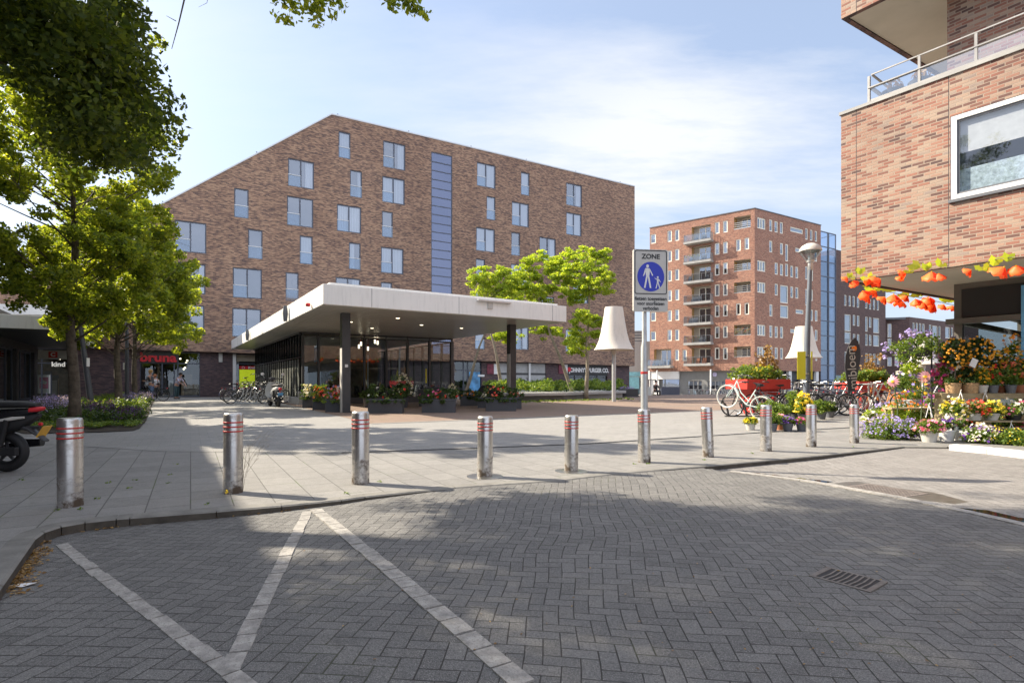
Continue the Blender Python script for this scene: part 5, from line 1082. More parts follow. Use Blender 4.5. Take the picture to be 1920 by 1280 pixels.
# dark planter boxes beside it
pl_ = G(1181, 744); t = thing('slatted_planter', 'dark slatted planter box at the right end of the raised bed', 'planter', (pl_.x, pl_.y, 0)); q = MB()
for k in range(4): q.box((-.75, -.4, k*.15+.01), (.55, .4, k*.15+.13))
q.box((-.7, -.36, 0), (.5, .36, .55)); q.build('slats', M['anthra'], t); v, f = leaves([(-.2+.2*k, 0, .62) for k in range(-2, 3)], 30, .08, .2, .3, .3, 3); leafobj('foliage', v, FL['lavender'], t)
# ======================= giant lampshade lamps, street lamp, poles
def shade_lamp(px, Y, ys, label, wpx):
    p = P(px, 716, Y); zg = gz(Y); z0 = CH+(H-ys[1])*Y/F-zg; z1 = CH+(H-ys[0])*Y/F-zg; r = wpx*Y/F/2; h = z1-z0
    t = thing('lampshade_street_lamp', label, 'street lamp', (p.x, Y, zg), group='giant lampshade lamps on the plaza')
    MB().lathe([(.11, 0), (.11, z0+.1), (.09, z1-.3)], 14).build('pole', M['galv'], t, smooth=40)
    pr = [(r, 0), (r*.985, .03), (r*.9, h*.07), (r*.76, h*.22), (r*.66, h*.4), (r*.58, h*.6), (r*.51, h*.8), (r*.46, h*.97), (r*.445, h), (r*.42, h), (r*.44, h*.95)]
    MB().lathe([(a, z0+b) for a, b in pr], 40, caps=False).build('lampshade', M['lampshade'], t, smooth=60)
    q = MB(); q.lathe([(.0, z1-.04), (r*.44, z1-.04), (r*.44, z1-.06), (0, z1-.06)], 24, caps=False)
    for k in range(4): a = k*math.pi/2; q.tube([(0, 0, z0+.15), (r*.97*math.cos(a), r*.97*math.sin(a), z0+.06)], .02, 5)
    q.lathe([(.13, z0-.25), (.13, z0+.05)], 12); q.build('shade_frame', M['palepot'], t)
    return t
shade_lamp(1151, 29.2, (576, 656), 'giant cream lampshade lamp at the right end of the raised bed', 74)
shade_lamp(1507, 33.5, (612, 671), 'giant cream lampshade lamp behind the yellow plates', 63)
shade_lamp(1731, 36, (636, 683), 'giant cream lampshade lamp rising above the flower shop baskets', 54)
Yl = 17.; p = G(1511, 716+F*CH/Yl); t = thing('street_lamp', 'grey street lamp with a clear glass bowl head and two yellow plates', 'street lamp', p); zf = lambda y: CH+(H-y)*Yl/F; ln = (1519.5-1511)*Yl/F; hz = zf(492)
MB().tube([(0, 0, 0), (ln*.3, 0, zf(640)), (ln, 0, hz)], [.095, .085, .055], 14).build('pole', mat('blue_grey_pole', (.13, .15, .18), .45), t, smooth=40)
q = MB(); q.lathe([(.055, hz-.25), (.075, hz-.22), (.075, hz-.02), (.11, hz+.0), (.12, hz+.08), (.05, hz+.1)], 20, (ln, 0, 0)); q.build('lamp_collar', M['alu'], t, smooth=40)
zc_ = zf(458); q = MB(); q.lathe([(.3, zf(472)), (.325, zf(471)), (.31, zf(467)), (.24, zf(461)), (.12, zf(457)), (.0, zf(455.5))], 28, (ln, 0, 0), caps=False); q.build('lamp_cap', M['palepot'], t, smooth=40)
q = MB(); q.lathe([(.12, hz+.06), (.19, hz+.16), (.31, zf(472.5))], 28, (ln, 0, 0), caps=False); q.build('glass_bowl', M['clearglass'], t, smooth=True)
q = MB(); [q.tube([(ln+.12*math.cos(a), .12*math.sin(a), hz+.06), (ln+.31*math.cos(a), .31*math.sin(a), zf(472.5))], .012, 4) for a in np.arange(0, 6.2, 1.047)]; q.lathe([(.06, hz+.06), (.07, hz+.2), (.0, hz+.23)], 12, (ln, 0, 0), caps=False); q.build('lamp_ribs', M['alu'], t)
MB().prism([(-.28, -.03), (-.06, -.1), (-.05, -.07), (-.27, .0)], zf(711), zf(659)).build('yellow_plate', M['yellow'], t); MB().prism([(.11, -.12), (.2, -.02), (.19, -.0), (.1, -.09)], zf(711), zf(659)).build('yellow_plate', M['yellow'], t); q = MB(); [q.lathe([(.1, zf(y)), (.1, zf(y)+.05)], 14) for y in (668, 702)]; q.build('bracket', M['alu'], t)
def post(px, yb, yt, Y, r, label, lean=0.):
    p = P(px, 716, Y); h = CH+(H-yt)*Y/F; t = thing('lamp_post', label, 'lamp post', (p.x, Y, 0), group='grey lamp posts by the lavender bed'); MB().tube([(0, 0, 0), (lean*.5, 0, h*.5), (lean, 0, h)], [r, r*.85, r*.6], 14).build('pole', M['anthra'], t, smooth=40)
    q = MB(); q.lathe([(.07, h), (.09, h+.05), (.33, h+.3), (.3, h+.45), (0, h+.55)], 20, (lean, 0, 0)); q.build('lamp_head', M['greypot'], t, smooth=40); MB().box((-r*1.15, -r*1.3, 1.6), (-r*.9, 0, 1.9)).build('pole_sticker', M['white'], t)
post(173, 745, 600, 19.5, .1, 'slanting dark lamp post right of the first linden trunk', -.45); post(238, 735, 560, 24.5, .085, 'thin grey lamp post between the second and third linden')
# ======================= bicycles
def make_bike(fc, label='', step=True, basket=False, tyre='black'):
    t = thing('bicycle', label, 'bicycle'); r = .34
    for x in (0, 1.06):
        w = MB().ring((x, 0, r), r-.018, (.019 if tyre == 'black' else .02), n=30, m=6).build('wheel', M[tyre], t, smooth=True)
        q = MB().ring((x, 0, r), r-.042, .009, n=28, m=4)
        for k in range(14): a = k*math.pi/7; q.tube([(x, .02*(-1)**k, r), (x+.3*math.cos(a), 0, r+.3*math.sin(a))], .0022, 3)
        q.cyl((x, 0, 0), .001, r, r+.001, 3); q.lathe([(.025, -.04), (.025, .04)], 8, (x, 0, r), Matrix.Rotation(R(90), 4, 'X')); q.build('rim', M['alu'], w)
    q = MB(); bb = (.44, 0, .3); hd = (.9, 0, .86); hb = (.93, 0, .7); st = (.3, 0, .78)
    if step: q.tube([hb, (.72, 0, .46), bb], .02, 7); q.tube([hd, (.7, 0, .58), (.41, 0, .42)], .016, 7)
    else: q.tube([hb, bb], .018, 7); q.tube([hd, (.32, 0, .74)], .016, 7)
    q.tube([bb, st], .017, 7); q.tube([hd, hb], .021, 7)
    for s in (-.05, .05): q.tube([(0, s, r), (bb[0], s*.6, bb[2])], .009, 5); q.tube([(0, s, r), (.33, s*.3, .68)], .008, 5); q.tube([hb, (.99, s, .55), (1.06, s, r)], .011, 5)
    f = q.build('frame', fc, t, smooth=50)
    q = MB(); q.tube([(.9, 0, .86), (.88, 0, 1.02)], .013, 6); q.tube([(.66, -.27, 1.04), (.78, -.28, 1.06), (.88, -.1, 1.03), (.88, .1, 1.03), (.78, .28, 1.06), (.66, .27, 1.04)], .011, 6); q.build('handlebar', M['steel'], t)
    [MB().tube([(.62, s, 1.035), (.75, s*1.02, 1.057)], .018, 7).build('grip', M['black'], t) for s in (-.27, .27)]
    q = MB(); q.tube([(.3, 0, .76), (.28, 0, .9)], .013, 6); q.add([(.17, -.09, .93), (.17, .09, .93), (.2, .1, .98), (.2, -.1, .98), (.3, -.06, .97), (.3, .06, .97), (.44, -.02, .95), (.44, .02, .95), (.3, 0, .9)], [(0, 1, 2, 3), (3, 2, 5, 4), (4, 5, 7, 6), (0, 3, 4, 8), (1, 8, 5, 2), (8, 4, 6), (8, 7, 5), (8, 6, 7), (0, 8, 1)]); q.build('saddle', M['black'], t)
    for x, a0, a1 in ((0, 20, 200), (1.06, 30, 165)):
        pts = [(x+(r+.03)*math.cos(R(a)), r+(r+.03)*math.sin(R(a))) for a in np.linspace(a0, a1, 12)]; MB().add([(u, s, v) for u, v in pts for s in (-.025, .025)], [(2*i, 2*i+1, 2*i+3, 2*i+2) for i in range(11)]).build('mudguard', fc, t)
    q = MB(); [q.tube([(0, s, r), (-.2, s, .76), (.24, s, .76), (0, s, r)], .006, 4) for s in (-.07, .07)]; [q.tube([(x, -.07, .76), (x, .07, .76)], .006, 4) for x in (-.2, -.05, .1, .24)]; q.build('carrier', M['greypot'], t)
    q = MB(); q.lathe([(.09, -.006), (.09, .006)], 16, (.44, -.06, .3), Matrix.Rotation(R(90), 4, 'X')); [q.tube([(.44, s*.07, .3), (.44+s*.17, s*.08, .3+s*.05)], .009, 5) for s in (-1, 1)]; [q.box((.44+s*.17-.04, s*.12-.045, .3+s*.05-.01), (.44+s*.17+.04, s*.12+.045, .3+s*.05+.01)) for s in (-1, 1)]; q.box((-.02, -.075, .36), (.42, -.055, .375)); q.box((0, -.075, .27), (.4, -.055, .285)); q.build('crankset', M['charcoal'], t)
    MB().lathe([(.0, 0), (.035, .01), (.03, .05), (0, .06)], 8, (.98, 0, .88), Matrix.Rotation(R(90), 4, 'Y'), caps=False).build('headlight', M['alu'], t); MB().box((-.24, -.03, .7), (-.21, .03, .74)).build('rear_light', M['signred'], t)
    if basket:
        q = MB(); [q.tube([(1.0+.0, -.17, z), (1.28, -.17, z), (1.28, .17, z), (1.0, .17, z), (1.0, -.17, z)], .006, 4) for z in (.82, .9, .98, 1.05)]; [q.tube([(x, y, .82), (x, y, 1.05)], .005, 4) for x in (1.0, 1.09, 1.18, 1.28) for y in (-.17, .17)]; q.box((1.0, -.17, .81), (1.28, .17, .82)); q.build('basket', M['charcoal'], t)
    return t
M['creamtyre'] = mat('cream_tyre', (.6, .6, .55), .7)
BK = [make_bike(M['blackgloss'], 'x'), make_bike(mat('navy_paint', (.02, .03, .09), .35), 'x', False), make_bike(mat('silver_paint', (.4, .4, .42), .4, metal=.4), 'x', False), make_bike(mat('teal_white', (.62, .72, .68), .4), 'x', tyre='creamtyre'), make_bike(mat('orange_paint', (.7, .25, .04), .4), 'x', False), make_bike(M['blackgloss'], 'x', True, True)]
used = set()
def bike(k, px, py, hdg, label, group=None, Y=None, tilt=0, pitch=0, z=0):
    L = G(px, py) if Y is None else Vector(((px-960)*Y/F, Y, gz(Y))); b = BK[k] if k not in used else dup(BK[k]); used.add(k)
    b.location = (L.x, L.y, L.z+z); b.rotation_euler = (R(tilt), R(pitch), R(hdg)); b['label'] = label
    if group: b['group'] = group
    elif 'group' in b: del b['group']
    return b
g1 = 'bicycles in the racks beside the kiosk'
b = bike(5, 432, 757, 48, 'black bicycle whose whole rear wheel shows nearest the plaza, left end of the kiosk rack', g1); 
bike(1, 424, 752.5, 50, 'navy bicycle second from the front left of the kiosk rack', g1)
for i, (px, py, k) in enumerate(((447, 753, 0), (456, 751, 2), (466, 750, 1), (474, 751, 5), (484, 753, 0), (495, 757, 2))):
    bike(k, px, py, 45+i*2, ['black step-through bicycle third from the left in the kiosk rack', 'silver bicycle fourth from the left in the kiosk rack', 'dark blue bicycle in the middle of the kiosk rack', 'black bicycle with a wire basket in the middle of the kiosk rack', 'black bicycle near the right end of the kiosk rack', 'silver bicycle nearest the white scooter in the kiosk rack'][i], g1, tilt=random.uniform(-5, 5))
bike(0, 459, 750, 40, 'black bicycle raised in the upper tier of the kiosk rack', g1, pitch=-14, z=.32)
bike(0, 306, 752, 180, 'black bicycle held by the blonde woman in front of the bookshop', None)
q = thing('bike_rack', 'grey metal bicycle rack along the kiosk wall', 'bike rack', G(440, 757)); mb = MB(); e = G(500, 757)-q.location
for k in range(9): p0 = e*k/8; mb.tube([p0+Vector((0, 0, 0)), p0+Vector((.25, .25, .4)), p0+Vector((.3, .3, .75))], .018, 5)
mb.tube([(0, 0, .04), e+Vector((0, 0, .04))], .025, 5); mb.build('rack_frame', M['galv'], q)
g2 = 'bicycles parked on the right side of the plaza'
wb = bike(3, 1421, 787, 128, 'pale mint bicycle with its front wheel lifted in a rack', None, pitch=-17)
bike(0, 1470, 775, 152, 'black bicycle leaning behind the pale mint bicycle', g2, tilt=8); bike(2, 1500, 772, 170, 'silver bicycle just left of the street lamp foot', g2, pitch=-12, z=.1)
rb = [(1545, 776, 2, 'silver bicycle right of the street lamp with its wheel beside the flower pots', 172), (1603, 773, 0, 'black bicycle below the dark flag', 178), (1588, 779, 2, 'silver bicycle in front of the dark flag beside the table', 182), (1560, 768, 5, 'black bicycle with a basket behind the last bollards', 170), (1535, 766, 0, 'black bicycle just behind the lamp post', 165), (1625, 771, 1, 'navy bicycle behind the white table', 175), (1688, 775, 4, 'orange bicycle behind the lavender and white table', 176), (1660, 769, 0, 'black bicycle half hidden by the orange one', 160), (1520, 764, 1, 'navy bicycle farthest left in the far rack', 160), (1575, 764, 2, 'silver bicycle farthest back beside the red planter', 165), (1645, 763, 5, 'black bicycle with a basket farthest back near the shop', 165)]
rb += [(1445, 783, 0, 'black bicycle right behind the pale mint bicycle and the red planter', 150), (1482, 779, 5, 'black basket bicycle between the red planter and the lamp', 158), (1462, 770, 1, 'navy bicycle hard against the big red planter', 20), (1555, 781, 0, 'black bicycle nearest the flower pots right of the lamp', 175), (1572, 775, 1, 'navy bicycle left of the dark flag pole', 168), (1618, 778, 2, 'silver bicycle under the white table', 170), (1530, 775, 3, 'pale mint bicycle partly hidden by the lamp foot', 160)]
for px, py, k, lb_, hd in rb: bike(k, px, py, hd, lb_, g2, tilt=random.uniform(-4, 4))
for i in range(9):
    px = 1292+i*11.5; bike([2, 3, 0, 2, 5, 1, 2, 3, 0][i], px, 0, [75, 80, 100, 60, 110, 85, 95, 70, 100][i], 'distant bicycle %s in the row below the balconies' % ['at the left end', 'pale, second from left', 'black, third from left', 'silver, fourth from left', 'with a basket, in the middle', 'navy, right of the middle', 'silver, left of the white post', 'pale, right of the white post', 'at the right end'][i], 'far bicycles before the apartment block', Y=60)
def rack(px, py, label, n=3, s=1.):
    L = G(px, py); t = thing('bike_rack', label, 'bike rack', L); q = MB()
    for k in range(n): x = k*.55*s; q.tube([(x, 0, .02), (x-.05, 0, .3), (x-.22, 0, .5)], .035, 8); q.tube([(x, 0, .03), (x+.18, 0, .2), (x+.42, 0, .1)], .012, 5)
    q.box((-.1, -.06, 0), (n*.55*s-.4, .06, .035)); q.build('rack_arms', M['charcoal'], t)
rack(1366, 781, 'curved black bicycle rack arms holding up the pale mint wheel'); 
L = G(1600, 770); t = thing('bike_rack', 'arched grey bicycle racks behind the last bollard', 'bike rack', L); q = MB()
for k in range(9): x = -1.6+k*.55; q.tube([(x, 0, 0), (x+.08, 0, .55), (x+.3, 0, .95), (x+.52, 0, 1.0), (x+.62, 0, .85)], .022, 6)
q.build('rack_arms', M['galv'], t)
# ======================= scooters
def loft(mb, secs, n=14, p=2.6, axis='X'):
    rings = []
    for x, y, z, w, h in secs:
        rg_ = []
        for i in range(n):
            a = 2*math.pi*i/n; c, s = math.cos(a), math.sin(a); rg_.append((x, y+w*math.copysign(abs(c)**(2/p), c), z+h*math.copysign(abs(s)**(2/p), s)))
        rings += rg_
    k = len(secs); fs = [(j*n+i, j*n+(i+1) % n, (j+1)*n+(i+1) % n, (j+1)*n+i) for j in range(k-1) for i in range(n)]; fs += [tuple(range(n))[::-1], tuple(range((k-1)*n, k*n))]
    return mb.add(rings, fs)
def make_scooter(label, body, plate, loc, hdg, modern=True):
    t = thing('motor_scooter', label, 'scooter', loc, hdg); r = .235
    for x in (0, 1.24):
        w = MB().ring((x, 0, r), r-.055, .055, n=36, m=10).build('tyre', M['black'], t, smooth=True)
        q = MB().ring((x, 0, r), r-.11, .014, n=28, m=6); [q.tube([(x, 0, r), (x+.12*math.cos(a), 0, r+.12*math.sin(a))], [.03, .016], 5) for a in np.arange(.3, 6.5, 1.2566)]; q.lathe([(.04, -.06), (.04, .06)], 12, (x, 0, r), Matrix.Rotation(R(90), 4, 'X')); q.build('wheel_rim', M['charcoal'] if modern else M['greypot'], w)
    q = MB(); loft(q, [(-.38, 0, .72, .02, .012), (-.3, 0, .71, .06, .035), (-.12, 0, .67, .12, .07), (.12, 0, .62, .15, .11), (.35, 0, .52, .15, .14), (.45, 0, .45, .12, .12)], 18); q.build('rear_body', body, t, smooth=60)
    q = MB(); loft(q, [(-.34, 0, .775, .05, .025), (-.2, 0, .79, .11, .04), (.1, 0, .79, .14, .045), (.4, 0, .75, .12, .05), (.5, 0, .72, .06, .03)], 16); q.build('seat', M['black'], t, smooth=60)
    q = MB(); loft(q, [(.4, 0, .3, .1, .06), (.6, 0, .24, .15, .05), (.9, 0, .25, .15, .05), (.98, 0, .3, .12, .06)], 14); loft(q, [(.0, .07, .27, .03, .05), (.2, .1, .28, .05, .09), (.45, .06, .3, .06, .08)], 12); q.build('footboard', M['charcoal'], t, smooth=60)
    q = MB()
    for z, x, w, h in ((.3, 1.0, .12, .06), (.5, 1.02, .19, .05), (.72, .98, .17, .05), (.9, .92, .1, .05)): pass
    secs = [(.98, 0, .28, .1), (1.05, 0, .42, .18), (1.03, 0, .6, .2), (.98, 0, .78, .16), (.92, 0, .92, .1)]; vs = []; n = 12
    for x, y, z, w in secs:
        for i in range(n): a = 2*math.pi*i/n; vs.append((x+.06*math.sin(a), w*math.cos(a), z))
    q.add(vs, [(j*n+i, j*n+(i+1) % n, (j+1)*n+(i+1) % n, (j+1)*n+i) for j in range(4) for i in range(n)]+[tuple(range(n))[::-1], tuple(range(4*n, 5*n))]); q.build('front_shield', body, t, smooth=60)
    q = MB(); loft(q, [(1.02, 0, .33, .05, .02), (1.12, 0, .42, .07, .05), (1.3, 0, .46, .06, .03), (1.42, 0, .4, .03, .02)], 12); q.tube([(1.0, 0, .8), (1.24, 0, r)], .03, 8); q.build('front_mudguard', body, t, smooth=60)
    q = MB(); q.tube([(.86, 0, .93), (.84, 0, 1.0)], .04, 8); loft(q, [(.78, 0, 1.02, .1, .04), (.88, 0, 1.03, .12, .06), (.96, 0, 1.0, .07, .05)], 12); q.tube([(.74, -.34, 1.02), (.82, -.2, 1.03), (.82, .2, 1.03), (.74, .34, 1.02)], .017, 8); q.build('handlebar', M['charcoal'], t, smooth=60)
    for s in (-1, 1): q = MB(); q.tube([(.8, s*.24, 1.04), (.8, s*.3, 1.17)], .007, 5); q.lathe([(.0, -.01), (.055, -.005), (.055, .005), (0, .01)], 14, (.79, s*.31, 1.2), Matrix.Rotation(R(90), 4, 'Y'), caps=False); q.build('mirror', M['alu'], t)
    q = MB(); loft(q, [(-.41, 0, .745, .015, .01), (-.37, 0, .735, .06, .028), (-.28, 0, .72, .075, .035)] if modern else [(-.405, 0, .66, .045, .045), (-.36, 0, .66, .05, .05)], 12); q.build('tail_light', M['signred'], t, smooth=60)
    q = MB(); Mx = Matrix.Translation((-.40, 0, .47)) @ Matrix.Rotation(R(-32), 4, 'Y'); q.box((-.006, -.075, -.075), (0, .075, .075), Mx); q.build('number_plate', plate, t)
    if modern:
        pass
    q = MB(); loft(q, [(-.06, 0, .56, .05, .04), (-.25, 0, .5, .055, .03), (-.36, 0, .42, .05, .02), (-.43, 0, .36, .045, .012)], 10); q.tube([(-.05, .0, .5), (-.36, 0, .52)], .02, 6); q.build('rear_mudguard', M['charcoal'], t, smooth=60)
    MB().lathe([(0, -.025), (.02, -.02), (.02, .01), (0, .012)], 10, (-.36, 0, .555), Matrix.Rotation(R(90), 4, 'Y'), caps=False).build('reflector', M['signred'], t)
    if modern: q = MB(); loft(q, [(-.36, 0, .66, .03, .025), (-.18, 0, .585, .1, .085), (.08, 0, .53, .14, .13), (.4, 0, .42, .13, .15)], 16); q.build('side_panel', M['black'], t, smooth=60)
    q = MB(); q.tube([(-.28, -.07, .8), (-.36, -.05, .83), (-.36, .05, .83), (-.28, .07, .8)], .012, 6) if not modern else q.tube([(-.12, -.12, .72), (-.34, -.09, .735), (-.4, -.06, .69)], .012, 6); q.build('grab_rail', M['blackgloss'] if modern else M['alu'], t)
    q = MB(); loft(q, [(-.28, -.15, .33, .045, .05), (-.1, -.15, .32, .05, .055), (.15, -.14, .26, .03, .04), (.3, -.1, .22, .02, .02)], 12); q.build('exhaust', M['steel'] if not modern else M['blackgloss'], t, smooth=60)
    q = MB(); q.box((-.2, .09, .2), (.35, .15, .3)); q.tube([(-.02, .13, .3), (-.1, .14, .62)], .03, 8); q.build('engine_case', M['black'], t, bevel=.02)
    [loft(MB(), [(-.26, s*.105, .64, .012, .012), (-.16, s*.14, .63, .015, .022), (-.04, s*.155, .61, .012, .015)], 8).build('indicator', M['palepot'], t, smooth=60) for s in (-1, 1)]
    return t
make_scooter('black motor scooter with an orange number plate cut by the left edge', M['blackgloss'], mat('amber_plate', (.75, .42, .06), .5, dirt=.3), G(13, 884), R(186))
make_scooter('silver white motor scooter with a blue number plate seen from behind', mat('silver_body', (.5, .52, .53), .3, metal=.2), mat('blue_plate', (.1, .3, .55), .5), G(521, 763), R(126), False).scale = (1.12, 1.35, 1.16)
# ======================= people
def skin(name, joints, edges, mt, par, sub=2, root=0):
    me = bpy.data.meshes.new(name); me.from_pydata([j[:3] for j in joints], edges, []); o = bpy.data.objects.new(name, me); COL.objects.link(o)
    md = o.modifiers.new('s', 'SKIN'); md.use_smooth_shade = True
    for i, v in enumerate(me.skin_vertices[0].data): r = joints[i][3]; v.radius = (r, r) if not isinstance(r, tuple) else r; v.use_root = i == root
    s = o.modifiers.new('d', 'SUBSURF'); s.levels = sub; s.render_levels = sub
    dg = bpy.context.evaluated_depsgraph_get(); m2 = bpy.data.meshes.new_from_object(o.evaluated_get(dg)); m2.materials.clear(); m2.materials.append(mt); bpy.data.objects.remove(o)
    n = bpy.data.objects.new(name, m2); COL.objects.link(n); n.parent = par; return n
def limb(par, name, pts, mt): return skin(name, pts, [(i, i+1) for i in range(len(pts)-1)], mt, par)
SKN = mat('skin', (.5, .27, .19), .6, var=.06)
def person(label, loc, hdg, lean, arms, hair, top, legs, hairm, skirt=False, sit=False, h=1.7, legpose=((.0, .0), (.0, .0))):
    """faces local -Y; lean: forward bend of the torso in radians; arms: elbow and hand points for each side"""
    t = thing('person', label, 'person', loc, hdg); s = h/1.7; c, sn = math.cos(lean), math.sin(lean); hz = .9 if not sit else .5
    T = lambda x, y, z: (x*s, (y*c-(z)*sn)*s, (hz+z*c+y*sn)*s)      # torso space, z up from the hips
    J = [(0, 0, hz*s, .135*s), (*T(0, 0, .2), .12*s), (*T(0, 0, .42), .13*s), (*T(0, 0, .53), .05*s), (*T(0, -.01, .6), .055*s), (*T(0, -.02, .69), .088*s), (*T(0, -.02, .78), .07*s)]
    E_ = [(0, 1), (1, 2), (2, 3), (3, 4), (4, 5), (5, 6)]; sl = []; pn = []
    for i, sx in enumerate((-1, 1)):
        sh = T(sx*.17, 0, .46); el, ha = [T(sx*a[0], a[1], a[2]) for a in arms[i]]; b0 = len(J); J += [(*sh, .055*s), (*el, .038*s), (*ha, .027*s)]; E_ += [(2, b0), (b0, b0+1), (b0+1, b0+2)]
        d = (Vector(ha)-Vector(el)).normalized(); pl = Vector(ha)+d*.07*s; b1 = len(J); J.append((*pl, (.032*s, .014*s))); E_.append((b0+2, b1)); side = Vector((1, 0, 0)) if abs(d.x) < .8 else Vector((0, 1, 0))
        for k in range(4): q = pl+d*(.035+.03*(1-abs(k-1.4)/3))*s+side*(k-1.5)*.02*s+Vector((0, 0, -.012)); J.append((*(pl+side*(k-1.5)*.018*s+d*.02*s), .009*s)); J.append((*q, .008*s)); E_ += [(b1, len(J)-2), (len(J)-2, len(J)-1)]
        J.append((*(Vector(ha)+d*.05*s-side*sx*.045*s), .009*s)); E_.append((b0+2, len(J)-1))
        sl.append([(*sh, .068*s), (*(Vector(sh).lerp(Vector(el), .6)), .055*s), (*(Vector(sh).lerp(Vector(el), .98)), .05*s)])
        fx, fy = legpose[i]; 
        if sit: kn = (sx*.12*s, -.45*s, .48*s); an = (sx*.12*s, -.42*s, .08*s); hp = (sx*.1*s, 0, .48*s)
        else: hp = (sx*.09*s, 0, (hz-.03)*s); kn = (sx*.1*s, (fy*.5-.03)*s, .48*s); an = (sx*.1*s+fx*s, (fy+.02)*s, .08*s)
        b0 = len(J); J += [(*hp, .095*s), (*kn, .062*s), (*an, .042*s), (an[0], an[1]-.13*s, .035*s, .035*s)]; E_ += [(0, b0), (b0, b0+1), (b0+1, b0+2), (b0+2, b0+3)]
        pn.append([(*hp, .112*s), (*kn, .082*s), (an[0], an[1], an[2]+.03, .072*s)])
        MB().box((-.045*s, -.19*s, 0), (.045*s, .07*s, .07*s)).build('shoe', M['charcoal'], t, bevel=.02, loc=(an[0], an[1]+.02, 0))
    skin('body', J, E_, SKN, t, 1)
    limb(t, 'shirt', [(0, 0, (hz-.02)*s, .155*s), (*T(0, 0, .2), .145*s), (*T(0, 0, .4), .165*s), (*T(0, 0, .5), .1*s)], top)
    for x in sl: limb(t, 'sleeve', x, top)
    for x in pn: limb(t, 'trouser_leg', x, legs)
    q = MB(); hd = Vector(T(0, .01, .735)); vs = []; up = Vector((0, -sn, c)); 
    q.lathe([(.0, .118*s), (.06*s, .108*s), (.098*s, .06*s), (.104*s, .0), (.09*s, -.06*s), (.05*s, -.09*s)], 14, hd+Vector((0, .018*s, .01*s)), Matrix.Rotation(lean, 4, 'X'), caps=False)
    if hair == 'bun': q.lathe([(0, -.045), (.04, -.03), (.045, .01), (0, .045)], 10, hd+Vector((0, .1*s, .05*s)), caps=False)
    q.build('hair', hairm, t, smooth=True)
    f = MB(); fp_ = Vector(T(0, -.1, .7)); f.lathe([(.0, -.02), (.014, -.012), (.009, .015), (0, .02)], 8, fp_, Matrix.Rotation(lean, 4, 'X'), caps=False); f.build('nose', SKN, t)
    q = MB(); [q.lathe([(.0, -.01), (.01, 0), (.0, .01)], 6, Vector(T(x, -.092, .725)), caps=False) for x in (-.032, .032)]; q.build('eyes', M['signblack'], t); q = MB(); q.box((-.022, -.006, -.004), (.022, .004, .004)); q.build('mouth', M['maroon'] if 'maroon' in M else mat('lips', (.35, .08, .07), .6), t, loc=T(0, -.092, .655))
    return t
jeans = mat('jeans', (.13, .2, .34), .85, var=.2, vs=8); tee = mat('grey_tee', (.1, .1, .115), .85); blonde = mat('blonde_hair', (.5, .3, .12), .7, var=.3, vs=20); darkh = mat('dark_hair', (.03, .02, .015), .7)
person('blonde woman in a grey t-shirt and jeans looking at her phone beside a bicycle', G(284, 750.5), R(-95), .1, (((.24, -.12, .2), (.16, -.36, .27)), ((.24, -.12, .2), (.14, -.36, .25))), 'bun', tee, jeans, blonde, h=1.72, legpose=((0, -.1), (0, .12)))
person('red haired person in white standing behind the woman in jeans', G(291, 747), R(-150), .05, (((.24, 0, .2), (.22, -.1, .0)), ((.24, 0, .2), (.22, -.1, .0))), 'cap', mat('white_tee', (.55, .54, .55), .85), M['anthra'], mat('ginger_hair', (.4, .15, .06), .7), h=1.5)
person('dark haired person in a lilac blouse bending over goods by the bookshop window', G(331, 747.5), R(85), .42, (((.22, -.22, .3), (.14, -.45, .22)), ((.22, -.22, .3), (.14, -.47, .2))), 'cap', mat('lilac_blouse', (.45, .42, .52), .85), mat('teal_trousers', (.04, .08, .09), .85), darkh, h=1.66)
pS = Vector(((1229-960)*44/F, 44, gz(44))); person('person dressed in black sitting on a stool in front of the far white kiosk', pS, R(20), .12, (((.24, -.1, .2), (.14, -.3, .05)), ((.24, -.1, .2), (.14, -.3, .05))), 'cap', M['black'], M['black'], darkh, sit=True, h=1.7)
t = thing('stool', 'small stool under the seated person in black', 'stool', pS); q = MB(); q.box((-.2, -.18, .38), (.2, .2, .43)); [q.box((a*.16-.02, b*.16-.02, 0), (a*.16+.02, b*.16+.02, .38)) for a in (-1, 1) for b in (-1, 1)]; q.build('frame', M['wood'], t)
for i, (px, w, c, lab) in enumerate(((1210, .9, 'palepot', 'small pale planter box left of the sitting person'), (1308, 1.9, 'slate', 'dark blue counter in front of the far white snack front'), (1257, 1.5, 'slate', 'dark blue barrier with white feet beside the sitting person'))):
    if i == 1: continue
    Y = 46.; t = thing('barrier_screen' if i else 'planter_box', lab, 'barrier' if i else 'planter', ((px-960)*Y/F, Y, gz(Y))); q = MB(); q.box((-w/2, -.06, .12), (w/2, .0, .85)); q.build('panel', M[c], t); q = MB(); [q.box((x-.05, -.25, 0), (x+.05, .2, .1)) for x in (-w/2+.1, w/2-.1)]; q.build('foot', M['white'], t)
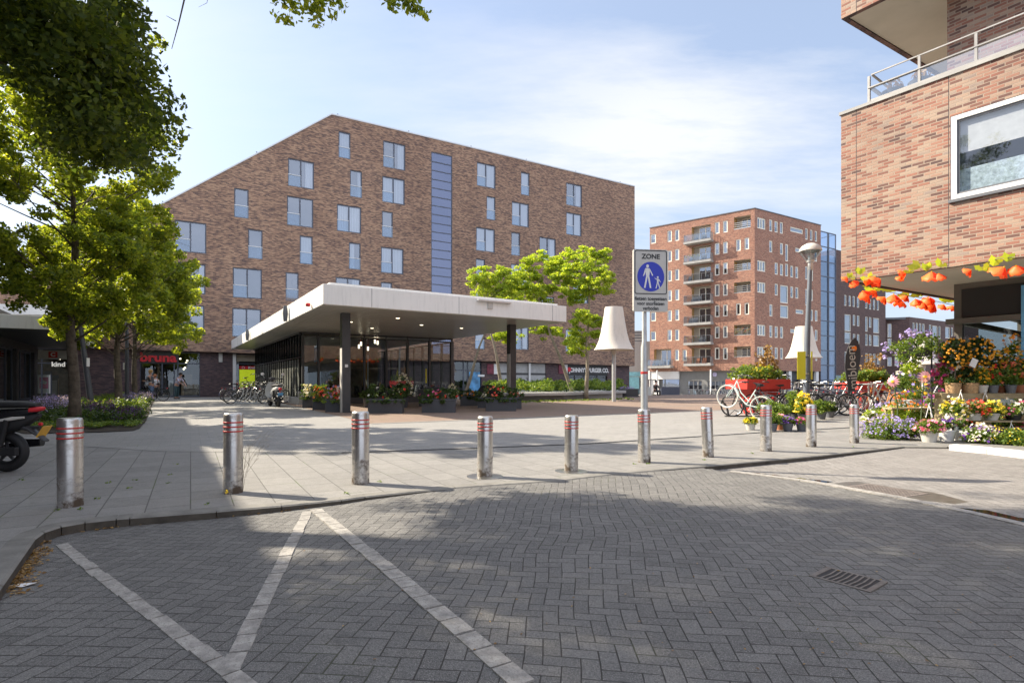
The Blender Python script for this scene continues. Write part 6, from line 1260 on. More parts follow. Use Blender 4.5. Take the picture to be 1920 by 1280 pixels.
# advertising board by the left shop
Y = 36.; p = P(82.5, 716, Y); S_ = Y/F; t = thing('poster_stand', 'white poster board with a pink picture standing before the kind shop', 'poster stand', (p.x, Y, 0)); zb, zt = CH+(H-739)*S_, CH+(H-701)*S_; w = 27*S_/2
MB().box((-w, 0, zb), (w, .05, zt)).build('frame', M['slate'], t); MB().box((-w+.06, -.006, zb+.06), (w-.06, -.001, zt-.06)).build('poster_sheet', M['white'], t)
q = MB(); q.box((-w*.62, -.012, zb+.38), (w*.62, -.008, zt-.2)); q.build('poster_picture', mat('pink_print', (.6, .12, .25), .6, var=.4, vs=1.2), t); q = MB(); q.add([(-.25, -.014, zb+.75), (.1, -.014, zb+.65), (.25, -.014, zb+.8), (-.1, -.014, zb+.95)], [(0, 1, 2, 3)]); q.build('poster_shape', M['palepot'], t); q = MB(); [q.box((x-.05, -.2, 0), (x+.05, .25, .05)) for x in (-w*.7, w*.7)]; [q.box((x-.03, 0, .05), (x+.03, .05, zb)) for x in (-w*.7, w*.7)]; q.build('foot', M['charcoal'], t)
# ======================= lavender bed on the left
bedp = [G(*q).xy for q in ((20, 808), (48, 814), (190, 811), (250, 808), (262, 804), (274, 790), (283, 765), (290, 750), (250, 746), (150, 750), (60, 775))]
poly('planting_bed', [tuple(p) for p in bedp], M['soil'], .02)
rg = random.Random(8)
def bedpts(pp, n): w = [tuple(G(*q).xy) for q in pp]; return tri_fill(w, n, rg)
def lav(name, label, pp, n, h, mt, seed, sp=.35, s=.022, top=.16):
    pts = bedpts(pp, n); st = []; fl = []; r = np.random.RandomState(seed)
    sv = []; fv = []
    for x, y in pts:
        for k in range(9):
            a = r.uniform(0, 6.28); d = r.uniform(0, sp*.6); hh = h*r.uniform(.65, 1.05)*(1-.25*d/sp); ex = x+math.cos(a)*d*1.3; ey = y+math.sin(a)*d*1.3; bx = x+math.cos(a)*d*.5; by = y+math.sin(a)*d*.5; w = .006
            sv += [(bx-w, by, .02), (bx+w, by, .02), (ex+w*.6, ey, hh), (ex-w*.6, ey, hh)]
            fl.append((ex, ey, hh)); 
    fl = np.array(fl); v, f = leaves([tuple(c-np.array([0, 0, top*q])) for q in (.0, .35, .7, 1.) for c in fl], 1, s*2.1, s*.6, .2, .3, seed)
    t = thing(name, label, 'plant', (0, 0, 0)) if name != 'stuff' else None
    g = leaves([(x, y, h*.3) for x, y in pts], 46, .06, sp*.8, .1, .1, seed+1)[0]
    a = leafobj('lavender_foliage', np.concatenate([np.array(sv), g]), M['darkshrub']); b = leafobj('lavender_blossom', v, mt)
    for o, l in ((a, 'foliage of '), (b, 'blossom of ')): tag(o, l+label, 'lavender', kind='stuff')
    if t: bpy.data.objects.remove(t)
lav('stuff', 'the pale lavender drift at the left of the bed', [(50, 795), (130, 782), (132, 765), (75, 770)], 70, .6, FL['lavender'], 1)
lav('stuff', 'the dark violet sage drift right of the first tree', [(145, 795), (215, 792), (218, 772), (150, 775)], 34, .5, FL['darkviolet'], 2)
lav('stuff', 'the lavender drift at the far right end of the bed', [(228, 772), (268, 766), (286, 752), (255, 748), (230, 758)], 110, .55, FL['lavender'], 3)
lav('stuff', 'the small violet drift at the front right corner of the bed', [(225, 800), (255, 797), (258, 783), (230, 785)], 22, .42, FL['darkviolet'], 4)
c = [(x, y, .1) for x, y in bedpts([(30, 808), (255, 805), (262, 795), (250, 790), (100, 797)], 150)]; v, f = leaves(c, 50, .045, .13, .8, -.15, 7); tag(leafobj('ground_cover', v, M['shrub']), 'bright green ground cover along the front of the bed', 'ground cover', kind='stuff')
c = [(x, y, .28) for x, y in bedpts([(135, 785), (262, 782), (275, 756), (230, 748), (140, 765)], 170)]; v, f = leaves(c, 46, .07, .3, .4, .2, 8); tag(leafobj('bed_shrubs', v, M['shrub']), 'light green shrubs in the middle of the lavender bed', 'shrub', kind='stuff')
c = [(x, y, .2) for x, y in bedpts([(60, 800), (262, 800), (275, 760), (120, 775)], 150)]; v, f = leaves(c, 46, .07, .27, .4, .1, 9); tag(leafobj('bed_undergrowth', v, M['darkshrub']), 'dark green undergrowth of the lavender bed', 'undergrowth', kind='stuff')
# ======================= pots and plants
def pot(par, r, h, mt, name='pot', taper=.72): return MB().lathe([(r*taper, 0), (r, h*.9), (r*1.06, h*.9), (r*1.06, h), (r*.9, h), (r*.86, h*.85), (0, h*.85)], 22, caps=False).build(name, mt, par, smooth=40)
def fl5(cs, size, seed, up=.6): # little star flowers of five petals
    rg_ = np.random.RandomState(seed); out = []
    for c in cs:
        n = rg_.normal(size=3)*.6+np.array([-.3, -.5, up]); n /= np.linalg.norm(n); t = np.cross(n, rg_.normal(size=3)); t /= np.linalg.norm(t); b = np.cross(n, t); c = np.array(c)
        for k in range(5):
            a = k*1.2566; d = t*math.cos(a)+b*math.sin(a); e = np.cross(n, d); s = size*rg_.uniform(.85, 1.1); out += [c, c+d*s*.6+e*s*.38+n*s*.12, c+d*s, c+d*s*.6-e*s*.38+n*s*.12]
    return np.array(out)
def plant(name, label, loc, w, h, leaf='shrub', fl=None, nf=40, fs=.02, potm=None, ph=.16, pr=.1, nl=900, ls=.045, droop=0., seed=1, group=None, cat='potted plant', dome=True):
    t = thing(name, label, cat, loc, group=group); rg_ = np.random.RandomState(seed); z0 = 0
    if potm == 'basketm': pot(t, pr, ph, M[potm], 'basket', .85); z0 = ph*.9
    elif potm: pot(t, pr, ph, M[potm]); z0 = ph*.9
    d = rg_.normal(size=(60, 3)); d /= np.linalg.norm(d, axis=1)[:, None]; d[:, 2] = np.abs(d[:, 2])*(1 if dome else .8)-droop*rg_.rand(60)
    hh = h-z0; c = d*rg_.uniform(.2, .95, (60, 1))*np.array([w/2, w/2*.8, hh*.82])+np.array([0, 0, z0+hh*.1])
    v, f = leaves(c, max(3, nl//60), ls, .05+w*.06, .3, .3, seed); leafobj('foliage', v, M[leaf] if leaf in M else FL[leaf], t)
    mb = MB(); [mb.tube([(0, 0, z0), (c[k][0]*.5, c[k][1]*.5, z0+(c[k][2]-z0)*.6), tuple(c[k])], [.006, .004, .002], 4) for k in range(0, 60, 6)]; mb.build('stem', M['shrubstem'], t)
    if fl:
        for j, fc in enumerate(fl if isinstance(fl, (list, tuple)) else [fl]):
            n = nf//(len(fl) if isinstance(fl, (list, tuple)) else 1); dd = rg_.normal(size=(n, 3)); dd /= np.linalg.norm(dd, axis=1)[:, None]; dd[:, 2] = np.abs(dd[:, 2])-droop*rg_.rand(n); dd[:, 1] = -np.abs(dd[:, 1])*rg_.choice([1, 1, -1], n)
            cc = dd*rg_.uniform(.86, 1.06, (n, 1))*np.array([w/2, w/2*.82, hh*.88])+np.array([0, 0, z0+hh*.12]); leafobj('flowers', fl5(cc, fs, seed+j), FL[fc], t)
    return t
M['shrubstem'] = mat('green_stem', (.07, .1, .03), .8)
def at(px, py, w, h, Y=None): # foot pixel to place, pixel sizes to metres
    L = G(px, py) if Y is None else P(px, py, Y); s = L.y/F; return L, w*s, h*s
def pp(px, py, w, h, label, name='potted_plant', Y=None, **k):
    L, a, b = at(px, py, w, h, Y); return plant(name, label, L, a, b, **k)
# kiosk planters
def kplanter(px0, px1, yb, yt, label, fl, leaf='darkshrub', seed=0, hpx=25, dep=.5, nf=60, tall=True):
    p = G((px0+px1)/2, yb); s = p.y/F; w = (px1-px0)*s; h = (yb-yt)*s; t = thing('planter_box', label, 'planter', (p.x, p.y, 0), R(4)); mb = MB(); mb.box((-w/2, 0, 0), (w/2, dep, h-.02)); mb.box((-w/2-.015, -.015, h-.06), (w/2+.015, .0, h)); mb.box((-w/2-.015, dep, h-.06), (w/2+.015, dep+.015, h)); mb.box((-w/2-.015, .0, h-.06), (-w/2, dep, h)); mb.box((w/2, 0, h-.06), (w/2+.015, dep, h)); mb.build('box', M['anthra'], t, bevel=.008)
    rg_ = np.random.RandomState(seed); hp = hpx*s; n = max(20, int(w*40)); c = np.stack([rg_.uniform(-w/2-.05, w/2+.05, n), rg_.uniform(-.06, dep, n), h+rg_.uniform(-.08, 1, n)**1.3*hp*.8], 1); c[::5, 2] = h-.08; c[::5, 1] = -.06
    v, f = leaves(c, 26, .07, .11, .3, .2, seed); leafobj('foliage', v, M[leaf], t)
    for j, fc in enumerate(fl):
        n = nf//len(fl); x0 = rg_.uniform(-w/2, w/2-.1); cc = np.stack([np.clip(rg_.normal(x0+.1, w*.22, n), -w/2-.05, w/2+.05), rg_.uniform(-.1, dep*.5, n), h+rg_.uniform(-.02, .75, n)*hp], 1); leafobj('flowers', fl5(cc, .055, seed+j), FL[fc], t)
    return t
kplanter(567, 585, 765, 743, 'narrow planter box at the far left of the kiosk front with green spikes', ['white'], seed=1, hpx=30); kplanter(586, 609, 769, 745, 'planter box with orange red flowers, second from the left', ['red', 'orange'], 'shrub', 2, 28, nf=44)
kplanter(610, 638, 773, 748, 'planter box with white and pink flowers touching the dark column', ['lavender', 'coral', 'white', 'red'], 'shrub', 3, 34, nf=80); kplanter(690, 754, 775, 748, 'wide planter box with a red flower right of the dark column', ['red', 'white'], seed=4, hpx=32, nf=8)
kplanter(791, 854, 774, 748, 'wide planter box with pink and red flowers in front of the dark sofa back', ['pink', 'red'], seed=5, hpx=24, nf=20); kplanter(863, 897, 761, 742, 'dark planter box deep in the kiosk shade', ['orange'], seed=6, hpx=16, nf=14); kplanter(911, 968, 771, 746, 'wide planter box with red flowers under the right kiosk column', ['red', 'coral'], seed=7, hpx=30, nf=18)
kplanter(950, 978, 767, 744, 'small planter box behind the right kiosk column', ['coral'], seed=8, hpx=14, nf=10); kplanter(896, 914, 765, 745, 'narrow dark planter box between two wide ones', ['white'], seed=9, hpx=14, nf=10)
Ls = G(818, 762); t = thing('terrace_bench_back', 'dark curved bench back with a round emblem behind the pink flowered planter', 'bench', Ls); q = MB(); plate(q, [(-.75, 0), (.85, 0), (.85, .45), (.6, .72), (.2, .82), (-.35, .85), (-.75, .72)], 0, .06); q.build('bench_back', M['charcoal'], t); MB().ring((0, -.02, .5), .13, .018, n=20).build('emblem', M['amber_ring'] if 'amber_ring' in M else mat('brass', (.45, .3, .12), .5), t); q = MB(); q.box((-.7, .06, .35), (.8, .5, .42)); q.build('seat', M['charcoal'], t)
Ls = G(915, 760); t = thing('terrace_bench_back', 'black rounded bench back near the right kiosk column', 'bench', Ls); q = MB(); plate(q, [(-.45, 0), (.45, 0), (.45, .7), (.3, .88), (0, .95), (-.3, .88), (-.45, .7)], 0, .06); q.build('bench_back', M['black'], t)
for i, (px, yb, w, h, l, m) in enumerate(((757, 764, 40, 62, 'white hydrangea like bush inside behind the kiosk glass', 'white'), (690, 764, 34, 40, 'dark green bush behind the kiosk glass beside the column', None), (848, 762, 22, 44, 'pale feathery plant in a tall pot at the kiosk corner', 'white'))): pp(px, yb, w, h, l, leaf='darkshrub', fl=m, nf=60, fs=.06, potm='anthra' if i < 2 else 'palepot', ph=.4, pr=.2, ls=.09, seed=40+i)
# red planters
def redplanter(px0, px1, yt, yb, label, seed, fls):
    p = G((px0+px1)/2, yb); s = p.y/F; w = (px1-px0)*s*.86; h = (yb-yt)*s; t = thing('red_planter', label, 'planter', (p.x, p.y, 0), R(10)); a = w/2
    q = MB(); d = a*.8; q.prism([(-a, -d), (a, -d), (a, d), (-a, d)], h*.72, h); q.add([(-a*.42, -d*.42, 0), (a*.42, -d*.42, 0), (a*.42, d*.42, 0), (-a*.42, d*.42, 0), (-a*.66, -d*.66, h*.719), (a*.66, -d*.66, h*.719), (a*.66, d*.66, h*.719), (-a*.66, d*.66, h*.719)], [(3, 2, 1, 0), (4, 5, 6, 7), (0, 1, 5, 4), (1, 2, 6, 5), (2, 3, 7, 6), (3, 0, 4, 7)]); q.build('tub', M['red'], t, bevel=.01)
    rg_ = np.random.RandomState(seed); c = np.stack([rg_.uniform(-a*.9, a*.9, 90), rg_.uniform(-d*.8, d*.8, 90), h+rg_.uniform(0, .5, 90)**1.4], 1); v, f = leaves(c, 40, .09, .17, .3, .2, seed); leafobj('foliage', v, M['shrub'], t)
    c2_ = np.stack([rg_.normal(a*.45, a*.2, 26), rg_.uniform(-d*.5, d*.5, 26), h+rg_.uniform(.2, 1.0, 26)], 1); v, f = leaves(c2_, 18, .1, .14, 0, .6, seed+1); leafobj('dry_grasses', v, M['dry'], t)
    c3 = np.stack([rg_.uniform(-a*.8, a*.5, 22), rg_.uniform(-d*.8, d*.2, 22), h+rg_.uniform(.1, .5, 22)], 1); leafobj('flowers', fl5(c3, .05, seed), FL[fls], t)
    mb = MB(); [mb.tube([(x*.7, y*.7, h-.1), (x, y, z)], [.008, .004], 4) for x, y, z in c2_]; mb.build('stem', M['palebark'], t)
redplanter(1369, 1471, 711, 776, 'big red angular planter with tall plants behind the pale mint bicycle', 61, 'yellow'); redplanter(1576, 1664, 715, 768, 'big red angular planter behind the dark flag and white table', 62, 'amber')
# dark beach flag
p = G(1601, 778); S_ = p.y/F; t = thing('feather_flag', 'dark feather flag with pale upright lettering behind the last bollard', 'flag', p); z_ = lambda y: CH+(H-y)*S_
q = MB(); xs = lambda px: (px-1601)*S_
pts = [(1589, 722), (1584, 690), (1585, 668), (1590, 650), (1597, 637), (1603, 633), (1609, 640), (1613, 655), (1613, 672), (1610, 692), (1604, 722), (1601, 748), (1591, 748)]; plate(q, [(xs(x), z_(y)) for x, y in pts][::-1], -.01, .01); q.build('flag_cloth', mat('flag_cloth', (.05, .05, .055), .8), t)
MB().tube([(xs(x), .02, z_(y)) for x, y in ((1600, 778), (1601, 745), (1603, 720), (1608, 690), (1612, 668), (1611, 650), (1607, 639), (1601, 633))], .014, 6).build('flag_pole', M['black'], t)
text('mibloem', .4, M['palepot'], t, (xs(1597), -.025, z_(688)), rot=(R(90), R(-94), 0), ext=.002); q = MB(); q.lathe([(.0, -.01), (.09, 0), (.0, .01)], 7, (xs(1601), -.02, z_(653)), Matrix.Rotation(R(90), 4, 'X'), caps=False); q.build('flag_emblem', FL['orange'], t); MB().box((-.3, -.3, 0), (.3, .3, .03)).build('foot_plate', M['charcoal'], t)
# white folding table
p = G(1636, 778); S_ = p.y/F; t = thing('garden_table', 'round white garden table on crossed legs behind the lavender', 'table', p); zt = CH+(H-719)*S_; q = MB(); q.lathe([(.44, zt-.025), (.45, zt)], 30); q.build('table_top', M['white'], t); 
for x0, x1, y0 in ((-.25, .12, -.1), (.1, -.2, .1), (.3, .15, -.12), (-.05, .22, .12)): MB().tube([(x0, y0, 0), (x0*.4+x1*.6, y0*.4, zt*.5), (x1, -y0, zt-.03)], .022, 6).build('leg', M['white'], t)
# flower stall: low pots round the bollards
sp = [(1407, 806, 26, 24, 'yellow flowered pot plant left of the eighth bollard', 'yellow', 'shrub', 'palepot'), (1448, 808, 30, 42, 'tall green pot plant just right of the eighth bollard', None, 'shrub', 'greypot'), (1477, 808, 30, 28, 'violet flowered plant in a dark pot between two bollards', 'violet', 'shrub', 'greypot'), (1503, 808, 26, 26, 'pink flowered plant in a dark pot left of the ninth bollard', 'pink', 'shrub', 'greypot'), (1463, 806, 20, 30, 'rose flowered plant between the green and the violet one', 'rose', 'shrub', 'terracotta')]
for i, (px, py, w, h, l, fc, lf_, pm) in enumerate(sp): pp(px, py, w, h, l, fl=fc, leaf=lf_, potm=pm, seed=70+i, pr=.11, ph=.17, nf=60, fs=.028, nl=1200, group='low pots between the bollards')
for i, (px, py, w, h, l, fc) in enumerate(((1450, 790, 62, 48, 'loose green grasses behind the low pots', None), (1490, 788, 46, 62, 'round light green bush behind the low pots', None), (1506, 790, 34, 56, 'yellow flowered tall plant left of the ninth bollard', 'yellow'), (1498, 778, 50, 46, 'dome of pale green leaves just left of the lamp post', None), (1540, 786, 44, 42, 'green bush in a wooden crate right of the ninth bollard', None), (1556, 783, 30, 34, 'dark green plant beside the crate bush', None))): pp(px, py, w, h, l, fl=fc, leaf='shrub' if i != 5 else 'darkshrub', potm='greypot', seed=80+i, pr=.13, ph=.2, nf=110, fs=.04, nl=2200, ls=.055, group='bushy plants at the left end of the flower stall')
# tall stall left part
big = [(1655, 822, 92, 46, 'large blue lavender bush beside the last bollard', 'lavender', 'shrub', 300, .02, None), (1703, 824, 60, 42, 'second blue lavender bush right of the first', 'lavender', 'shrub', 160, .02, None), (1742, 828, 52, 42, 'pink petunia with light green leaves at the front of the stall', ('pink', 'rose'), 'shrub', 60, .035, 'palepot'), (1692, 812, 80, 58, 'yellow green coleus behind the lavender', None, 'lime', 0, .03, 'terracotta'), (1668, 806, 50, 48, 'pale variegated bush behind the lavender bush', ('coral', 'white'), 'lime', 60, .03, 'terracotta'), (1730, 812, 56, 50, 'white variegated bush behind the petunia', 'white', 'shrub', 80, .03, 'palepot'), (1775, 826, 30, 46, 'violet and white pansies in a white pot', ('violet', 'white'), 'shrub', 50, .035, 'white'), (1800, 825, 28, 46, 'pale pink flowers in a second white pot', ('rose', 'white'), 'shrub', 50, .03, 'white'), (1760, 808, 50, 52, 'dark green shrub in the shade behind the pots', 'violet', 'darkshrub', 24, .035, 'greypot'), (1838, 830, 66, 36, 'white and violet trailing flowers at the front of the stall', ('violet', 'white', 'white'), 'shrub', 220, .024, None), (1893, 833, 72, 34, 'olive green heather cushion at the right edge', 'yellow', 'shrub', 60, .015, None), (1720, 800, 46, 44, 'orange marigolds behind the coleus', 'orange', 'shrub', 90, .03, 'terracotta'), (1815, 815, 40, 40, 'green trailing plant under the wooden shelf', 'red', 'darkshrub', 30, .025, 'greypot'), (1880, 816, 60, 34, 'dark plant in the shade under the lower shelf', 'magenta', 'darkshrub', 20, .03, 'greypot')]
for i, (px, py, w, h, l, fc, lf_, nf, fs, pm) in enumerate(big): pp(px, py, w, h, l, fl=fc, leaf=lf_, potm=pm, seed=90+i, pr=.14, ph=.2, nf=nf, fs=fs, nl=2600, ls=.042, name='flowering_plant', group='plants on the ground of the flower stall')
fill = [(1632, 806, 34, 40, 'small cream bush at the left edge of the stall behind the lavender', 'white', 'lime'), (1745, 798, 46, 60, 'leafy green filler between bucket and shelf with violet blooms', ('violet', 'magenta'), 'shrub'), (1785, 800, 44, 44, 'coral geranium under the left end of the shelf', 'coral', 'shrub'), (1822, 812, 46, 40, 'lime coleus under the middle of the shelf', 'red', 'lime'), (1862, 815, 44, 38, 'yellow daisy bush under the right part of the shelf', 'yellow', 'shrub'), (1908, 818, 44, 40, 'pink geranium at the far right under the shelf', 'pink', 'shrub'), (1768, 790, 40, 62, 'tall dark shrub against the shelf leg', 'magenta', 'darkshrub'), (1690, 796, 52, 60, 'tall orange and green plant behind the zinc bucket', ('orange', 'coral'), 'shrub'), (1655, 796, 44, 44, 'pale violet bush between table and bucket', 'lavender', 'shrub')]
for i, (px, py, w, h, l, fc, lf_) in enumerate(fill): pp(px, py, w, h, l, fl=fc, leaf=lf_, potm='greypot', seed=200+i, pr=.13, ph=.17, nf=60, fs=.035, nl=2000, ls=.05, name='flowering_plant', group='plants on the ground of the flower stall')
# zinc bucket stand, hanging basket, gerberas
pp(1715, 0, 60, 52, 'violet pansies spilling over a zinc bucket', Y=None, fl=('violet', 'lavender'), leaf='shrub', potm='greypot', seed=120, pr=.26, ph=.46, nf=50, fs=.045, nl=900, ls=.05) if False else None
L = G(1714, 792); t = thing('zinc_bucket', 'tall zinc bucket holding violet pansies behind the lavender', 'bucket', L); pot(t, .22, .38, M['galv'], 'bucket', .8); t.location.z = .22
q = thing('plant_stand', 'wooden block under the zinc bucket', 'stand', L); MB().box((-.2, -.2, 0), (.2, .2, .215)).build('block', M['wood'], q)
plant('flowering_plant', 'green bush of violet and yellow pansies in the zinc bucket', L+Vector((0, 0, .58)), .85, .5, fl=('violet', 'amber'), nf=44, fs=.05, nl=1300, seed=121)
Lh = P(1724, 668, 10.9); t = thing('hanging_basket', 'hanging basket of violet verbena on a black stand', 'hanging basket', Lh); pot(t, .22, .16, M['charcoal'], 'basket', .6); q = MB(); q.tube([(.28, .05, -Lh.z), (.28, .05, .35)], .015, 6); q.tube([(.28, .05, .35), (.15, 0, .42), (0, 0, .36)], .01, 5); [q.tube([(0, 0, .36), (.2*math.cos(a), .2*math.sin(a), .15)], .003, 3) for a in (0, 2.1, 4.2)]; q.build('stand', M['black'], t)
rg_ = np.random.RandomState(4); d = rg_.normal(size=(70, 3)); d /= np.linalg.norm(d, axis=1)[:, None]; c = d*np.array([.55, .4, .26])*rg_.uniform(.4, 1, (70, 1))+np.array([-.02, 0, .18]); v, f = leaves(c, 26, .05, .1, .3, .3, 4); leafobj('foliage', v, M['shrub'], t)
d = rg_.normal(size=(26, 3)); d /= np.linalg.norm(d, axis=1)[:, None]; c = d*np.array([.72, .5, .36])+np.array([-.05, -.1, .14]); cc = np.repeat(c, 9, 0)+rg_.normal(size=(234, 3))*.03; leafobj('flowers', fl5(cc, .028, 6), FL['violet2'] if 'violet2' in FL else FL['lavender'], t)
def gerbera(px, py, Y, r, label, hdg=0):
    L = P(px, py, Y); t = thing('gerbera_flower', label, 'flower', L, R(hdg), group='giant pink flowers at the stall'); out = []
    for ring, (rr, n) in enumerate(((1, 13),)):
        for k in range(n):
            a = 2*math.pi*k/n+ring*.2; d = np.array([math.cos(a), 0, math.sin(a)]); e = np.array([-math.sin(a), 0, math.cos(a)]); w = r*.15; y = -.02*ring
            out += [d*r*.15+[0, y-.02, 0], d*r*rr*.65+e*w+[0, y-.035, 0], d*r*rr+[0, y+.02, 0], d*r*rr*.65-e*w+[0, y-.035, 0]]
    leafobj('petals', np.array(out), FL['rose'], t); MB().lathe([(0, -.05), (r*.2, -.03), (r*.2, .02), (0, .03)], 14, (0, -.02, 0), Matrix.Rotation(R(90), 4, 'X'), caps=False).build('flower_heart', FL['yellow'], t, smooth=True); MB().tube([(0, 0, 0), (.03, .1, -L.z*.5), (.0, .12, -L.z)], .012, 6).build('stem', M['shrubstem'], t)
gerbera(1733, 706, 10.4, .13, 'giant pink daisy facing the camera beside the zinc bucket'); gerbera(1675, 715, 10.6, .12, 'giant pale pink daisy turned left above the white table', -60)
pp(1695, 0, 1, 1, '') if False else None
L = P(1695, 731, 10.7); plant('flowering_plant', 'soft green tuft with blue daisies between the pink daisies', L, .62, .38, fl=('lavender', 'white'), nf=30, fs=.035, nl=1800, ls=.035, seed=130, leaf='shrub')
L = P(1708, 700, 10.9); plant('flowering_plant', 'cream variegated bush under the hanging basket', L, .4, .34, fl='white', nf=30, fs=.03, nl=900, ls=.05, seed=131, leaf='lime')
L = P(1770, 730, 10.8); plant('flowering_plant', 'magenta and lime plant left of the wooden shelf', L, .5, .72, fl=('magenta', 'magenta', 'pink'), nf=70, fs=.05, nl=1000, ls=.05, seed=132, leaf='shrub')
q = thing('display_table', 'narrow table under the plants left of the shelf', 'table', P(1712, 716, 10.95)*Vector((1, 1, 0)) if False else Vector((P(1712, 716, 10.95).x, 10.95, 0))); mb = MB(); mb.box((-.35, .1, .5), (.95, .4, .53)); [mb.box((a-.02, b-.02, 0), (a+.02, b+.02, .5)) for a in (-.3, .9) for b in (.15, .35)]; mb.build('table_frame', M['wood'], q)
# wooden tiered shelf
Ys = 10.35; t = thing('plant_shelf', 'tiered wooden shelf in front of the shop window', 'shelf', ((1770-960)*Ys/F, Ys, 0)); z1_ = CH+(H-737)*Ys/F; z2_ = CH+(H-786)*Ys/F; z3_ = CH+(H-798)*Ys/F; w = 1.75; q = MB()
q.box((-.05, 0, z1_-.03), (w, .1, z1_)); q.box((-.05, .11, z1_-.03), (w, .2, z1_)); q.box((-.05, .21, z1_-.03), (w, .31, z1_)); q.box((-.05, -.012, z1_-.1), (w, -.001, z1_-.032)); q.build('top_board', M['wood'], t)
q = MB(); q.box((.45, -.32, z2_-.03), (w, -.2, z2_)); q.box((.45, -.19, z2_-.03), (w, -.07, z2_)); q.box((.3, -.34, z3_-.02), (w, -.325, z3_)); q.build('lower_board', M['wood'], t)
for x in (.02, .82, 1.6): MB().box((x, .02, 0), (x+.09, .26, z1_-.031)).build('leg', M['wood'], t)
def shelf(px, w, h, label, z, dy=.1, **k):
    Y = Ys+dy; s = Y/F; return plant(k.pop('name', 'potted_plant'), label, ((px-960)*s, Y, z+.002), w*s, h*s, **k)
shelf(1787, 26, 30, 'succulent in a woven basket, left one on the shelf', z1_, leaf='darkshrub', potm='basketm', pr=.125, ph=.19, nl=500, seed=140); shelf(1819, 28, 28, 'succulent in a woven basket with a hoop handle, right one on the shelf', z1_, leaf='darkshrub', potm='basketm', pr=.135, ph=.19, nl=500, seed=141)
MB().tube([(1.0*0, 0, 0)]*2, .001, 3) if False else None
for i, (px, h, l) in enumerate(((1790, 104, 'tall orange berry tree left of the two, behind the baskets'), (1833, 108, 'tall orange berry tree right of the two, behind the baskets'))):
    Y = Ys+.2; s = Y/F; plant('kumquat_tree', l, ((px-960)*s, Y, z1_+.002), 46*s, h*s, fl=None, potm='terracotta', pr=.08, ph=.12, nl=10, seed=150+i) if False else None
    tt = thing('kumquat_tree', l, 'fruit tree', ((px-960)*s, Y, z1_+.002)); pot(tt, .08, .13, M['terracotta']); MB().tube([(0, 0, .1), (.01, 0, .4), (0, 0, h*s*.6)], .012, 6).build('trunk', M['bark'], tt)
    r2 = np.random.RandomState(i+3); d = r2.normal(size=(80, 3)); d /= np.linalg.norm(d, axis=1)[:, None]; c = d*r2.uniform(.3, 1, (80, 1))**.5*np.array([.27, .2, .27])+np.array([0, 0, h*s-.3]); v, f = leaves(c, 16, .055, .06, .3, .2, i); leafobj('crown', v, M['darkshrub'], tt)
    d = r2.normal(size=(64, 3)); d /= np.linalg.norm(d, axis=1)[:, None]; d[:, 1] = -abs(d[:, 1]); c = d*np.array([.27, .21, .28])+np.array([0, 0, h*s-.3]); mb = MB(); [mb.lathe([(0, -.024), (.019, -.012), (.022, 0), (.016, .016), (0, .022)], 7, tuple(x), caps=False) for x in c]; mb.build('fruit', M['fruit'] if 'fruit' in M else mat('orange_fruit', (.75, .32, .015), .4, var=.25, vs=12), tt, smooth=True)
for i, (px, w, h, l, fc, pm) in enumerate(((1842, 26, 52, 'small orange flowered plant in a pale pot on the shelf', 'amber', 'palepot'), (1862, 24, 54, 'red and orange flowered plant in a grey pot on the shelf', ('red', 'amber'), 'greypot'), (1895, 42, 62, 'large leaved yellow green plant in a grey pot on the shelf', 'coral', 'greypot'), (1880, 40, 86, 'leafy citrus plant behind the grey pots', 'amber', 'terracotta'), (1912, 50, 100, 'big leafy bush at the right end of the shelf', 'yellow', 'terracotta'))): shelf(px, w, h, l, z1_, dy=.05 if i < 3 else .24, fl=fc, leaf='shrub' if i != 3 else 'darkshrub', potm=pm, pr=.09 if i < 3 else .11, ph=.15, nf=44, fs=.03, nl=1100, ls=.055, seed=160+i, group='pots on the top shelf')
for i, (px, w, h, l, fc) in enumerate(((1790, 52, 46, 'green and cream basket plant hanging below the shelf, left', ('white', 'yellow')), (1826, 50, 42, 'red and green fuchsia on the lower shelf', ('red', 'coral')), (1858, 46, 40, 'yellow flowered basket on the lower shelf', 'yellow'), (1900, 58, 42, 'white and crimson petunias in a black basket on the lower shelf', ('white', 'white', 'pink', 'white')))): shelf(px, w, h, l, z2_, dy=-.22, fl=fc, leaf='shrub', potm='palepot' if i < 3 else 'black', pr=.13, ph=.13, nf=90, fs=.03, nl=1300, droop=.3, ls=.04, seed=170+i, name='basket_plant', group='basket plants on the lower shelf')
for i, (px, py, dy) in enumerate(((1801, 735, -.06), (1847, 735, -.06), (1896, 793, -.45), (1742, 760, -.3))):
    L = P(px, py, Ys+dy); t = thing('basket_hanger', ['white three armed basket hanger over the left basket plant', 'white three armed basket hanger over the middle basket plant', 'white basket hanger at the front above the olive cushion', 'small white basket hanger near the zinc bucket'][i], 'hanger', L, group='white plastic basket hangers'); q = MB(); [q.tube([(0, 0, .0), (a*.4, b, -.08), (a, b*1.5, -.22)], .006, 5) for a, b in ((-.06, 0), (.07, 0), (.0, -.04))]; q.tube([(0, 0, 0), (0, 0, .03), (.015, 0, .045), (.02, 0, .03)], .006, 5); q.build('hanger_arms', M['white'], t)
t = thing('hang_tag', 'white price card hanging among the orange berry trees', 'price card', P(1826, 680, Ys-.05)); MB().box((-.06, 0, -.08), (.06, .004, .08), Matrix.Rotation(R(25), 4, 'Y')).build('card', M['white'], t)
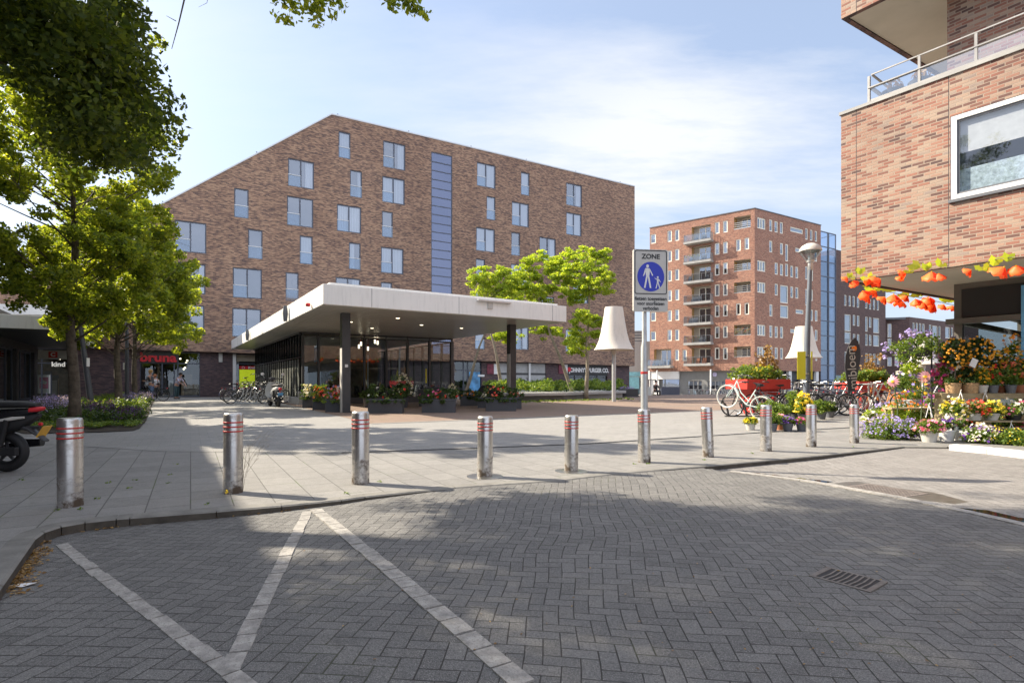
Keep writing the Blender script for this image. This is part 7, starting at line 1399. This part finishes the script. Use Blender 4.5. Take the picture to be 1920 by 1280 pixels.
for i, (px, w, h, l, fc, lf_) in enumerate(((1856, 44, 96, 'amber marigold bush behind the small pots on the shelf', ('amber', 'orange', 'yellow'), 'darkshrub'), (1897, 50, 118, 'tall leafy bush with orange blooms nearest the shop window', ('amber', 'orange'), 'shrub'), (1812, 40, 70, 'low orange bush between the two berry trees', ('amber', 'orange'), 'darkshrub'))): shelf(px, w, h, l, z1_, dy=.28, fl=fc, leaf=lf_, potm='terracotta', pr=.09, ph=.12, nf=80, fs=.035, nl=1500, ls=.055, seed=220+i, group='pots on the top shelf')
# ======================= garlands of fabric flowers under the overhang
def make_flower():
    t = MB(); rg_ = random.Random(3)
    for k in range(7):
        a = 2*math.pi*k/7; n = 4; vs = []
        for i in range(n+1):
            f = i/n; r = .025+.105*math.sin(f*1.75); z = -.02-.17*f+.05*f*f
            for j in (-1, 0, 1): w = (.25+.42*math.sin(math.pi*min(1, f*.8+.1)))*j; rr = r*(1+.1*rg_.uniform(-1, 1)*(f > .6)); vs.append((rr*math.cos(a+w), rr*math.sin(a+w), z+(.02 if j == 0 else -.015)*f+rg_.uniform(-.018, .018)*f))
        t.add(vs, [(i*3+j, i*3+j+1, (i+1)*3+j+1, (i+1)*3+j) for i in range(n) for j in (0, 1)])
    t.cur = 1; t.lathe([(0, -.12), (.012, -.1), (.008, 0)], 6, caps=False); return t
def garland(label, pts, fls, lvs, string=True):
    L0 = pts[0]; t = thing('flower_garland', label, 'garland', L0); MB().tube([p-L0 for p in pts], .007, 5).build('string', M['palebark'], t); rg_ = random.Random(5)
    mesh = None
    for p, s, tl in fls:
        if mesh is None: o = make_flower().build('flower', [FL['petal'], FL['yellow']], t, smooth=True); mesh = o.data
        else: o = bpy.data.objects.new('flower', mesh); COL.objects.link(o); o.parent = t
        o.location = p-L0; s = s*1.12; o.scale = (s, s, s); o.rotation_euler = (R(tl[0]*.6+rg_.uniform(10, 38)), R(tl[1]+rg_.uniform(-22, 22)), rg_.uniform(-.4, .4))
    for p, s in lvs:
        q = MB(); 
        for k in range(3):
            s_ = s*1.3; a = rg_.uniform(-.6, .6)+(k-1)*.8; d = Vector((math.sin(a), rg_.uniform(-.3, .3), math.cos(a)*.8)); e = Vector((math.cos(a), 0, -math.sin(a))); n = Vector((0, -.02, 0)); c = [d*f*s_+e*w*s_+n*w for f, w in ((0, 0), (.3, .22), (.45, .16), (.6, .27), (.8, .12), (1, 0), (.8, -.12), (.6, -.27), (.45, -.16), (.3, -.22))]; q.add(c, [tuple(range(10))])
        q.build('leaf', M['lime'], t, loc=p-L0)
    return t
FL['petal'] = leafmat('fabric_petals', [(.2, (.55, .045, .012)), (.5, (.72, .09, .02)), (.85, (.85, .26, .07))], .4)
fy = lambda u, dz: NF.loc(u, -.06, ZA+dz)
fpx = lambda px, py: (lambda a: NF.loc(a[0], -.1, a[1]))(NF.uv(px, py, -.1))
sidep = lambda s, dz: NF.loc(k_.x*s-.08, k_.y*s, ZA+dz) 
k_ = Vector((.1, .995))
def side(px, py): # point on the overhang's side edge
    best = min((abs(pix(*NF.loc(k_.x*s-.1, k_.y*s, ZA))[0]-px), s) for s in np.arange(0, 9, .02))[1]; q = NF.loc(k_.x*best-.1, k_.y*best, 0); q.z = CH+(H-py)*q.y/F; return q
front = [fpx(x, y) for x, y in ((1583, 522), (1620, 519), (1660, 516), (1710, 508), (1745, 503), (1785, 500), (1832, 492), (1880, 484), (1925, 480))]
garland('garland of large orange fabric flowers along the front edge of the overhang', front, [(fpx(1589, 519), .5, (10, 20)), (fpx(1652, 522), .8, (10, 25)), (fpx(1760, 512), .7, (0, -20)), (fpx(1690, 517), .5, (0, 0)), (fpx(1905, 497), .8, (0, -20)), (fpx(1598, 527), .62, (10, -20)), (fpx(1640, 518), .95, (-25, 10)), (fpx(1700, 512), .68, (0, 60)), (fpx(1747, 508), .95, (-15, 15)), (fpx(1822, 505), .6, (0, 60)), (fpx(1884, 499), 1.0, (-10, 10))], [(fpx(1593, 522), .12), (fpx(1612, 515), .15), (fpx(1628, 524), .14), (fpx(1706, 512), .1), (fpx(1726, 502), .17), (fpx(1737, 508), .15), (fpx(1760, 500), .15), (fpx(1843, 507), .14), (fpx(1862, 499), .18), (fpx(1888, 491), .16)])
garland('garland of large orange fabric flowers along the far side edge of the overhang', [side(x, y) for x, y in ((1596, 528), (1622, 536), (1655, 545), (1690, 552), (1725, 558), (1760, 566), (1788, 572))], [(side(1628, 552), .9, (0, 15)), (side(1660, 556), .8, (0, 15)), (side(1690, 562), .9, (0, 15)), (side(1702, 553), .8, (0, 15)), (side(1732, 566), .9, (0, 15)), (side(1617, 545), .8, (0, -15)), (side(1642, 543), .8, (0, 20)), (side(1676, 550), 1.25, (-10, -10)), (side(1716, 560), .85, (0, 0)), (side(1741, 556), 1., (10, 0)), (side(1752, 567), 1.2, (0, 10)), (side(1770, 570), .7, (0, 0)), (side(1787, 572), .8, (0, 0))], [(side(x, y), .2) for x, y in ((1625, 540), (1640, 545), (1672, 547), (1705, 556), (1728, 556), (1765, 565), (1778, 566))])
print('objects', len(bpy.data.objects), 'faces', sum(len(m.polygons) for m in bpy.data.meshes))
